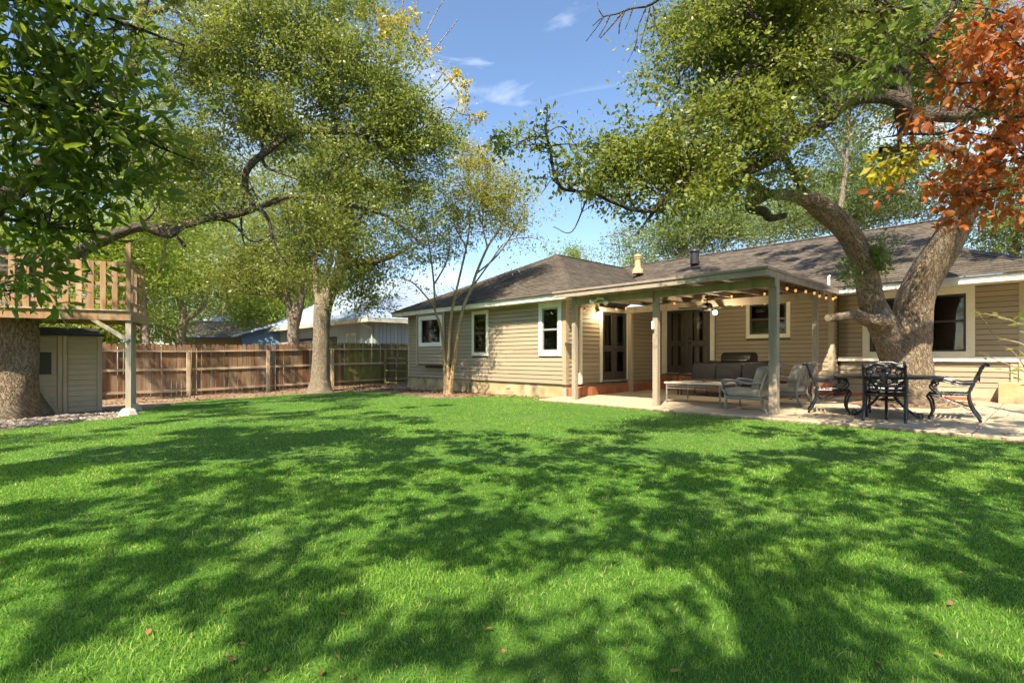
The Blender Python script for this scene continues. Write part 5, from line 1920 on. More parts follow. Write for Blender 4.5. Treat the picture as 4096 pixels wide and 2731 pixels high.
for i in range(NS):
    t0, t1 = i / NS, (i + 1) / NS
    q = MB(H)
    f = lambda t, o=0.0: (hy2 * t, ez + hy2 * rise * t + o)
    (a0, za), (a1, zc) = f(t0, 0.07), f(t1, 0.02)
    q.add([(ex0 + a0, ey0 + a0, za), (ex1 - a0, ey0 + a0, za), (ex1 - a1, ey0 + a1, zc), (ex0 + a1, ey0 + a1, zc), (ex0 + a0, ey0 + a0, za - 0.06), (ex1 - a0, ey0 + a0, za - 0.06)], [(0, 1, 2, 3), (4, 5, 1, 0)])
    q.add([(ex1 - a0, ey0 + a0, za), (ex1 - a0, ey1 - a0, za), (ex1 - a1, ey1 - a1, zc), (ex1 - a1, ey0 + a1, zc), (ex1 - a0, ey0 + a0, za - 0.06), (ex1 - a0, ey1 - a0, za - 0.06)], [(0, 1, 2, 3), (4, 5, 1, 0)])
    q.build('roof_panel', MT['blueroof'], ro)

# far house with brown shingle roof and teal gable
YF = 41.0
xp = lambda px, Y=YF: (px - CPX) / FPX * Y
zp = lambda py, Y=YF: EYE + (HPY - py) / FPX * Y
fh = empty('far_house', (xp(850), YF, -0.3), 0, 'tan brick house with brown shingle roof and teal gable beyond the fence', 'house')
q = MB()
q.box(xp(700), xp(1012), YF, YF + 8, -0.5, zp(1348))
q.build('wall', MT['tanbrick'], fh)
for i in range(16):
    z = 0.9 + i * 0.12
    q = MB()
    q.box(xp(700) - 0.01, xp(1012) + 0.01, YF - 0.03, YF - 0.002, z, z + 0.10)
    q.build('brick_course', MT['tanbrick'], fh)
q = MB()
q.box(xp(695), xp(1014), YF - 0.75, YF - 0.7, zp(1350), zp(1343))
q.build('fascia', MT['blue'], fh)
ze, zr_, yr_ = zp(1343, YF - 0.7), zp(1283, YF + 4), YF + 4
q = MB()
q.add([(xp(690), YF - 0.7, ze), (xp(1014), YF - 0.7, ze), (xp(1060), yr_, zr_), (xp(700, yr_), yr_, zr_)], [(0, 1, 2, 3)])
q.add([(xp(700, yr_), yr_, zr_), (xp(1060), yr_, zr_), (xp(1060), yr_ + 5, ze), (xp(690), yr_ + 5, ze)], [(0, 1, 2, 3)])
rr = q.build('roof', MT['farroof'], fh)
for i in range(18):
    t0, t1 = i / 18, (i + 1) / 18
    q = MB()
    L_ = lambda t, o: [(xp(690) + (xp(700, yr_) - xp(690)) * t, YF - 0.7 + 4.7 * t, ze + (zr_ - ze) * t + o), (xp(1014) + (xp(1060) - xp(1014)) * t, YF - 0.7 + 4.7 * t, ze + (zr_ - ze) * t + o)]
    a, b = L_(t0, 0.05)
    c, d = L_(t1, 0.012)
    q.add([a, b, d, c], [(0, 1, 2, 3)])
    q.build('shingle_course', MT['farroof'], rr)
q = MB()
ga_ = [V((xp(637), YF + 1.5, zp(1362))), V((xp(702), YF - 0.9, zp(1350))), V((xp(664), YF, zp(1281)))]
q.add(ga_ + [g + V((0.5, 1.2, 0)) for g in ga_], [(0, 1, 2), (3, 5, 4), (0, 3, 4, 1)])
q.build('gable', MT['teal'], fh)
q = MB()
q.beam(ga_[0] + V((-0.15, -0.25, -0.15)), ga_[2] + V((-0.02, -0.25, 0.1)), 0.5, 0.12)
q.beam(ga_[1] + V((0.15, -0.25, -0.1)), ga_[2] + V((0.02, -0.25, 0.1)), 0.5, 0.12)
q.build('gable_rake', MT['farroof'], fh)
q = MB()
q.add([V((xp(640), YF + 1.5, zp(1362))), V((xp(702), YF - 0.8, zp(1350))), V((xp(702), YF - 0.8, -0.4)), V((xp(640), YF + 1.5, -0.4))], [(0, 1, 2, 3)])
q.build('gable_wall', MT['teal'], fh)
q = MB()
q.box(xp(861, yr_), xp(899, yr_), yr_ - 0.3, yr_ + 0.5, zr_ - 0.1, zp(1265, yr_))
q.build('roof_cooler', MT['blueroof'], fh)

# blue gable house between them
YB = 37.0
bh = empty('blue_house', (xp(1120, YB), YB, -0.3), 0, 'blue lap sided gable end behind the fence, left of the oak trunk', 'house')
apx, azy = xp(1232, YB), zp(1266, YB)
lft, rgt = (xp(968, YB), zp(1335, YB)), (xp(1420, YB), zp(1330, YB))
q = MB()
q.add([(lft[0], YB, -0.4), (rgt[0], YB, -0.4), (rgt[0], YB, rgt[1]), (apx, YB, azy), (lft[0], YB, lft[1]), (lft[0], YB + 9, -0.4), (rgt[0], YB + 9, -0.4), (rgt[0], YB + 9, rgt[1]), (apx, YB + 9, azy), (lft[0], YB + 9, lft[1])],
      [(0, 1, 2, 3, 4), (9, 8, 7, 6, 5), (0, 4, 9, 5), (1, 6, 7, 2)])
q.build('wall', MT['blue'], bh)
i = 0
z = 0.8
while z < azy - 0.1:
    def xr_(a, b):
        if z <= a[1]:
            return a[0]
        return a[0] + (b[0] - a[0]) * (z + 0.2 - a[1]) / (b[1] - a[1])
    x0, x1 = xr_(lft, (apx, azy)), xr_(rgt, (apx, azy))
    if x1 - x0 > 0.2:
        q = MB()
        q.add([(x0, YB - 0.035, z), (x1, YB - 0.035, z), (x1, YB - 0.006, z + 0.2), (x0, YB - 0.006, z + 0.2), (x0, YB, z), (x1, YB, z)], [(0, 1, 2, 3), (4, 5, 1, 0)])
        q.build('siding_board', MT['blue'], bh)
    z += 0.2
for s, en in ((0, lft), (1, rgt)):
    q = MB()
    dx = -0.5 if s == 0 else 0.5
    dz = -0.13
    q.add([(en[0] + dx, YB - 0.5, en[1] + dz), (apx, YB - 0.5, azy + 0.06), (apx, YB + 9, azy + 0.06), (en[0] + dx, YB + 9, en[1] + dz),
           (en[0] + dx, YB - 0.5, en[1] + dz - 0.16), (apx, YB - 0.5, azy - 0.1)], [(0, 1, 2, 3), (4, 5, 1, 0)])
    q.build('roof', MT['blueroof'], bh)

# ------------------------------------------------------------------ trees
class Tree:
    def __init__(s, name, label, base, bark, group=None):
        s.o = empty(name, base, 0, label, 'tree', group)
        s.bark = bark
        s.V, s.F, s.U = [], [], []
        s.nv = 0
        s.C = []            # centre line samples for twigs

    def limb3(s, pts, rads, n=None, wob=0.06, seg=5, sub=True):
        pts = [Vector(p) for p in pts]
        if wob > 0.06 and len(pts) > 4:
            pts = [pts[0]] + [p + Vector((R.gauss(0, 1), R.gauss(0, 1), R.gauss(0, 1))) * rads[min(i + 1, len(rads) - 1)] * 0.32 for i, p in enumerate(pts[1:-1])] + [pts[-1]]
        pts = spline(pts, seg)
        rr = []
        m = len(rads)
        for i in range(len(pts)):
            t = i / (len(pts) - 1) * (m - 1)
            j = min(int(t), m - 2)
            rr.append(rads[j] + (rads[j + 1] - rads[j]) * (t - j))
        big = max(rr)
        n = n or (28 if big > 0.3 else 14 if big > 0.1 else 8 if big > 0.04 else 5)
        ph = [R.uniform(0, 6.28) for _ in range(6)]
        ref, L = None, 0.0
        vs, uv = [], []
        for i, p in enumerate(pts):
            d = (pts[min(i + 1, len(pts) - 1)] - pts[max(i - 1, 0)]).normalized()
            if ref is None:
                ref = Vector((0, 1, 0)) if abs(d.y) < 0.9 else Vector((1, 0, 0))
            a = d.cross(ref)
            if a.length < 1e-4:
                a = d.orthogonal()
            a.normalize()
            ref = a.cross(d)
            if i:
                L += (p - pts[i - 1]).length
            for k in range(n + 1):
                t = 2 * math.pi * (k % n) / n
                r = rr[i] * (1 + wob * (math.sin(2 * t + L * 1.4 + ph[0]) + 0.8 * math.sin(3 * t - L * 2.2 + ph[1]) + 0.45 * math.sin(5 * t + L * 3.1 + ph[2]) + 0.5 * math.sin(L * 2.7 / max(0.2, big * 2) + ph[3])))
                vs.append(p + (a * math.cos(t) + ref * math.sin(t)) * r)
                uv.append((k / n * 2 * math.pi * max(rr[i], big * 0.5), L))
        w = n + 1
        f = [(s.nv + i * w + k, s.nv + i * w + k + 1, s.nv + (i + 1) * w + k + 1, s.nv + (i + 1) * w + k) for i in range(len(pts) - 1) for k in range(n)]
        s.V += [tuple(q) for q in vs]
        s.U += uv
        s.F += f
        s.nv += len(vs)
        # close the tip
        c = len(pts) - 1
        s.V.append(tuple(pts[-1]))
        s.U.append(uv[-1])
        s.F += [(s.nv - w + k, s.nv - w + k + 1, s.nv, s.nv) if False else (s.nv - w + k, s.nv - w + k + 1, s.nv, s.nv - w + k) for k in range(0)]
        s.nv += 1
        if sub:
            s.C += [(p, r) for p, r in zip(pts, rr)]
        return pts

    def limb(s, tr, **k):
        """trace: (px, py, depth, width in photo pixels)"""
        return s.limb3([P(a, b, c) for a, b, c, w in tr], [w * c / FPX / 2 / math.hypot(1, (a - CPX) / FPX) ** 0.9 for a, b, c, w in tr], **k)

    def flush(s, name, m):
        v = np.array(s.V) - np.array(s.o.location)
        me = nmesh(name, v, s.F, 4, smooth=True, uv=s.U)
        s.V, s.F, s.U, s.nv = [], [], [], 0
        return link(name, me, m, s.o, WM[s.o])

    def build(s):
        inv = WM[s.o].inverted()
        v = np.array(s.V) - np.array(s.o.location)
        me = nmesh('trunk', v, s.F, 4, smooth=True, uv=s.U)
        return link('trunk', me, s.bark, s.o, WM[s.o])

    def crown(s, blobs, n, per, size, sig, m, twig=0.35, asp=0.5, droop=0.15, name='crown', shell=0.0, world=False, tw_r=0.012, flat=1.0, tint=(0.5, 0.22), maxtw=3.0, parts=0, leafmesh=None, sup=0, centres=None, disc=False):
        cs = []
        wts = []
        for b in blobs or []:
            if world:
                c, ax, w = Vector(b[:3]), Vector(b[3:6]), b[6] if len(b) > 6 else 1.0
            else:
                px, py, rx, ry, Y, rY = b[:6]
                w = b[6] if len(b) > 6 else 1.0
                c = P(px, py, Y)
                ax = Vector((rx * Y / FPX, rY, ry * Y / FPX))
            cs.append((c, ax))
            wts.append(w * (ax.x * ax.y * ax.z) ** (2 / 3))
        if centres is not None:
            n = len(centres)
        else:
            wts = np.array(wts) / sum(wts)
            idx = NR.choice(len(cs), n, p=wts)
        d = NR.normal(size=(n, 3))
        d /= np.linalg.norm(d, axis=1)[:, None]
        r = NR.uniform(shell, 1, n) ** (1 / 2.2)
        C = np.array(centres) if centres is not None else np.array([cs[i][0] for i in idx]) + d * r[:, None] * np.array([cs[i][1] for i in idx])
        outd = d
        if sup:
            # gather the sprays round limb ends so that masses and gaps form
            ns = max(3, int(n / sup))
            own = NR.integers(0, ns, n)
            same = own.copy()
            for q_ in range(ns):
                w_ = np.nonzero(own == q_)[0]
                if len(w_):
                    C[w_] = C[w_[0]] + NR.normal(size=(len(w_), 3)) * np.array([1, 1, 0.55]) * sig * 2.1
                    outd[w_] = outd[w_[0]]
        # leaves
        cnt = np.maximum(4, NR.poisson(per, n))
        ci = np.repeat(np.arange(n), cnt)
        N = len(ci)
        sg = sig * NR.uniform(0.55, 1.45, n)
        off = NR.normal(size=(N, 3))
        if disc:
            off = off / np.linalg.norm(off, axis=1)[:, None] * (NR.random(N) ** 0.4)[:, None] * 1.5
        off = off * sg[ci][:, None] * np.array([1, 1, 0.62])
        Lp = C[ci] + off
        ax = outd[ci] * 0.5 + off / (sig + 1e-6) * 0.5 + NR.normal(size=(N, 3)) * 0.8
        ax[:, 2] = ax[:, 2] * flat - droop
        ax /= np.linalg.norm(ax, axis=1)[:, None]
        rn = NR.normal(size=(N, 3))
        rn[:, 2] += 0.7
        sd = np.cross(ax, rn)
        sd /= np.linalg.norm(sd, axis=1)[:, None] + 1e-9
        nm = np.cross(sd, ax)
        ln = size * NR.uniform(0.5, 1.5, N)
        wd = ln * asp * 0.5
        cl = np.clip(NR.normal(tint[0], tint[1], N) + NR.normal(0, 0.12, n)[ci], 0, 1)
        base = np.array(s.o.location)
        if parts and leafmesh:
            dist = np.linalg.norm(Lp - np.array([0, 0, EYE]), axis=1)
            # individually built leaves: the ones that show largest
            vis = (Lp[:, 1] > 0.5) & (np.abs(Lp[:, 0]) < 0.985 * Lp[:, 1]) & (Lp[:, 2] < EYE + 0.685 * Lp[:, 1])
            order = np.argsort(np.where(vis, dist, 1e9))[:parts]
            for i in order:
                if not vis[i]:
                    continue
                M = Matrix(((sd[i][0], ax[i][0], nm[i][0], Lp[i][0]), (sd[i][1], ax[i][1], nm[i][1], Lp[i][1]), (sd[i][2], ax[i][2], nm[i][2], Lp[i][2]), (0, 0, 0, 1)))
                link('leaf', leafmesh[int(cl[i] * 2.99)], None, s.o, M @ Matrix.Diagonal((wd[i] * 2, ln[i], ln[i], 1)))
            keep = np.ones(N, bool)
            keep[order] = False
            Lp, ax, sd, nm, ln, wd, cl = Lp[keep], ax[keep], sd[keep], nm[keep], ln[keep], wd[keep], cl[keep]
            N = len(Lp)
        if asp > 0.3 and size < 0.1 or leafmesh is None:
            v = np.stack([Lp, Lp + ax * (ln * 0.45)[:, None] + sd * wd[:, None] + nm * (wd * 0.25)[:, None], Lp + ax * ln[:, None], Lp + ax * (ln * 0.45)[:, None] - sd * wd[:, None] + nm * (wd * 0.25)[:, None]], 1).reshape(-1, 3) - base
            f = np.arange(N * 4).reshape(-1, 4)
            tn = cl
        else:
            A = ax * ln[:, None]
            Wd = sd * wd[:, None]
            U = nm * (wd * 0.3)[:, None]
            v = np.stack([Lp, Lp + A * 0.3 + Wd * 0.85 + U, Lp + A * 0.68 + Wd * 0.8 + U * 0.6, Lp + A - U, Lp + A * 0.68 - Wd * 0.8 + U * 0.6, Lp + A * 0.3 - Wd * 0.85 + U, Lp + A * 0.33, Lp + A * 0.68 - U * 0.2], 1).reshape(-1, 3) - base
            i = np.arange(N)[:, None] * 8
            f = np.concatenate([i + np.array([[0, 1, 6, 5]]), i + np.array([[6, 1, 2, 7]]), i + np.array([[5, 6, 7, 4]]), i + np.array([[7, 2, 3, 4]])], 0)
            tn = np.tile(cl, 4)
        me = nmesh(name, v, f, 4, tint=tn)
        o = link(name, me, m, s.o, WM[s.o])
        tag(o, kind='stuff')
        # twigs
        if twig and s.C:
            cp = np.array([tuple(p) for p, r in s.C])
            tv, tf, tu = [], [], []
            nb_ = 0
            for i in np.nonzero(NR.random(n) < twig)[0]:
                dd = np.linalg.norm(cp - C[i], axis=1)
                j = int(np.argmin(dd + NR.uniform(0, 0.4, len(dd))))
                if dd[j] > maxtw:
                    continue
                a, b = cp[j], C[i]
                m_ = (a + b) / 2 + NR.normal(0, 0.09, 3) * dd[j] + np.array([0, 0, 0.10 * dd[j]])
                q = [a, a * 0.5 + m_ * 0.5 + NR.normal(0, 0.03, 3), m_, b * 0.5 + m_ * 0.5 + NR.normal(0, 0.03, 3), b, b + (b - m_) * 0.3]
                r0 = min(tw_r * (0.6 + 0.5 * dd[j]), s.C[j][1] * 0.7)
                for t, p in enumerate(q):
                    rr = r0 * (1 - 0.82 * t / 5)
                    dv = q[min(t + 1, 5)] - q[max(t - 1, 0)]
                    dv = dv / (np.linalg.norm(dv) + 1e-9)
                    u_ = np.cross(dv, [0.3, 0.2, 0.93])
                    u_ /= np.linalg.norm(u_) + 1e-9
                    w_ = np.cross(dv, u_)
                    for k in range(3):
                        tv.append(p + rr * (u_ * math.cos(2.094 * k) + w_ * math.sin(2.094 * k)) - base)
                        tu.append((k * 0.02, t * 0.2))
                for t in range(5):
                    for k in range(3):
                        k2 = (k + 1) % 3
                        tf.append((nb_ + t * 3 + k, nb_ + t * 3 + k2, nb_ + t * 3 + 3 + k2, nb_ + t * 3 + 3 + k))
                nb_ += 18
            if tf:
                me = nmesh('twigs', tv, tf, 4, smooth=True, uv=tu)
                tag(link('twigs', me, MT['limbbark'], s.o, WM[s.o]), kind='stuff')
        return C


def leafset(name, mts):
    out = []
    for i, m in enumerate(mts):
        vs = [(0, 0, 0), (0.30, 0.10, 0.02), (0.47, 0.35, 0.05), (0.42, 0.68, 0.04), (0.2, 0.9, 0.0), (0, 1.0, -0.05), (-0.2, 0.9, 0.0), (-0.42, 0.68, 0.04), (-0.47, 0.35, 0.05), (-0.30, 0.10, 0.02), (0, 0.35, -0.01), (0, 0.7, -0.02), (0, -0.12, 0.0)]
        fs = [(0, 1, 2, 10), (10, 2, 3, 11), (11, 3, 4, 5), (0, 10, 8, 9), (10, 11, 7, 8), (11, 5, 6, 7)]
        me = bpy.data.meshes.new(name)
        me.from_pydata(vs[:12], [], fs)
        me.materials.append(m)
        a = me.attributes.new('tint', 'FLOAT', 'FACE')
        a.data.foreach_set('value', np.full(len(fs), 0.15 + 0.35 * i, np.float32))
        me.polygons.foreach_set('use_smooth', np.ones(len(fs), bool))
        out.append(me)
    return out


# --- the big live oak on the patio
tb = SL(3628, 1612)
oak = Tree('patio_oak', 'huge forked live oak growing through the patio beside the dining table', (tb.x, tb.y, tb.z), MT['oakbark'])
oak.limb([(3634, 1640, 11.1, 360), (3632, 1600, 11.1, 255), (3627, 1540, 11.1, 212), (3622, 1450, 11.1, 200), (3616, 1370, 11.1, 196), (3610, 1310, 11.1, 175), (3606, 1270, 11.1, 110), (3604, 1250, 11.1, 40)], n=36, wob=0.035)
oak.limb([(3590, 1500, 11.1, 103), (3566, 1400, 11.05, 129), (3532, 1310, 11.0, 129), (3490, 1215, 10.9, 114), (3470, 1115, 10.8, 105), (3450, 1049, 10.7, 98), (3408, 960, 10.5, 98), (3350, 886, 10.2, 95), (3285, 832, 9.9, 96), (3238, 797, 9.7, 79), (3165, 780, 9.4, 53), (3085, 778, 9.2, 46)], n=28, wob=0.045)
oak.flush('trunk', MT['oakbark'])
oak.limb([(3085, 778, 9.2, 46), (3020, 752, 9.0, 40), (2975, 733, 8.8, 36), (2915, 727, 8.6, 30), (2845, 745, 8.4, 24), (2770, 752, 8.2, 14), (2700, 790, 8.0, 7)], wob=0.08)
oak.limb([(3060, 782, 9.2, 44), (3020, 808, 9.1, 44), (3010, 832, 9.1, 40), (3060, 850, 9.1, 38), (3080, 872, 9.1, 34), (3140, 862, 9.1, 26)], wob=0.1)
oak.limb([(3232, 800, 9.7, 40), (3200, 740, 9.3, 32), (3165, 680, 8.6, 27), (3130, 600, 7.4, 24)], wob=0.07)
oak_keep = (oak.V, oak.F, oak.U, oak.nv)
oak.V, oak.F, oak.U, oak.nv = [], [], [], 0
oak.limb([(3650, 1480, 11.1, 117), (3652, 1380, 11.1, 148), (3650, 1290, 11.05, 155), (3660, 1200, 11.0, 155), (3698, 1110, 10.8, 153), (3764, 1005, 10.5, 148), (3820, 906, 10.2, 137), (3865, 820, 9.9, 126), (3925, 700, 9.4, 112), (3985, 590, 8.9, 99), (4045, 500, 8.4, 86), (4085, 448, 8.1, 76)], n=28, wob=0.04)
oak.flush('fork', MT['oakbark'])
oak.V, oak.F, oak.U, oak.nv = oak_keep
oak.limb([(4140, 395, 8.0, 84), (4050, 440, 8.0, 86), (3961, 453, 7.9, 82), (3846, 452, 7.8, 76), (3703, 462, 7.7, 76), (3634, 474, 7.6, 72), (3590, 428, 7.5, 70), (3530, 388, 7.4, 60), (3444, 390, 7.3, 56), (3358, 425, 7.2, 54), (3272, 494, 7.1, 52), (3186, 551, 7.0, 50), (3104, 625, 6.8, 48), (2989, 690, 6.5, 44), (2845, 694, 6.2, 38), (2759, 708, 6.0, 34), (2702, 763, 5.9, 29), (2644, 815, 5.8, 25), (2587, 886, 5.8, 12), (2540, 940, 5.7, 6)], n=16, wob=0.09)
oak.limb([(2625, 845, 5.8, 20), (2530, 844, 5.7, 18), (2443, 804, 5.6, 17), (2370, 778, 5.5, 16), (2300, 763, 5.4, 14), (2246, 748, 5.3, 14), (2214, 673, 5.2, 12), (2200, 600, 5.2, 11), (2183, 530, 5.2, 9), (2190, 420, 5.2, 5)], wob=0.12)
oak.limb([(2997, -120, 6.0, 44), (2990, 40, 6.2, 40), (3023, 86, 6.3, 40), (3063, 161, 6.5, 38), (3069, 247, 6.6, 40), (3127, 344, 6.8, 36), (3140, 402, 6.9, 34), (3155, 488, 6.95, 34), (3185, 548, 7.0, 40)], wob=0.09)
oak.limb([(3062, 248, 6.6, 24), (2977, 285, 6.5, 22), (2937, 344, 6.4, 20), (2914, 390, 6.4, 17), (2900, 435, 6.3, 14), (2771, 478, 6.2, 8), (2690, 520, 6.1, 5)], wob=0.1)
oak.limb([(3622, 455, 7.6, 60), (3616, 373, 7.6, 62), (3610, 260, 7.6, 58), (3650, 190, 7.5, 44), (3720, 130, 7.4, 38), (3790, 60, 7.3, 30), (3850, -60, 7.2, 24)], wob=0.09)
oak.limb([(3612, 255, 7.6, 50), (3500, 262, 7.5, 46), (3380, 240, 7.4, 42), (3290, 222, 7.3, 40), (3200, 205, 7.2, 36), (3175, 175, 7.1, 32), (3210, 115, 7.1, 26), (3290, 52, 7.0, 22), (3420, 42, 7.0, 20), (3620, 35, 7.0, 18), (3760, -10, 7.0, 14)], wob=0.1)
oak.limb([(3240, 215, 7.2, 34), (3215, 300, 7.2, 30), (3160, 340, 7.1, 28)], wob=0.1)
oak.limb([(3290, 222, 7.3, 30), (3170, 60, 7.0, 20), (3100, -150, 6.4, 18), (2900, -500, 5.6, 12)], wob=0.1)
oak.limb([(3520, 600, 9.3, 30), (3700, 590, 9.3, 40), (3800, 600, 9.4, 50), (3900, 650, 9.4, 60)], wob=0.1)
# side boughs inside the crown
for k_ in range(26):
    c0, r0 = R.choice([c for c in oak.C if c[1] < 0.14 and c[0].y < 9])
    d0 = Vector((R.uniform(-0.9, 0.5), R.uniform(-0.1, 0.9), R.uniform(-0.15, 0.8))).normalized() * R.uniform(0.7, 1.5)
    m0 = c0 + d0 * 0.5 + Vector((R.uniform(-0.15, 0.15), 0, R.uniform(-0.12, 0.12)))
    rr_ = min(0.035, r0 * 0.6)
    oak.limb3([c0, m0, c0 + d0 + Vector((0, 0, R.uniform(-0.2, 0.2))), c0 + d0 * 1.4 + Vector((R.uniform(-0.2, 0.2), 0, R.uniform(-0.2, 0.3)))], [rr_, rr_ * 0.7, rr_ * 0.45, 0.005], n=6, wob=0.12)
# dead grey branch against the sky
Yd = 5.6
oak.limb([(2800, -140, Yd, 14), (2700, -60, Yd, 14), (2633, 0, Yd, 12), (2587, 26, Yd, 11), (2530, 34, Yd, 9), (2470, 56, Yd, 7), (2415, 69, Yd, 5), (2370, 105, Yd, 3)], sub=False)
for tr in ([(2585, 28), (2560, 90), (2550, 130), (2547, 172), (2525, 220), (2510, 250)], [(2600, 20), (2590, 80), (2570, 150), (2560, 200)], [(2500, 44), (2480, 90), (2476, 130), (2474, 138)], [(2530, 36), (2520, 70), (2500, 120)], [(2415, 69), (2380, 120), (2345, 165)], [(2440, 62), (2420, 105), (2395, 150)], [(2612, 14), (2620, 90), (2615, 130)], [(2415, 70), (2395, 40), (2390, 10)], [(2490, 50), (2450, 100), (2400, 155)]):
    oak.limb([(x, y, Yd, 6.5 - 5 * i / len(tr)) for i, (x, y) in enumerate(tr)], sub=False, wob=0.2)
oak.flush('limbs', MT['limbbark'])
# sawn stub pointing left
st = MB()
stp = [P(3545, 1290, 10.7), P(3480, 1268, 10.55), P(3420, 1260, 10.4), P(3370, 1264, 10.25), P(3312, 1272, 10.1)]
oak2 = Tree.__new__(Tree)
oak2.o, oak2.bark, oak2.V, oak2.F, oak2.U, oak2.nv, oak2.C = oak.o, oak.bark, [], [], [], 0, []
oak2.limb3(stp, [0.20, 0.135, 0.095, 0.078, 0.074], n=18, wob=0.07)
me = nmesh('sawn_stub', np.array(oak2.V) - np.array(oak.o.location), oak2.F, 4, smooth=True, uv=oak2.U)
link('sawn_stub', me, MT['oakbark'], oak.o, WM[oak.o])
d = (stp[-1] - stp[-2]).normalized()
k = MB()
k.tube([stp[-1] - d * 0.01, stp[-1] + d * 0.004], [0.074, 0.071], 18)
k.build('sawn_face', MT['rail'], oak.o)
oc = oak.crown([(2860, 570, 330, 150, 6.6, 0.8, 1.0), (2640, 640, 270, 120, 6.15, 0.6, 1.0), (2980, 250, 300, 180, 7.1, 1.0, 1.0), (3100, 50, 420, 120, 6.9, 1.2, 1.0), (2790, 130, 170, 130, 6.6, 0.7, 0.8),
           (3380, 300, 200, 130, 8.1, 0.8, 0.55), (3520, 60, 330, 100, 7.7, 0.9, 0.85), (3330, 530, 130, 90, 7.6, 0.5, 0.3), (2480, 690, 120, 70, 6.0, 0.4, 0.8), (2370, 720, 90, 60, 5.6, 0.35, 0.6),
           (2210, 440, 80, 70, 5.3, 0.25, 0.45), (2140, 600, 70, 100, 5.3, 0.25, 0.4), (2270, 640, 60, 100, 5.3, 0.25, 0.25), (2690, 800, 150, 50, 6.1, 0.4, 0.5), (2950, 730, 200, 50, 7.4, 0.5, 0.6), (3700, 260, 180, 170, 8.3, 0.7, 0.8), (3080, 420, 170, 130, 7.2, 0.6, 0.5), (3250, 130, 160, 90, 8.0, 0.6, 0.5), (3640, 560, 130, 80, 9.3, 0.6, 0.4), (2650, 410, 60, 70, 6.3, 0.3, 0.45), (2720, 260, 80, 70, 6.4, 0.3, 0.45), (2500, 560, 80, 70, 6.0, 0.3, 0.35), (3120, 730, 150, 50, 8.2, 0.5, 0.35), (2800, 850, 120, 40, 6.6, 0.4, 0.3), (2960, 660, 180, 60, 7.0, 0.5, 0.5), (3230, 640, 90, 70, 8.2, 0.4, 0.3)],
          2100, 46, 0.054, 0.10, MT['oakleaf'], twig=0.5, maxtw=1.4, sup=6, tint=(0.45, 0.3))


def overhead(regions, dens=2.3):
    """centres of unseen leaf sprays, set sunward of what they are to shade: each region is (frame, u0, u1, v0, v1, z of the shaded surface, zlo, zhi, cover)"""
    out = []
    for M, u0, u1, v0, v1, zt_, zlo, zhi, cov in regions:
        A = (u1 - u0) * (v1 - v0)
        for _ in range(int(A * -math.log(1 - cov) * dens)):
            w = M @ Vector((R.uniform(u0, u1), R.uniform(v0, v1), 0))
            z = R.uniform(zlo, zhi)
            out.append((w.x + SUN_TO.x * (z - zt_) / math.tan(SUN_EL), w.y + SUN_TO.y * (z - zt_) / math.tan(SUN_EL), z))
    return out


I4 = Matrix.Identity(4)
# unseen leaf sprays above the frame, added to dapple the roof and dining slab
oak.crown(None, 0, 180, 0.12, 0.22, MT['oakleaf'], twig=0, maxtw=2.5, name='shade_crown', disc=True, centres=overhead([
    (H, -7.0, 0.0, 14.2, 18.2, 3.8, 10.6, 11.6, 0.62), (H, -10.5, -7.0, 14.5, 18.0, 3.8, 11.6, 12.2, 0.25), (H, -2.9, 1.0, 9.8, 13.5, 0.1, 6.6, 7.6, 0.42)]))
# epicormic sprouts on the trunk
for i, (px, py, Y, hgt, n_) in enumerate(((3515, 1085, 10.5, 0.75, 11), (3395, 1105, 10.3, 0.45, 7))):
    c = P(px, py, Y)
    tv, lf = [], []
    sp = MB()
    for j in range(n_):
        dx = R.uniform(-0.28, 0.35) if i == 0 else R.uniform(-0.3, 0.1)
        top = c + Vector((dx, R.uniform(-0.2, 0.1), hgt * R.uniform(0.45, 1.15)))
        sp.tube([c, c * 0.5 + top * 0.5 + Vector((dx * 0.1, 0, 0)), top], [0.008, 0.006, 0.003], 4)
    sp.build('sprout_stem', MT['sproutleaf'], oak.o)
oak.C = []
oak.crown([(3525, 1040, 45, 60, 10.45, 0.18), (3500, 985, 30, 40, 10.45, 0.15, 0.6), (3560, 980, 25, 70, 10.45, 0.12, 0.5), (3390, 1075, 35, 45, 10.2, 0.15, 0.6), (3410, 1130, 22, 50, 10.15, 0.12, 0.5)], 90, 14, 0.075, 0.06, MT['sproutleaf'], twig=0, name='sprout_leaves', asp=0.35)

# --- left oak: trunk at the frame edge, limbs reaching over the lawn
lb = G(52, 1672)
lo = Tree('lawn_oak', 'big live oak with rough leaning trunk at the left edge of the lawn', lb, MT['oakbark'])
Y0 = lb.y
lo.limb([(35, 1715, Y0, 350), (42, 1665, Y0, 270), (50, 1600, Y0, 215), (60, 1500, Y0, 190), (66, 1390, Y0, 195), (55, 1290, Y0, 205), (20, 1190, Y0, 200), (-30, 1090, Y0, 185), (-70, 980, Y0, 170), (-90, 860, Y0 + 0.1, 150)], n=30, wob=0.05)
lo.flush('trunk', MT['oakbark'])
lo.limb([(-50, 1060, Y0, 95), (60, 1085, Y0 - 0.1, 79), (180, 1065, Y0, 71), (290, 1020, Y0 + 0.1, 64), (380, 980, Y0 + 0.2, 57), (480, 938, Y0 + 0.3, 52), (580, 915, Y0 + 0.4, 50), (640, 925, Y0 + 0.5, 53), (690, 925, Y0 + 0.5, 43), (726, 900, Y0 + 0.6, 31), (837, 874, Y0 + 0.7, 33), (949, 860, Y0 + 0.8, 29), (1027, 832, Y0 + 0.9, 24)], n=16, wob=0.08)
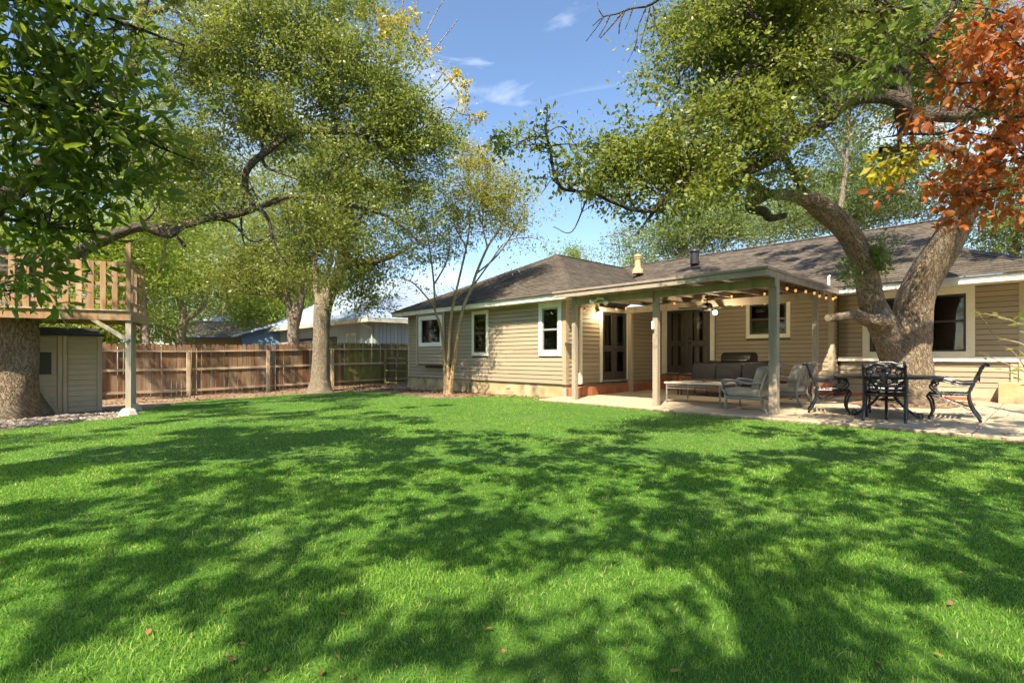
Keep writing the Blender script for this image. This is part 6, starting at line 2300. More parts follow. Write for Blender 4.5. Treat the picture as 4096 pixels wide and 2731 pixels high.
lo.limb([(1005, 850, Y0 + 0.9, 22), (1008, 800, Y0 + 0.9, 26), (985, 745, Y0 + 0.9, 28), (985, 705, Y0 + 0.9, 31), (1010, 662, Y0 + 0.9, 31), (1072, 606, Y0 + 1.0, 31), (1161, 538, Y0 + 1.1, 28), (1228, 524, Y0 + 1.2, 25), (1320, 528, Y0 + 1.3, 22), (1400, 532, Y0 + 1.4, 19), (1500, 542, Y0 + 1.5, 14), (1573, 558, Y0 + 1.6, 9), (1650, 610, Y0 + 1.7, 5)], wob=0.1)
lo.limb([(1027, 836, Y0 + 0.9, 21), (1109, 798, Y0 + 1.0, 22), (1180, 785, Y0 + 1.1, 20), (1296, 798, Y0 + 1.3, 18), (1386, 816, Y0 + 1.4, 16), (1511, 852, Y0 + 1.6, 14), (1591, 896, Y0 + 1.7, 11), (1680, 968, Y0 + 1.8, 8), (1743, 990, Y0 + 1.9, 4)], wob=0.1)
lo.limb([(1040, 832, Y0 + 0.9, 17), (1080, 880, Y0 + 1.0, 14), (1090, 940, Y0 + 1.0, 11), (1110, 1000, Y0 + 1.1, 9), (1150, 1060, Y0 + 1.2, 5)], wob=0.1)
lo.limb([(1140, 700, Y0 + 1.0, 10), (1060, 660, Y0 + 1.0, 14), (1050, 570, Y0 + 1.0, 9), (1060, 500, Y0 + 1.0, 6)], wob=0.1)
lo.limb([(1310, 720, Y0 + 1.3, 7), (1340, 640, Y0 + 1.3, 11), (1400, 595, Y0 + 1.4, 10), (1470, 560, Y0 + 1.5, 12)], wob=0.1)
lo.limb([(1500, 545, Y0 + 1.5, 10), (1540, 620, Y0 + 1.6, 9), (1600, 690, Y0 + 1.7, 7), (1640, 760, Y0 + 1.7, 4)], wob=0.1)
lo.limb([(-90, 880, Y0, 120), (80, 740, Y0 + 0.3, 95), (300, 560, Y0 + 0.6, 77), (470, 360, Y0 + 0.9, 65), (536, 223, Y0 + 1.1, 57), (552, 130, Y0 + 1.3, 52), (570, 40, Y0 + 1.5, 48), (600, -80, Y0 + 1.6, 40), (660, -300, Y0 + 2, 29)], n=16, wob=0.07)
lo.limb([(560, 60, Y0 + 1.5, 31), (620, 50, Y0 + 1.6, 34), (690, 20, Y0 + 1.7, 26), (760, -60, Y0 + 1.8, 17)], wob=0.1)
lo.limb([(525, 200, Y0 + 1.4, 22), (625, 184, Y0 + 1.5, 22), (714, 223, Y0 + 1.6, 21), (781, 268, Y0 + 1.7, 18), (848, 335, Y0 + 1.8, 10), (900, 400, Y0 + 1.9, 5)], wob=0.1)
lo.limb([(775, 262, Y0 + 1.7, 15), (830, 248, Y0 + 1.7, 15), (940, 250, Y0 + 1.9, 13), (1040, 270, Y0 + 2, 9), (1240, 300, Y0 + 2.2, 7)], wob=0.1)
lo.limb([(690, 40, Y0 + 1.7, 15), (800, 105, Y0 + 1.8, 15), (900, 140, Y0 + 1.9, 14), (960, 175, Y0 + 2.0, 8)], wob=0.1)
lo.limb([(740, 660, Y0 + 1.6, 7), (720, 600, Y0 + 1.6, 10), (735, 560, Y0 + 1.6, 7)], wob=0.1)
lo.limb([(640, 860, Y0 + 1.3, 7), (690, 930, Y0 + 1.4, 19), (740, 985, Y0 + 1.4, 17)], wob=0.06)
for k_ in range(34):
    c0, r0 = R.choice([c for c in lo.C if c[1] < 0.14])
    d0 = Vector((R.uniform(-0.8, 0.9), R.uniform(-0.2, 1.0), R.uniform(-0.25, 0.8))).normalized() * R.uniform(0.7, 1.7)
    m0 = c0 + d0 * 0.5 + Vector((R.uniform(-0.2, 0.2), 0, R.uniform(-0.15, 0.15)))
    rr_ = min(0.04, r0 * 0.55)
    lo.limb3([c0, m0, c0 + d0 + Vector((0, 0, R.uniform(-0.25, 0.25))), c0 + d0 * 1.4 + Vector((R.uniform(-0.3, 0.3), 0, R.uniform(-0.2, 0.3)))], [rr_, rr_ * 0.7, rr_ * 0.45, 0.005], n=6, wob=0.14)
lo.flush('limbs', MT['limbbark'])  # darker bark than the trunk: shade put into the limbs' colour
Yc = Y0 + 1.3
lo.crown([(820, 220, 260, 230, Yc, 1.4, 0.8), (1150, 260, 340, 260, Yc + 0.3, 1.7, 1.25), (1450, 380, 260, 220, Yc + 0.5, 1.6, 1.3), (1660, 560, 150, 170, Yc + 0.8, 1.2, 1.1), (1050, 470, 260, 110, Yc, 1.3, 0.9), (700, 560, 200, 170, Yc - 0.3, 1.2, 0.8),
          (1500, 640, 250, 130, Yc + 0.7, 1.3, 0.7), (760, 780, 220, 100, Yc - 0.3, 1.0, 0.9), (1600, 800, 200, 110, Yc + 1, 1.0, 0.8), (1350, 740, 240, 60, Yc + 0.5, 0.9, 0.5), (1150, 60, 420, 130, Yc, 1.5, 1.0), (650, 60, 200, 130, Yc - 0.3, 1.2, 0.5), (900, 700, 150, 70, Yc, 0.8, 0.6), (1700, 920, 120, 80, Yc + 1.0, 0.7, 0.6), (1180, 560, 180, 50, Y0 + 0.8, 0.4, 0.35), (1000, 800, 120, 50, Y0 + 0.4, 0.4, 0.35), (1400, 800, 180, 50, Y0 + 1.0, 0.4, 0.4), (820, 860, 130, 50, Y0 + 0.2, 0.3, 0.3)],
         2500, 46, 0.075, 0.15, MT['oakleaf2'], twig=0.45, maxtw=2.2, sup=6, tint=(0.55, 0.3))
lo.crown(None, 0, 200, 0.12, 0.24, MT['oakleaf2'], twig=0.2, maxtw=2.5, name='shade_crown', disc=True, centres=overhead([  # unseen sprays added to shade the left lawn and the fence
    (I4, -11.5, -4.0, 5.0, 9.0, -0.1, 6.0, 7.0, 0.52), (I4, -11.0, -1.5, 9.0, 13.0, -0.1, 7.0, 8.0, 0.42), (I4, -10.0, -3.0, 13.0, 17.0, -0.1, 8.0, 9.0, 0.32), (S, 1.5, 13.0, 20.0, 21.2, 0.9, 8.6, 9.6, 0.5)]))

# --- middle oak by the fence
mbp = G(1283, 1568)
mo = Tree('fence_oak', 'grey barked live oak standing before the fence, left of the house', mbp, MT['palebark'])
Ym = mbp.y
mo.limb([(1278, 1585, Ym, 140), (1280, 1556, Ym, 98), (1282, 1510, Ym, 74), (1283, 1420, Ym, 66), (1287, 1320, Ym, 66), (1292, 1235, Ym, 74), (1315, 1175, Ym, 66), (1348, 1110, Ym, 58), (1368, 1050, Ym, 56), (1378, 990, Ym, 46), (1386, 900, Ym, 42), (1390, 820, Ym, 34), (1400, 700, Ym, 24), (1380, 560, Ym, 14)], n=24, wob=0.04)
mo.limb([(1360, 1080, Ym, 46), (1400, 1052, Ym - 0.2, 36), (1450, 1048, Ym - 0.4, 30), (1510, 1042, Ym - 0.6, 26), (1570, 1025, Ym - 0.8, 18), (1640, 990, Ym - 1, 10)], wob=0.06)
mo.limb([(1284, 1225, Ym, 36), (1272, 1180, Ym + 0.1, 28), (1262, 1110, Ym + 0.2, 22), (1262, 1040, Ym + 0.2, 17), (1285, 970, Ym + 0.3, 12), (1300, 880, Ym + 0.3, 7)], wob=0.08)
mo.limb([(1385, 960, Ym, 24), (1430, 890, Ym + 0.2, 16), (1470, 830, Ym + 0.3, 8)], wob=0.08)
mo.limb([(1378, 980, Ym, 22), (1330, 900, Ym + 0.2, 16), (1250, 850, Ym + 0.3, 10), (1180, 840, Ym + 0.3, 6)], wob=0.08)
mo.build()
mo.crown([(1460, 1000, 120, 110, Ym - 0.4, 1.0, 0.9), (1440, 1130, 85, 100, Ym - 0.3, 0.8, 1.0), (1250, 900, 240, 130, Ym, 1.6, 0.6), (1480, 820, 220, 120, Ym, 1.5, 0.6), (1330, 700, 280, 150, Ym, 1.8, 0.6), (1200, 1080, 100, 100, Ym + 0.6, 0.8, 0.7)], 950, 40, 0.10, 0.2, MT['oakleaf2'], twig=0.3, maxtw=2.2, sup=5)

# --- crape myrtle with three stems by the wing wall
cb = G(1792, 1577)
cm = Tree('crape_myrtle', 'slender crape myrtle with three smooth tan stems against the house wing', cb, MT['smoothbark'])
Yq = cb.y
for tr in ([(1782, 1578), (1778, 1448), (1770, 1358), (1760, 1299), (1738, 1236), (1738, 1180), (1734, 1120), (1725, 1040), (1712, 960), (1690, 860)],
           [(1790, 1578), (1793, 1448), (1796, 1388), (1805, 1269), (1818, 1195), (1840, 1100), (1865, 990), (1878, 903), (1880, 800), (1875, 700)],
           [(1801, 1578), (1809, 1492), (1821, 1418), (1838, 1299), (1860, 1210), (1888, 1150), (1905, 1095), (1950, 990), (2000, 910), (2030, 820), (2040, 720)]):
    n = len(tr)
    w0 = 18 if tr[0][0] > 1795 else 14
    cm.limb([(x, y, Yq + (0.25 if tr[0][0] < 1785 else 0), w0 * (1 - 0.78 * i / n) * (1.25 if i == 0 else 1)) for i, (x, y) in enumerate(tr)], n=10, wob=0.05)
for tr in ([(1888, 1150), (1960, 1050), (2020, 970), (2100, 950), (2165, 960)], [(1740, 1230), (1700, 1180), (1650, 1130), (1600, 1110)], [(1735, 1140), (1780, 1060), (1800, 980), (1790, 900)], [(1950, 990), (1930, 900), (1940, 800), (1960, 680)], [(1905, 1095), (1990, 1020), (2070, 900), (2100, 800)],
           [(1865, 990), (1820, 900), (1810, 800)], [(1820, 1195), (1850, 1170), (1900, 1150), (1950, 1130)]):
    cm.limb([(x, y, Yq, 7.5 - 5.5 * i / len(tr)) for i, (x, y) in enumerate(tr)], n=6, wob=0.1)
cm.build()
cm.crown([(1880, 760, 190, 150, Yq, 1.2, 1.1), (2010, 800, 130, 120, Yq, 0.9, 0.9), (1800, 900, 130, 100, Yq, 0.9, 0.8), (1700, 1010, 110, 100, Yq - 0.3, 0.7, 0.7), (2080, 900, 100, 70, Yq, 0.6, 0.6), (1680, 1120, 70, 60, Yq - 0.2, 0.4, 0.35), (2030, 1050, 60, 40, Yq, 0.4, 0.35), (1620, 1140, 60, 40, Yq - 0.2, 0.4, 0.3), (1640, 1200, 40, 25, Yq - 0.2, 0.3, 0.25), (1760, 830, 100, 130, Yq + 0.2, 0.9, 0.6)],
         640, 28, 0.075, 0.16, MT['crepeleaf'], twig=0.5, maxtw=1.3, tw_r=0.007, sup=4)
cm.crown([(1890, 620, 110, 60, Yq, 0.6, 1.0), (1930, 700, 80, 60, Yq, 0.5, 0.6)], 60, 26, 0.075, 0.14, MT['yellowleaf'], twig=0.5, maxtw=1.6, tw_r=0.006, name='yellow_leaves')

# --- thin yellow leaved tree behind
yb = Vector((P(1296, 1400, 25.3).x, 25.3, 0))
yt = Tree('yellow_tree', 'thin tree with sparse yellow leaves rising behind the oak against the sky', (yb.x, yb.y, gz(yb.x, yb.y)), MT['palebark'])
yt.limb([(1296, 1550, 25.3, 22), (1296, 1250, 25.3, 20), (1330, 1000, 25, 18), (1400, 750, 24, 14), (1500, 550, 23, 12), (1570, 350, 22, 10), (1600, 150, 21, 8), (1620, -100, 21, 5)], wob=0.06)
for tr in ([(1580, 350), (1680, 180), (1740, 60), (1790, -30)], [(1575, 420), (1680, 260), (1760, 170), (1830, 80)], [(1570, 480), (1700, 420), (1800, 330), (1830, 290)], [(1590, 230), (1640, 80), (1690, -30)], [(1570, 560), (1700, 480), (1790, 430), (1850, 460), (1920, 460), (1960, 455)], [(1570, 500), (1720, 360), (1780, 280)],
           [(1850, 460), (1870, 400), (1860, 330), (1800, 270)], [(1570, 560), (1750, 520), (1840, 400), (1780, 300), (1740, 250)]):
    yt.limb([(x, y, 21 + 0.3 * i, 7 - 5.5 * i / len(tr)) for i, (x, y) in enumerate(tr)], n=5, wob=0.12)
yt.build()
yt.crown([(1520, 90, 90, 70, 21, 0.6), (1600, 110, 60, 60, 21, 0.6), (1560, 190, 70, 50, 21, 0.6), (1640, 50, 50, 40, 21, 0.4, 0.5), (1740, 250, 25, 20, 21, 0.3, 0.4), (1830, 340, 35, 60, 21.5, 0.3, 1.2), (1860, 430, 30, 60, 21.5, 0.3, 1.0), (1790, 290, 40, 40, 21.5, 0.3, 0.8), (1920, 460, 40, 15, 21.8, 0.2, 0.4), (1700, 180, 60, 60, 21, 0.4, 0.5), (1480, 40, 60, 50, 21, 0.5, 0.8)], 105, 16, 0.13, 0.13, MT['yellowleaf'], twig=0.4, asp=0.8, droop=0.5, maxtw=1.6, tw_r=0.008)

# --- trees beyond the fence
BG = [
    ('fork trunked lime green tree beyond the fence behind the brown roofed house', 727, 34, [(727, 1420, 46), (725, 1330, 40), (735, 1280, 38), (720, 1200, 26), (690, 1140, 18), (650, 1060, 10)], [[(745, 1280, 24), (800, 1240, 18), (825, 1200, 14), (840, 1120, 8)]],
     [(700, 1130, 190, 110, 34, 3, 1), (600, 1010, 200, 130, 34, 3, 1), (830, 1080, 160, 110, 35, 3, 1), (720, 930, 240, 120, 35, 3, 0.8)], 'limeleaf', 420, 0.17),
    ('tall straight tree beyond the fence just right of the play platform', 586, 27, [(590, 1420, 34), (583, 1330, 30), (575, 1240, 28), (570, 1130, 22), (560, 1030, 18), (545, 900, 12)], [[(572, 1200, 12), (620, 1120, 10), (660, 1000, 7)], [(583, 1330, 14), (530, 1290, 10), (470, 1260, 7)]],
     [(520, 1180, 110, 120, 27, 2.2, 0.8), (560, 960, 170, 130, 27, 2.2, 1), (450, 1050, 120, 120, 27, 2, 0.8), (640, 850, 150, 110, 27, 2, 0.7)], 'limeleaf', 330, 0.15),
    ('double trunked dark oak beyond the fence, left of the grey oak', 1180, 25, [(1175, 1420, 50), (1172, 1330, 48), (1180, 1270, 56), (1200, 1200, 36), (1205, 1140, 32), (1180, 1070, 26), (1150, 1000, 18), (1130, 900, 10)], [[(1168, 1290, 30), (1152, 1200, 24), (1130, 1120, 18), (1080, 1090, 12), (1020, 1060, 7)], [(1160, 1240, 16), (1110, 1180, 14), (1040, 1180, 8)]],
     [(1060, 1010, 190, 110, 25, 2, 1), (1200, 930, 180, 120, 25, 2, 1), (1130, 1120, 130, 60, 25, 1.5, 0.8), (960, 1090, 130, 100, 26, 1.6, 0.8)], 'oakleaf2', 420, 0.13),
    ('small leaning tree behind the brown roof beyond the fence', 1080, 38, [(1095, 1400, 26), (1085, 1320, 24), (1070, 1290, 20), (1040, 1270, 14), (1000, 1240, 8)], [],
     [(1020, 1230, 100, 60, 38, 2, 1), (1080, 1180, 110, 70, 38, 2, 1)], 'limeleaf', 150, 0.18),
    ('pale green tree filling the gap behind the tan brick house', 900, 52, [(900, 1400, 26), (900, 1250, 22), (910, 1100, 14), (930, 900, 8)], [],
     [(900, 1130, 260, 130, 52, 4, 1), (600, 1190, 230, 110, 54, 4, 1), (1150, 1160, 200, 110, 54, 4, 1), (760, 950, 300, 150, 52, 4, 1)], 'paleleaf', 420, 0.27),
    ('pale tree behind the play platform at the left edge', 250, 30, [(250, 1420, 30), (255, 1250, 26), (265, 1080, 18), (280, 900, 10)], [],
     [(250, 1120, 220, 130, 30, 2.5, 1), (330, 950, 240, 150, 30, 2.5, 1), (80, 1000, 200, 200, 31, 2.5, 1), (420, 1230, 90, 90, 29, 1.6, 0.5)], 'limeleaf', 420, 0.17),
    ('dark green tree standing far behind the left oak', 450, 36, [(450, 1420, 34), (455, 1200, 26), (470, 900, 18), (500, 600, 10)], [],
     [(480, 700, 260, 220, 36, 3, 1), (760, 640, 260, 200, 37, 3, 1), (280, 600, 260, 240, 36, 3, 1), (1010, 760, 220, 150, 37, 3, 0.8), (1290, 720, 260, 150, 38, 3, 0.9)], 'oakleaf2', 640, 0.19),
    ('broad pale green tree behind the main roof, beside the flue', 2700, 33, [(2720, 1420, 40), (2720, 1100, 34), (2740, 950, 20), (2760, 850, 10)], [],
     [(2620, 1000, 170, 90, 33, 3, 1), (2790, 930, 200, 120, 33, 3, 1), (2960, 880, 200, 110, 33, 3, 1), (2560, 1060, 110, 50, 32, 2, 0.7)], 'paleleaf', 560, 0.15),
    ('green tree behind the roof ridge between the two oak forks', 3400, 27, [(3420, 1420, 46), (3420, 1000, 38), (3430, 850, 24), (3440, 700, 12)], [],
     [(3180, 880, 190, 110, 27, 2.5, 1), (3420, 800, 200, 130, 27, 2.5, 1), (3570, 700, 170, 140, 27, 2.2, 1), (3350, 640, 130, 100, 27, 2, 0.6), (3640, 830, 130, 70, 26, 2, 0.8)], 'paleleaf', 620, 0.13),
    ('green tree beyond the right end of the roof', 4050, 24, [(4060, 1420, 40), (4060, 1050, 34), (4050, 850, 22), (4040, 700, 12)], [],
     [(4000, 900, 160, 90, 24, 2, 1), (4080, 760, 170, 130, 24, 2, 1), (3930, 700, 140, 110, 24, 2, 0.7), (4130, 980, 120, 60, 24, 2, 0.9)], 'paleleaf', 420, 0.12),
    ('low bright green thicket beyond the fence under the platform', 430, 31, [(430, 1420, 16), (430, 1330, 12), (440, 1260, 6)], [],
     [(480, 1300, 120, 70, 31, 2, 1), (330, 1310, 130, 80, 31, 2, 1), (620, 1330, 80, 40, 36, 2, 0.8), (200, 1300, 140, 100, 31, 2, 1)], 'limeleaf', 300, 0.17),
    ('grey green trees far beyond the blue house', 1250, 62, [(1250, 1400, 20), (1250, 1250, 16), (1260, 1150, 8)], [],
     [(1250, 1220, 230, 70, 62, 5, 1), (950, 1240, 200, 60, 62, 5, 1), (640, 1270, 120, 60, 62, 5, 1)], 'paleleaf', 300, 0.3),
    ('loose pale oak behind the big limb at the upper right', 3330, 19, [(3330, 1420, 30), (3340, 1000, 26), (3380, 700, 20), (3400, 400, 14), (3420, 150, 8)], [[(3385, 650, 14), (3250, 450, 10), (3180, 300, 6)], [(3400, 500, 12), (3560, 300, 9), (3650, 150, 5)]],
     [(3300, 260, 260, 170, 19, 2, 0.8), (3560, 180, 260, 170, 19, 2, 0.9), (3420, 470, 200, 100, 19, 1.6, 0.6), (3800, 350, 240, 180, 20, 2, 0.9), (3750, 120, 300, 120, 20, 2, 0.8)], 'oakleaf2', 420, 0.12),
    ('small round lime tree top showing over the wing roof', 2283, 46, [(2285, 1420, 20), (2284, 1150, 14), (2283, 1060, 8)], [], [(2283, 1022, 34, 30, 46, 0.9, 1), (2268, 1040, 26, 22, 46, 0.8, 1), (2400, 1050, 24, 14, 46, 0.6, 0.3)], 'limeleaf', 46, 0.16),
]
for lab, px, Y, tr, brs, blobs, lm, nc, lz in BG:
    b = P(px, 1420, Y)
    t = Tree('background_tree', lab, (b.x, b.y, -0.25), MT['palebark'], 'trees beyond the fence and roofs')
    t.limb([(px + (tr[0][0] - px), HPY + 1.5 * FPX / Y, Y, tr[0][2] * 1.15)] + [(a, c, Y, w) for a, c, w in tr], n=10, wob=0.06)
    for br in brs:
        t.limb([(a, c, Y, w) for a, c, w in br], n=7, wob=0.07)
    t.build()
    t.crown(blobs, int(nc * 1.4), 46, lz, lz * 2.4, MT[lm], twig=0.12, maxtw=6, tw_r=0.02, sup=5)

# --- trees added out of view for window reflections and bounce light
for lab, bx_, by_ in (('unseen leafy tree far behind the viewer on the left', -16, -14), ('unseen leafy tree far behind the viewer in the middle', -6, -17), ('unseen leafy tree far behind the viewer on the right', 5, -18), ('unseen leafy tree far behind the viewer at far right', 16, -14), ('unseen leafy tree beyond the fence far out to the left', -31, 12), ('unseen leafy tree beyond the fence left behind the viewer', -28, 2), ('unseen leafy tree beyond the fence out to the left of the shed', -33, 21)):
    t = Tree('unseen_tree', lab, (bx_, by_, gz(bx_, by_)), MT['palebark'])
    t.limb3([(bx_, by_, -0.3), (bx_, by_, 2.0), (bx_ + 0.3, by_, 5.0)], [0.3, 0.25, 0.1], n=8)
    t.build()
    t.crown([(bx_, by_, 4.6, 6.0, 2.5, 4.4)], 330, 34, 0.34, 0.6, MT['oakleaf2'], twig=0, world=True, sup=4)

# --- magnolia in the left foreground: leaves hang into the frame, trunk beside the frame
mg = Tree('magnolia', 'dark glossy magnolia hanging into the upper left corner', (-6.2, 3.2, gz(-6.2, 3.2)), MT['limbbark'])
mg.limb3([(-6.2, 3.2, -0.1), (-6.15, 3.25, 1.5), (-6.1, 3.3, 3.2), (-6.0, 3.4, 5.5), (-5.9, 3.5, 7.0)], [0.17, 0.14, 0.12, 0.09, 0.04])
for q in (((-6.1, 3.3, 2.0), (-5.2, 3.8, 2.2), (-4.4, 4.2, 2.3), (-3.7, 4.6, 2.25)), ((-6.1, 3.3, 2.8), (-5.0, 3.9, 3.1), (-4.0, 4.4, 3.3), (-3.0, 4.9, 3.0)), ((-6.0, 3.4, 3.6), (-4.9, 4.0, 4.0), (-3.9, 4.5, 4.2), (-3.1, 4.9, 4.1)), ((-6.0, 3.4, 4.5), (-5.0, 3.6, 4.9), (-4.0, 4.0, 5.1)),
          ((-6.1, 3.3, 2.4), (-5.3, 3.2, 2.9), (-4.3, 3.3, 3.0), (-3.5, 3.6, 2.9)), ((-6.1, 3.3, 1.6), (-5.2, 4.2, 1.7), (-4.5, 4.7, 1.75))):
    mg.limb3([Vector(p) for p in q], [0.05, 0.03, 0.02, 0.008], n=7)
mg.build()
ML = leafset('magnolia_leaf', [MT['magleaf']] * 3)
mg.crown([(150, 180, 260, 260, 4.4, 0.7, 1.2), (430, 170, 150, 190, 4.7, 0.5, 1.0), (300, 480, 290, 220, 4.5, 0.7, 1.3), (560, 430, 100, 120, 4.8, 0.4, 0.7), (120, 700, 230, 200, 4.4, 0.6, 1.1), (420, 720, 250, 120, 4.8, 0.5, 1.0), (660, 700, 120, 50, 5.0, 0.3, 0.6), (180, 930, 220, 110, 4.6, 0.5, 0.9), (60, 1120, 130, 110, 4.5, 0.4, 0.6), (-200, 500, 250, 500, 4.3, 0.8, 0.9), (330, 960, 100, 50, 4.9, 0.3, 0.4), (60, 1290, 60, 40, 4.5, 0.2, 0.15), (130, 1180, 110, 60, 4.6, 0.3, 0.45), (270, 1060, 110, 50, 4.8, 0.3, 0.4)],
         470, 9, 0.135, 0.10, MT['magleaf'], twig=0.6, asp=0.32, droop=0.25, maxtw=1.4, tw_r=0.008, parts=290, leafmesh=ML)
mg.crown([(-4.8, 3.3, 5.3, 1.3, 1.3, 1.0), (-3.4, 2.9, 5.0, 0.9, 0.9, 0.6)], 110, 10, 0.15, 0.13, MT['magleaf'], twig=0.2, asp=0.36, world=True, maxtw=2)

# --- orange leaved tree on the right
og = Tree('orange_tree', 'tree with rust orange autumn leaves hanging into the upper right corner', (7.6, 4.9, gz(7.6, 4.9)), MT['limbbark'])
og.limb3([(7.6, 4.9, -0.1), (7.6, 4.95, 2.0), (7.5, 5.0, 4.0), (7.4, 5.1, 6.5)], [0.14, 0.11, 0.09, 0.04])
for q in ([(4300, 300), (4150, 250), (4040, 150), (3960, 60), (3900, -40)], [(4300, 700), (4150, 650), (4000, 560), (3850, 530), (3720, 560)], [(4300, 820), (4120, 740), (3950, 760), (3800, 780), (3700, 700)], [(4300, 500), (4100, 380), (3950, 330), (3800, 330), (3720, 250)], [(4250, 150), (4096, 90), (3980, 40), (3840, 30)], [(4200, 640), (4050, 640), (3880, 720)], [(4200, 560), (4000, 480), (3860, 420)]):
    og.limb([(x, y, 5.4, 12 - 9 * i / len(q)) for i, (x, y) in enumerate(q)], n=6, wob=0.1)
og.build()
OL = leafset('orange_leaf', [MT['orangeleaf']] * 3)
og.crown([(4010, 130, 140, 150, 5.4, 0.5, 1.2), (3920, 280, 140, 110, 5.4, 0.45, 1.0), (4050, 380, 90, 140, 5.4, 0.4, 0.9), (3800, 240, 100, 70, 5.4, 0.3, 0.5), (3950, 580, 160, 80, 5.5, 0.4, 1.0), (3760, 560, 120, 60, 5.5, 0.3, 0.5), (3850, 760, 130, 80, 5.6, 0.4, 1.0), (3960, 820, 80, 60, 5.6, 0.3, 0.5), (4060, 880, 40, 40, 5.6, 0.2, 0.3), (3660, 470, 60, 50, 5.5, 0.2, 0.25), (3550, 790, 40, 15, 5.6, 0.15, 0.08), (3800, 880, 60, 40, 5.6, 0.2, 0.35), (4180, 500, 120, 450, 5.4, 0.6, 0.7), (4060, 640, 80, 100, 5.4, 0.3, 0.7)],
         300, 9, 0.085, 0.09, MT['orangeleaf'], twig=0.7, asp=0.62, droop=0.55, maxtw=1.2, tw_r=0.006, parts=240, leafmesh=OL, tint=(0.45, 0.3))
og.crown([(3560, 660, 110, 30, 5.6, 0.2, 1.0), (3640, 620, 60, 30, 5.6, 0.2, 0.5), (3900, 600, 80, 40, 5.6, 0.2, 0.3)], 18, 9, 0.10, 0.07, MT['yellowleaf'], twig=0.8, asp=0.45, droop=0.5, maxtw=1.5, tw_r=0.005, name='yellow_leaves')
og.crown([(3560, 150, 110, 60, 5.6, 0.3, 1.0), (3480, 310, 110, 40, 5.6, 0.3, 1.0), (3650, 60, 60, 60, 5.6, 0.2, 0.8), (3980, 420, 60, 100, 5.5, 0.3, 0.6)], 42, 9, 0.10, 0.08, MT['sproutleaf'], twig=0.5, asp=0.5, droop=0.4, maxtw=2.0, tw_r=0.005, name='green_leaves')

# --- oaks behind the camera that shade the near lawn
for lab, bx_, by_, blobs, blobs2 in (
        ('live oak behind the viewer shading the middle of the lawn', -2.5, -10.5, [(-1.5, -3.6, 8.2, 3.6, 2.4, 1.5), (1.8, -3.4, 7.4, 2.8, 2.0, 1.3), (-4.6, -2.4, 7.6, 2.8, 2.4, 1.3), (0.2, -6.0, 9.0, 4.0, 2.5, 1.6), (-0.9, -2.0, 6.6, 2.2, 1.4, 0.9), (1.2, -1.6, 6.0, 1.8, 1.2, 0.8)],
         [(I4, -4.0, 4.5, 1.0, 4.5, 0, 4.6, 5.6, 0.62), (I4, -5.0, 4.0, 4.5, 6.4, 0, 4.5, 5.5, 0.68), (I4, -4.5, 2.0, 6.4, 8.0, 0, 4.5, 5.4, 0.6)]),
        ('live oak behind the viewer shading the right of the lawn', 7.0, -8.5, [(5.0, -1.8, 7.4, 2.6, 2.0, 1.3), (7.0, -0.2, 8.4, 3.0, 2.2, 1.4), (3.6, -0.4, 6.4, 1.6, 1.4, 0.9), (8.5, 1.6, 8.0, 2.4, 2.0, 1.2)],
         [(I4, 4.0, 8.5, 2.5, 6.0, 0, 4.6, 5.6, 0.66), (I4, 3.6, 8.5, 6.0, 8.2, 0, 4.5, 5.4, 0.58)])):
    t = Tree('shade_oak', lab, (bx_, by_, gz(bx_, by_)), MT['oakbark'])
    t.limb3([(bx_, by_, -0.2), (bx_ + 0.1, by_ + 0.2, 1.5), (bx_ + 0.2, by_ + 0.6, 3.0), (bx_ + 0.4, by_ + 1.4, 4.8)], [0.6, 0.45, 0.42, 0.3])
    for b in blobs:
        s0 = Vector((bx_ + 0.25, by_ + 0.9, 3.6))
        c = Vector(b[:3])
        mdl = s0 * 0.5 + c * 0.5 + Vector((R.uniform(-0.6, 0.6), R.uniform(-0.4, 0.4), 0.5))
        t.limb3([s0, s0 * 0.6 + mdl * 0.4, mdl, mdl * 0.45 + c * 0.55 + Vector((R.uniform(-0.4, 0.4), 0, 0.2)), c, c + Vector((R.uniform(-1, 1), R.uniform(0.5, 1.4), R.uniform(-0.3, 0.4)))], [0.055, 0.045, 0.036, 0.028, 0.02, 0.01], n=6, wob=0.1)
        for j in range(4):
            e_ = c + Vector((R.uniform(-1, 1) * b[3], R.uniform(-1, 1) * b[4], R.uniform(-0.7, 0.7) * b[5])) * 0.8
            t.limb3([mdl * 0.4 + c * 0.6, c * 0.6 + e_ * 0.4 + Vector((0, 0, 0.2)), e_], [0.035, 0.025, 0.01], n=5, wob=0.1)
    t.build()
    t.crown(None, 0, 52, 0.11, 0.115, MT['oakleaf'], twig=0.3, maxtw=2.5, centres=overhead(blobs2, 9.6), tw_r=0.008, disc=True)

# ------------------------------------------------------------------ small things
# soil ring and litter round the patio oak
ring = MB()
cx, cy, cz = tb.x - 0.05, tb.y - 0.1, tb.z
vs, fs = [(cx, cy, cz + 0.06)], []
n = 40
for r_, zz in ((0.75, 0.045), (1.08, 0.012)):
    for i in range(n):
        a = 2 * math.pi * i / n
        rr = r_ * (1 + 0.06 * math.sin(3 * a + 1) + 0.05 * math.sin(7 * a))
        x, y = cx + rr * 1.15 * math.cos(a), cy + rr * 0.8 * math.sin(a)
        vs.append((x, y, slabz(hl(x, y)[1]) + zz))
fs = [(0, 1 + i, 1 + (i + 1) % n) for i in range(n)] + [(1 + i, 1 + n + i, 1 + n + (i + 1) % n, 1 + (i + 1) % n) for i in range(n)]
ring.add(vs, fs)
tag(ring.build('soil_bed', MT['ground'], origin=(cx, cy, cz)), kind='structure')


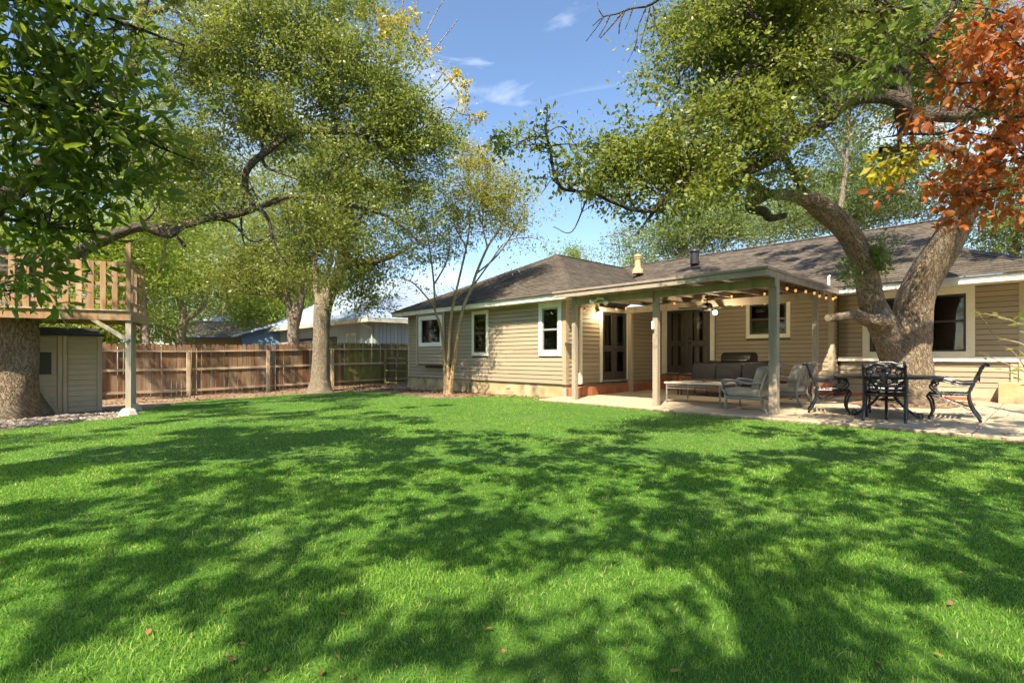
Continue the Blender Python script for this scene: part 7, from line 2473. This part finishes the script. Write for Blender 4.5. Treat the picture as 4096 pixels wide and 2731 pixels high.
def litter(name, label, pts, size, m, asp=0.55):
    pts = np.array(pts)
    N = len(pts)
    a = NR.uniform(0, 2 * np.pi, N)
    ax = np.stack([np.cos(a), np.sin(a), NR.normal(0, 0.25, N)], 1)
    sd = np.stack([-np.sin(a), np.cos(a), NR.normal(0, 0.35, N)], 1)
    ln = size * NR.uniform(0.5, 1.4, N)
    up = np.array([0, 0, 1.0])
    v = np.stack([pts, pts + ax * (ln * 0.5)[:, None] + sd * (ln * asp / 2)[:, None] + up * (ln * 0.12)[:, None], pts + ax * ln[:, None], pts + ax * (ln * 0.5)[:, None] - sd * (ln * asp / 2)[:, None] + up * (ln * 0.1)[:, None]], 1).reshape(-1, 3)
    me = nmesh(name, v, np.arange(N * 4).reshape(-1, 4), 4, tint=NR.random(N))
    tag(link(name, me, m), label, 'leaf litter', kind='stuff')


pts = []
for i in range(900):
    a, r = R.uniform(0, 6.28), math.sqrt(R.random())
    x, y = cx + r * 1.2 * math.cos(a), cy + r * 0.85 * math.sin(a)
    pts.append((x, y, slabz(hl(x, y)[1]) + 0.05 - 0.035 * r + 0.012))
for i in range(260):
    w = H @ Vector((R.uniform(-3.4, 0.8), R.uniform(9.45, 15.2), 0))
    pts.append((w.x, w.y, slabz(hl(w.x, w.y)[1]) + 0.006))
litter('leaf_litter', 'dry oak leaves scattered round the patio oak', pts, 0.05, MT['litter'])
pts = []
for i in range(5200):
    w = None
    t = R.random()
    if t < 0.45:
        w = S @ Vector((R.uniform(0.5, 14), FD - R.uniform(0.05, 2.6), 0))
    elif t < 0.8:
        w = H @ Vector((R.uniform(-20.5, -9.2), 10.4 - abs(R.gauss(0, 0.8)), 0))
    else:
        w = H @ Vector((R.uniform(-21, -16.8), R.uniform(8, 16), 0))
    if not inpoly(w.x, w.y) or R.random() < 0.04:
        pts.append((w.x, w.y, gz(w.x, w.y) + 0.012))
litter('leaf_litter', 'brown leaf litter along the fence and the house wing', pts, 0.075, MT['litter'])
pts = []
for i in range(700):
    w = H @ Vector((R.uniform(-0.6, 3.2), R.uniform(7.8, 9.4), 0))
    if not inpoly(w.x, w.y):
        pts.append((w.x, w.y, gz(w.x, w.y) + 0.012))
litter('leaf_litter', 'dry leaves on bare soil at the right patio corner', pts, 0.06, MT['litter'])
pts = []
for i in range(420):
    y_ = R.uniform(1.6, 16)
    x_ = R.uniform(-1, 1) * y_
    if inpoly(x_, y_):
        pts.append((x_, y_, gz(x_, y_) + R.uniform(0.012, 0.024)))
litter('lawn_litter', 'tiny dry leaf scraps scattered thinly over the lawn', pts, 0.026, MT['litter'])
# dry thatch along the slab edge
pts = []
for i in range(2600):
    w = H @ Vector((R.uniform(-9.0, -0.8), 9.34 + R.gauss(0, 0.045), 0))
    pts.append((w.x, w.y, gz(w.x, w.y) + R.uniform(0.0, 0.03)))
litter('dry_thatch', 'dry brown grass edge along the concrete patio', pts, 0.045, MT['thatch'], 0.15)

# pale stones round the left oak
sv, sf, stn = [], [], []
nb_ = 0
for i in range(1500):
    px, py = R.uniform(-150, 480), R.uniform(1640, 1715)
    q = G(px, py)
    if inpoly(q.x, q.y) or (q - lb).length < 0.45:
        continue
    s_ = R.uniform(0.02, 0.055)
    b = len(sv)
    rz = R.uniform(0, 6.28)
    for k in range(6):
        a = rz + k * math.pi / 3
        sv.append((q.x + s_ * R.uniform(0.8, 1.3) * math.cos(a), q.y + s_ * R.uniform(0.6, 1.0) * math.sin(a), q.z - 0.01))
    for k in range(6):
        a = rz + k * math.pi / 3
        sv.append((q.x + s_ * 0.7 * math.cos(a), q.y + s_ * 0.6 * math.sin(a), q.z + s_ * R.uniform(0.4, 0.7)))
    f = [(b + k, b + (k + 1) % 6, b + 6 + (k + 1) % 6, b + 6 + k) for k in range(6)] + [tuple(b + 6 + k for k in range(6))]
    sf += f
    stn += [R.random()] * 7
me = bpy.data.meshes.new('river_stones')
me.from_pydata(sv, [], sf)
a_ = me.attributes.new('tint', 'FLOAT', 'FACE')
a_.data.foreach_set('value', np.array(stn, np.float32))
tag(link('river_stones', me, MT['stones']), 'pale river stones spread round the left oak trunk', 'stones', kind='stuff')

# fallen leaves on the lawn
LF = leafset('fallen_leaf', [MT['dryleaf']])[0]
spots = [((590, 2560), 0.085, 'long orange brown leaf lying on the lawn at the lower left'), ((945, 2662), 0.075, 'tan curled leaf on the lawn near the bottom left of centre'), ((1283, 2705), 0.07, 'brown leaf on the lawn at the bottom centre'),
         ((1383, 2476), 0.06, 'pale grey leaf lying on shaded lawn right of the tan leaves'), ((2682, 2709), 0.07, 'red brown leaf on the lawn at the bottom, right of centre'), ((1943, 2535), 0.055, None), ((2010, 2616), 0.055, None), ((810, 2373), 0.05, None),
         ((895, 2467), 0.05, None), ((2635, 2203), 0.05, None), ((3770, 2650), 0.055, None), ((3500, 2665), 0.055, None), ((1704, 1822), 0.06, None), ((960, 2592), 0.055, None)]
for (px, py), s_, lab in spots:
    q = G(px, py)
    o = link('fallen_leaf', LF, None, None, Matrix.Translation((q.x, q.y, q.z + 0.024)) @ Matrix.Rotation(R.uniform(0, 6.28), 4, 'Z') @ Matrix.Rotation(R.uniform(-0.25, 0.25), 4, 'X') @ Matrix.Diagonal((s_ * 0.27, s_ * 0.52, s_ * 0.52, 1)))
    if lab:
        tag(o, lab, 'leaf')
    else:
        tag(o, 'small tan fallen leaf lying on the lawn', 'leaf', 'small fallen leaves on the lawn')

# shrub at the right edge
sbp = Vector((8.9, 8.3, 0.1))
sh = empty('shrub', sbp, 0, 'thin leafy shrub reaching in from the right edge before the house wall', 'shrub')
Ysh = 8.0
stems = [[(4230, 1700), (4190, 1500), (4096, 1385), (4000, 1350), (3945, 1310), (3920, 1260), (3902, 1240)], [(4230, 1700), (4180, 1560), (4060, 1478), (3980, 1440), (3935, 1425), (3900, 1405)], [(4200, 1500), (4130, 1330), (4040, 1290), (3965, 1262), (3900, 1252)], [(4230, 1700), (4150, 1540), (4090, 1460), (4040, 1400), (4000, 1372)], [(4230, 1650), (4150, 1480), (4080, 1400), (4030, 1398), (3970, 1392)]]
k = MB()
for stp_ in stems:
    k.tube(spline([P(x, y, Ysh) + Vector((0, R.uniform(-0.1, 0.1), 0)) for x, y in stp_], 4), [0.012 - 0.009 * i / (4 * (len(stp_) - 1)) for i in range(4 * (len(stp_) - 1) + 1)], 6)
k.build('stem', MT['smoothbark'], sh, smooth=True)
SLV = leafset('shrub_leaf', [MT['sproutleaf'], MT['oakleaf'], MT['sproutleaf']])
lp = [(3905, 1238), (3925, 1250), (3915, 1262), (3940, 1250), (3968, 1250), (3960, 1263), (3975, 1262), (4000, 1290), (4030, 1278), (4055, 1280), (4072, 1262), (4085, 1245), (4078, 1270), (4030, 1300), (4050, 1295), (4090, 1290), (3928, 1292), (3945, 1293), (4030, 1355), (4065, 1390), (4090, 1385), (3912, 1410), (3935, 1430), (3980, 1457), (4010, 1478), (4040, 1484), (4075, 1500), (4090, 1520), (4085, 1460), (4060, 1470), (4092, 1330), (4088, 1410), (4096, 1440), (4080, 1540), (3880, 1390)]
for i, (x, y) in enumerate(lp):
    q = P(x, y, Ysh + R.uniform(-0.1, 0.1))
    M = Matrix.Translation(q) @ Matrix.Rotation(R.uniform(0, 6.28), 4, 'Z') @ Matrix.Rotation(R.uniform(-0.9, 0.3), 4, 'X') @ Matrix.Rotation(R.uniform(-0.6, 0.6), 4, 'Y')
    s_ = R.uniform(0.10, 0.16) if x > 3990 else R.uniform(0.06, 0.10)
    link('leaf', SLV[i % 3], None, sh, M @ Matrix.Diagonal((s_ * 0.6, s_, s_, 1)))

# block by the right wall
k = MB(H)
zbk = slabz(15.1)
k.box(-0.93, -0.47, 14.95, 15.34, zbk - 0.02, 0.62)
tag(k.build('concrete_block', MT['found'], origin=H @ Vector((-0.7, 15.1, zbk)), rz=HROT, bevel=0.02), 'rough tan block standing against the wall at the right edge', 'block')
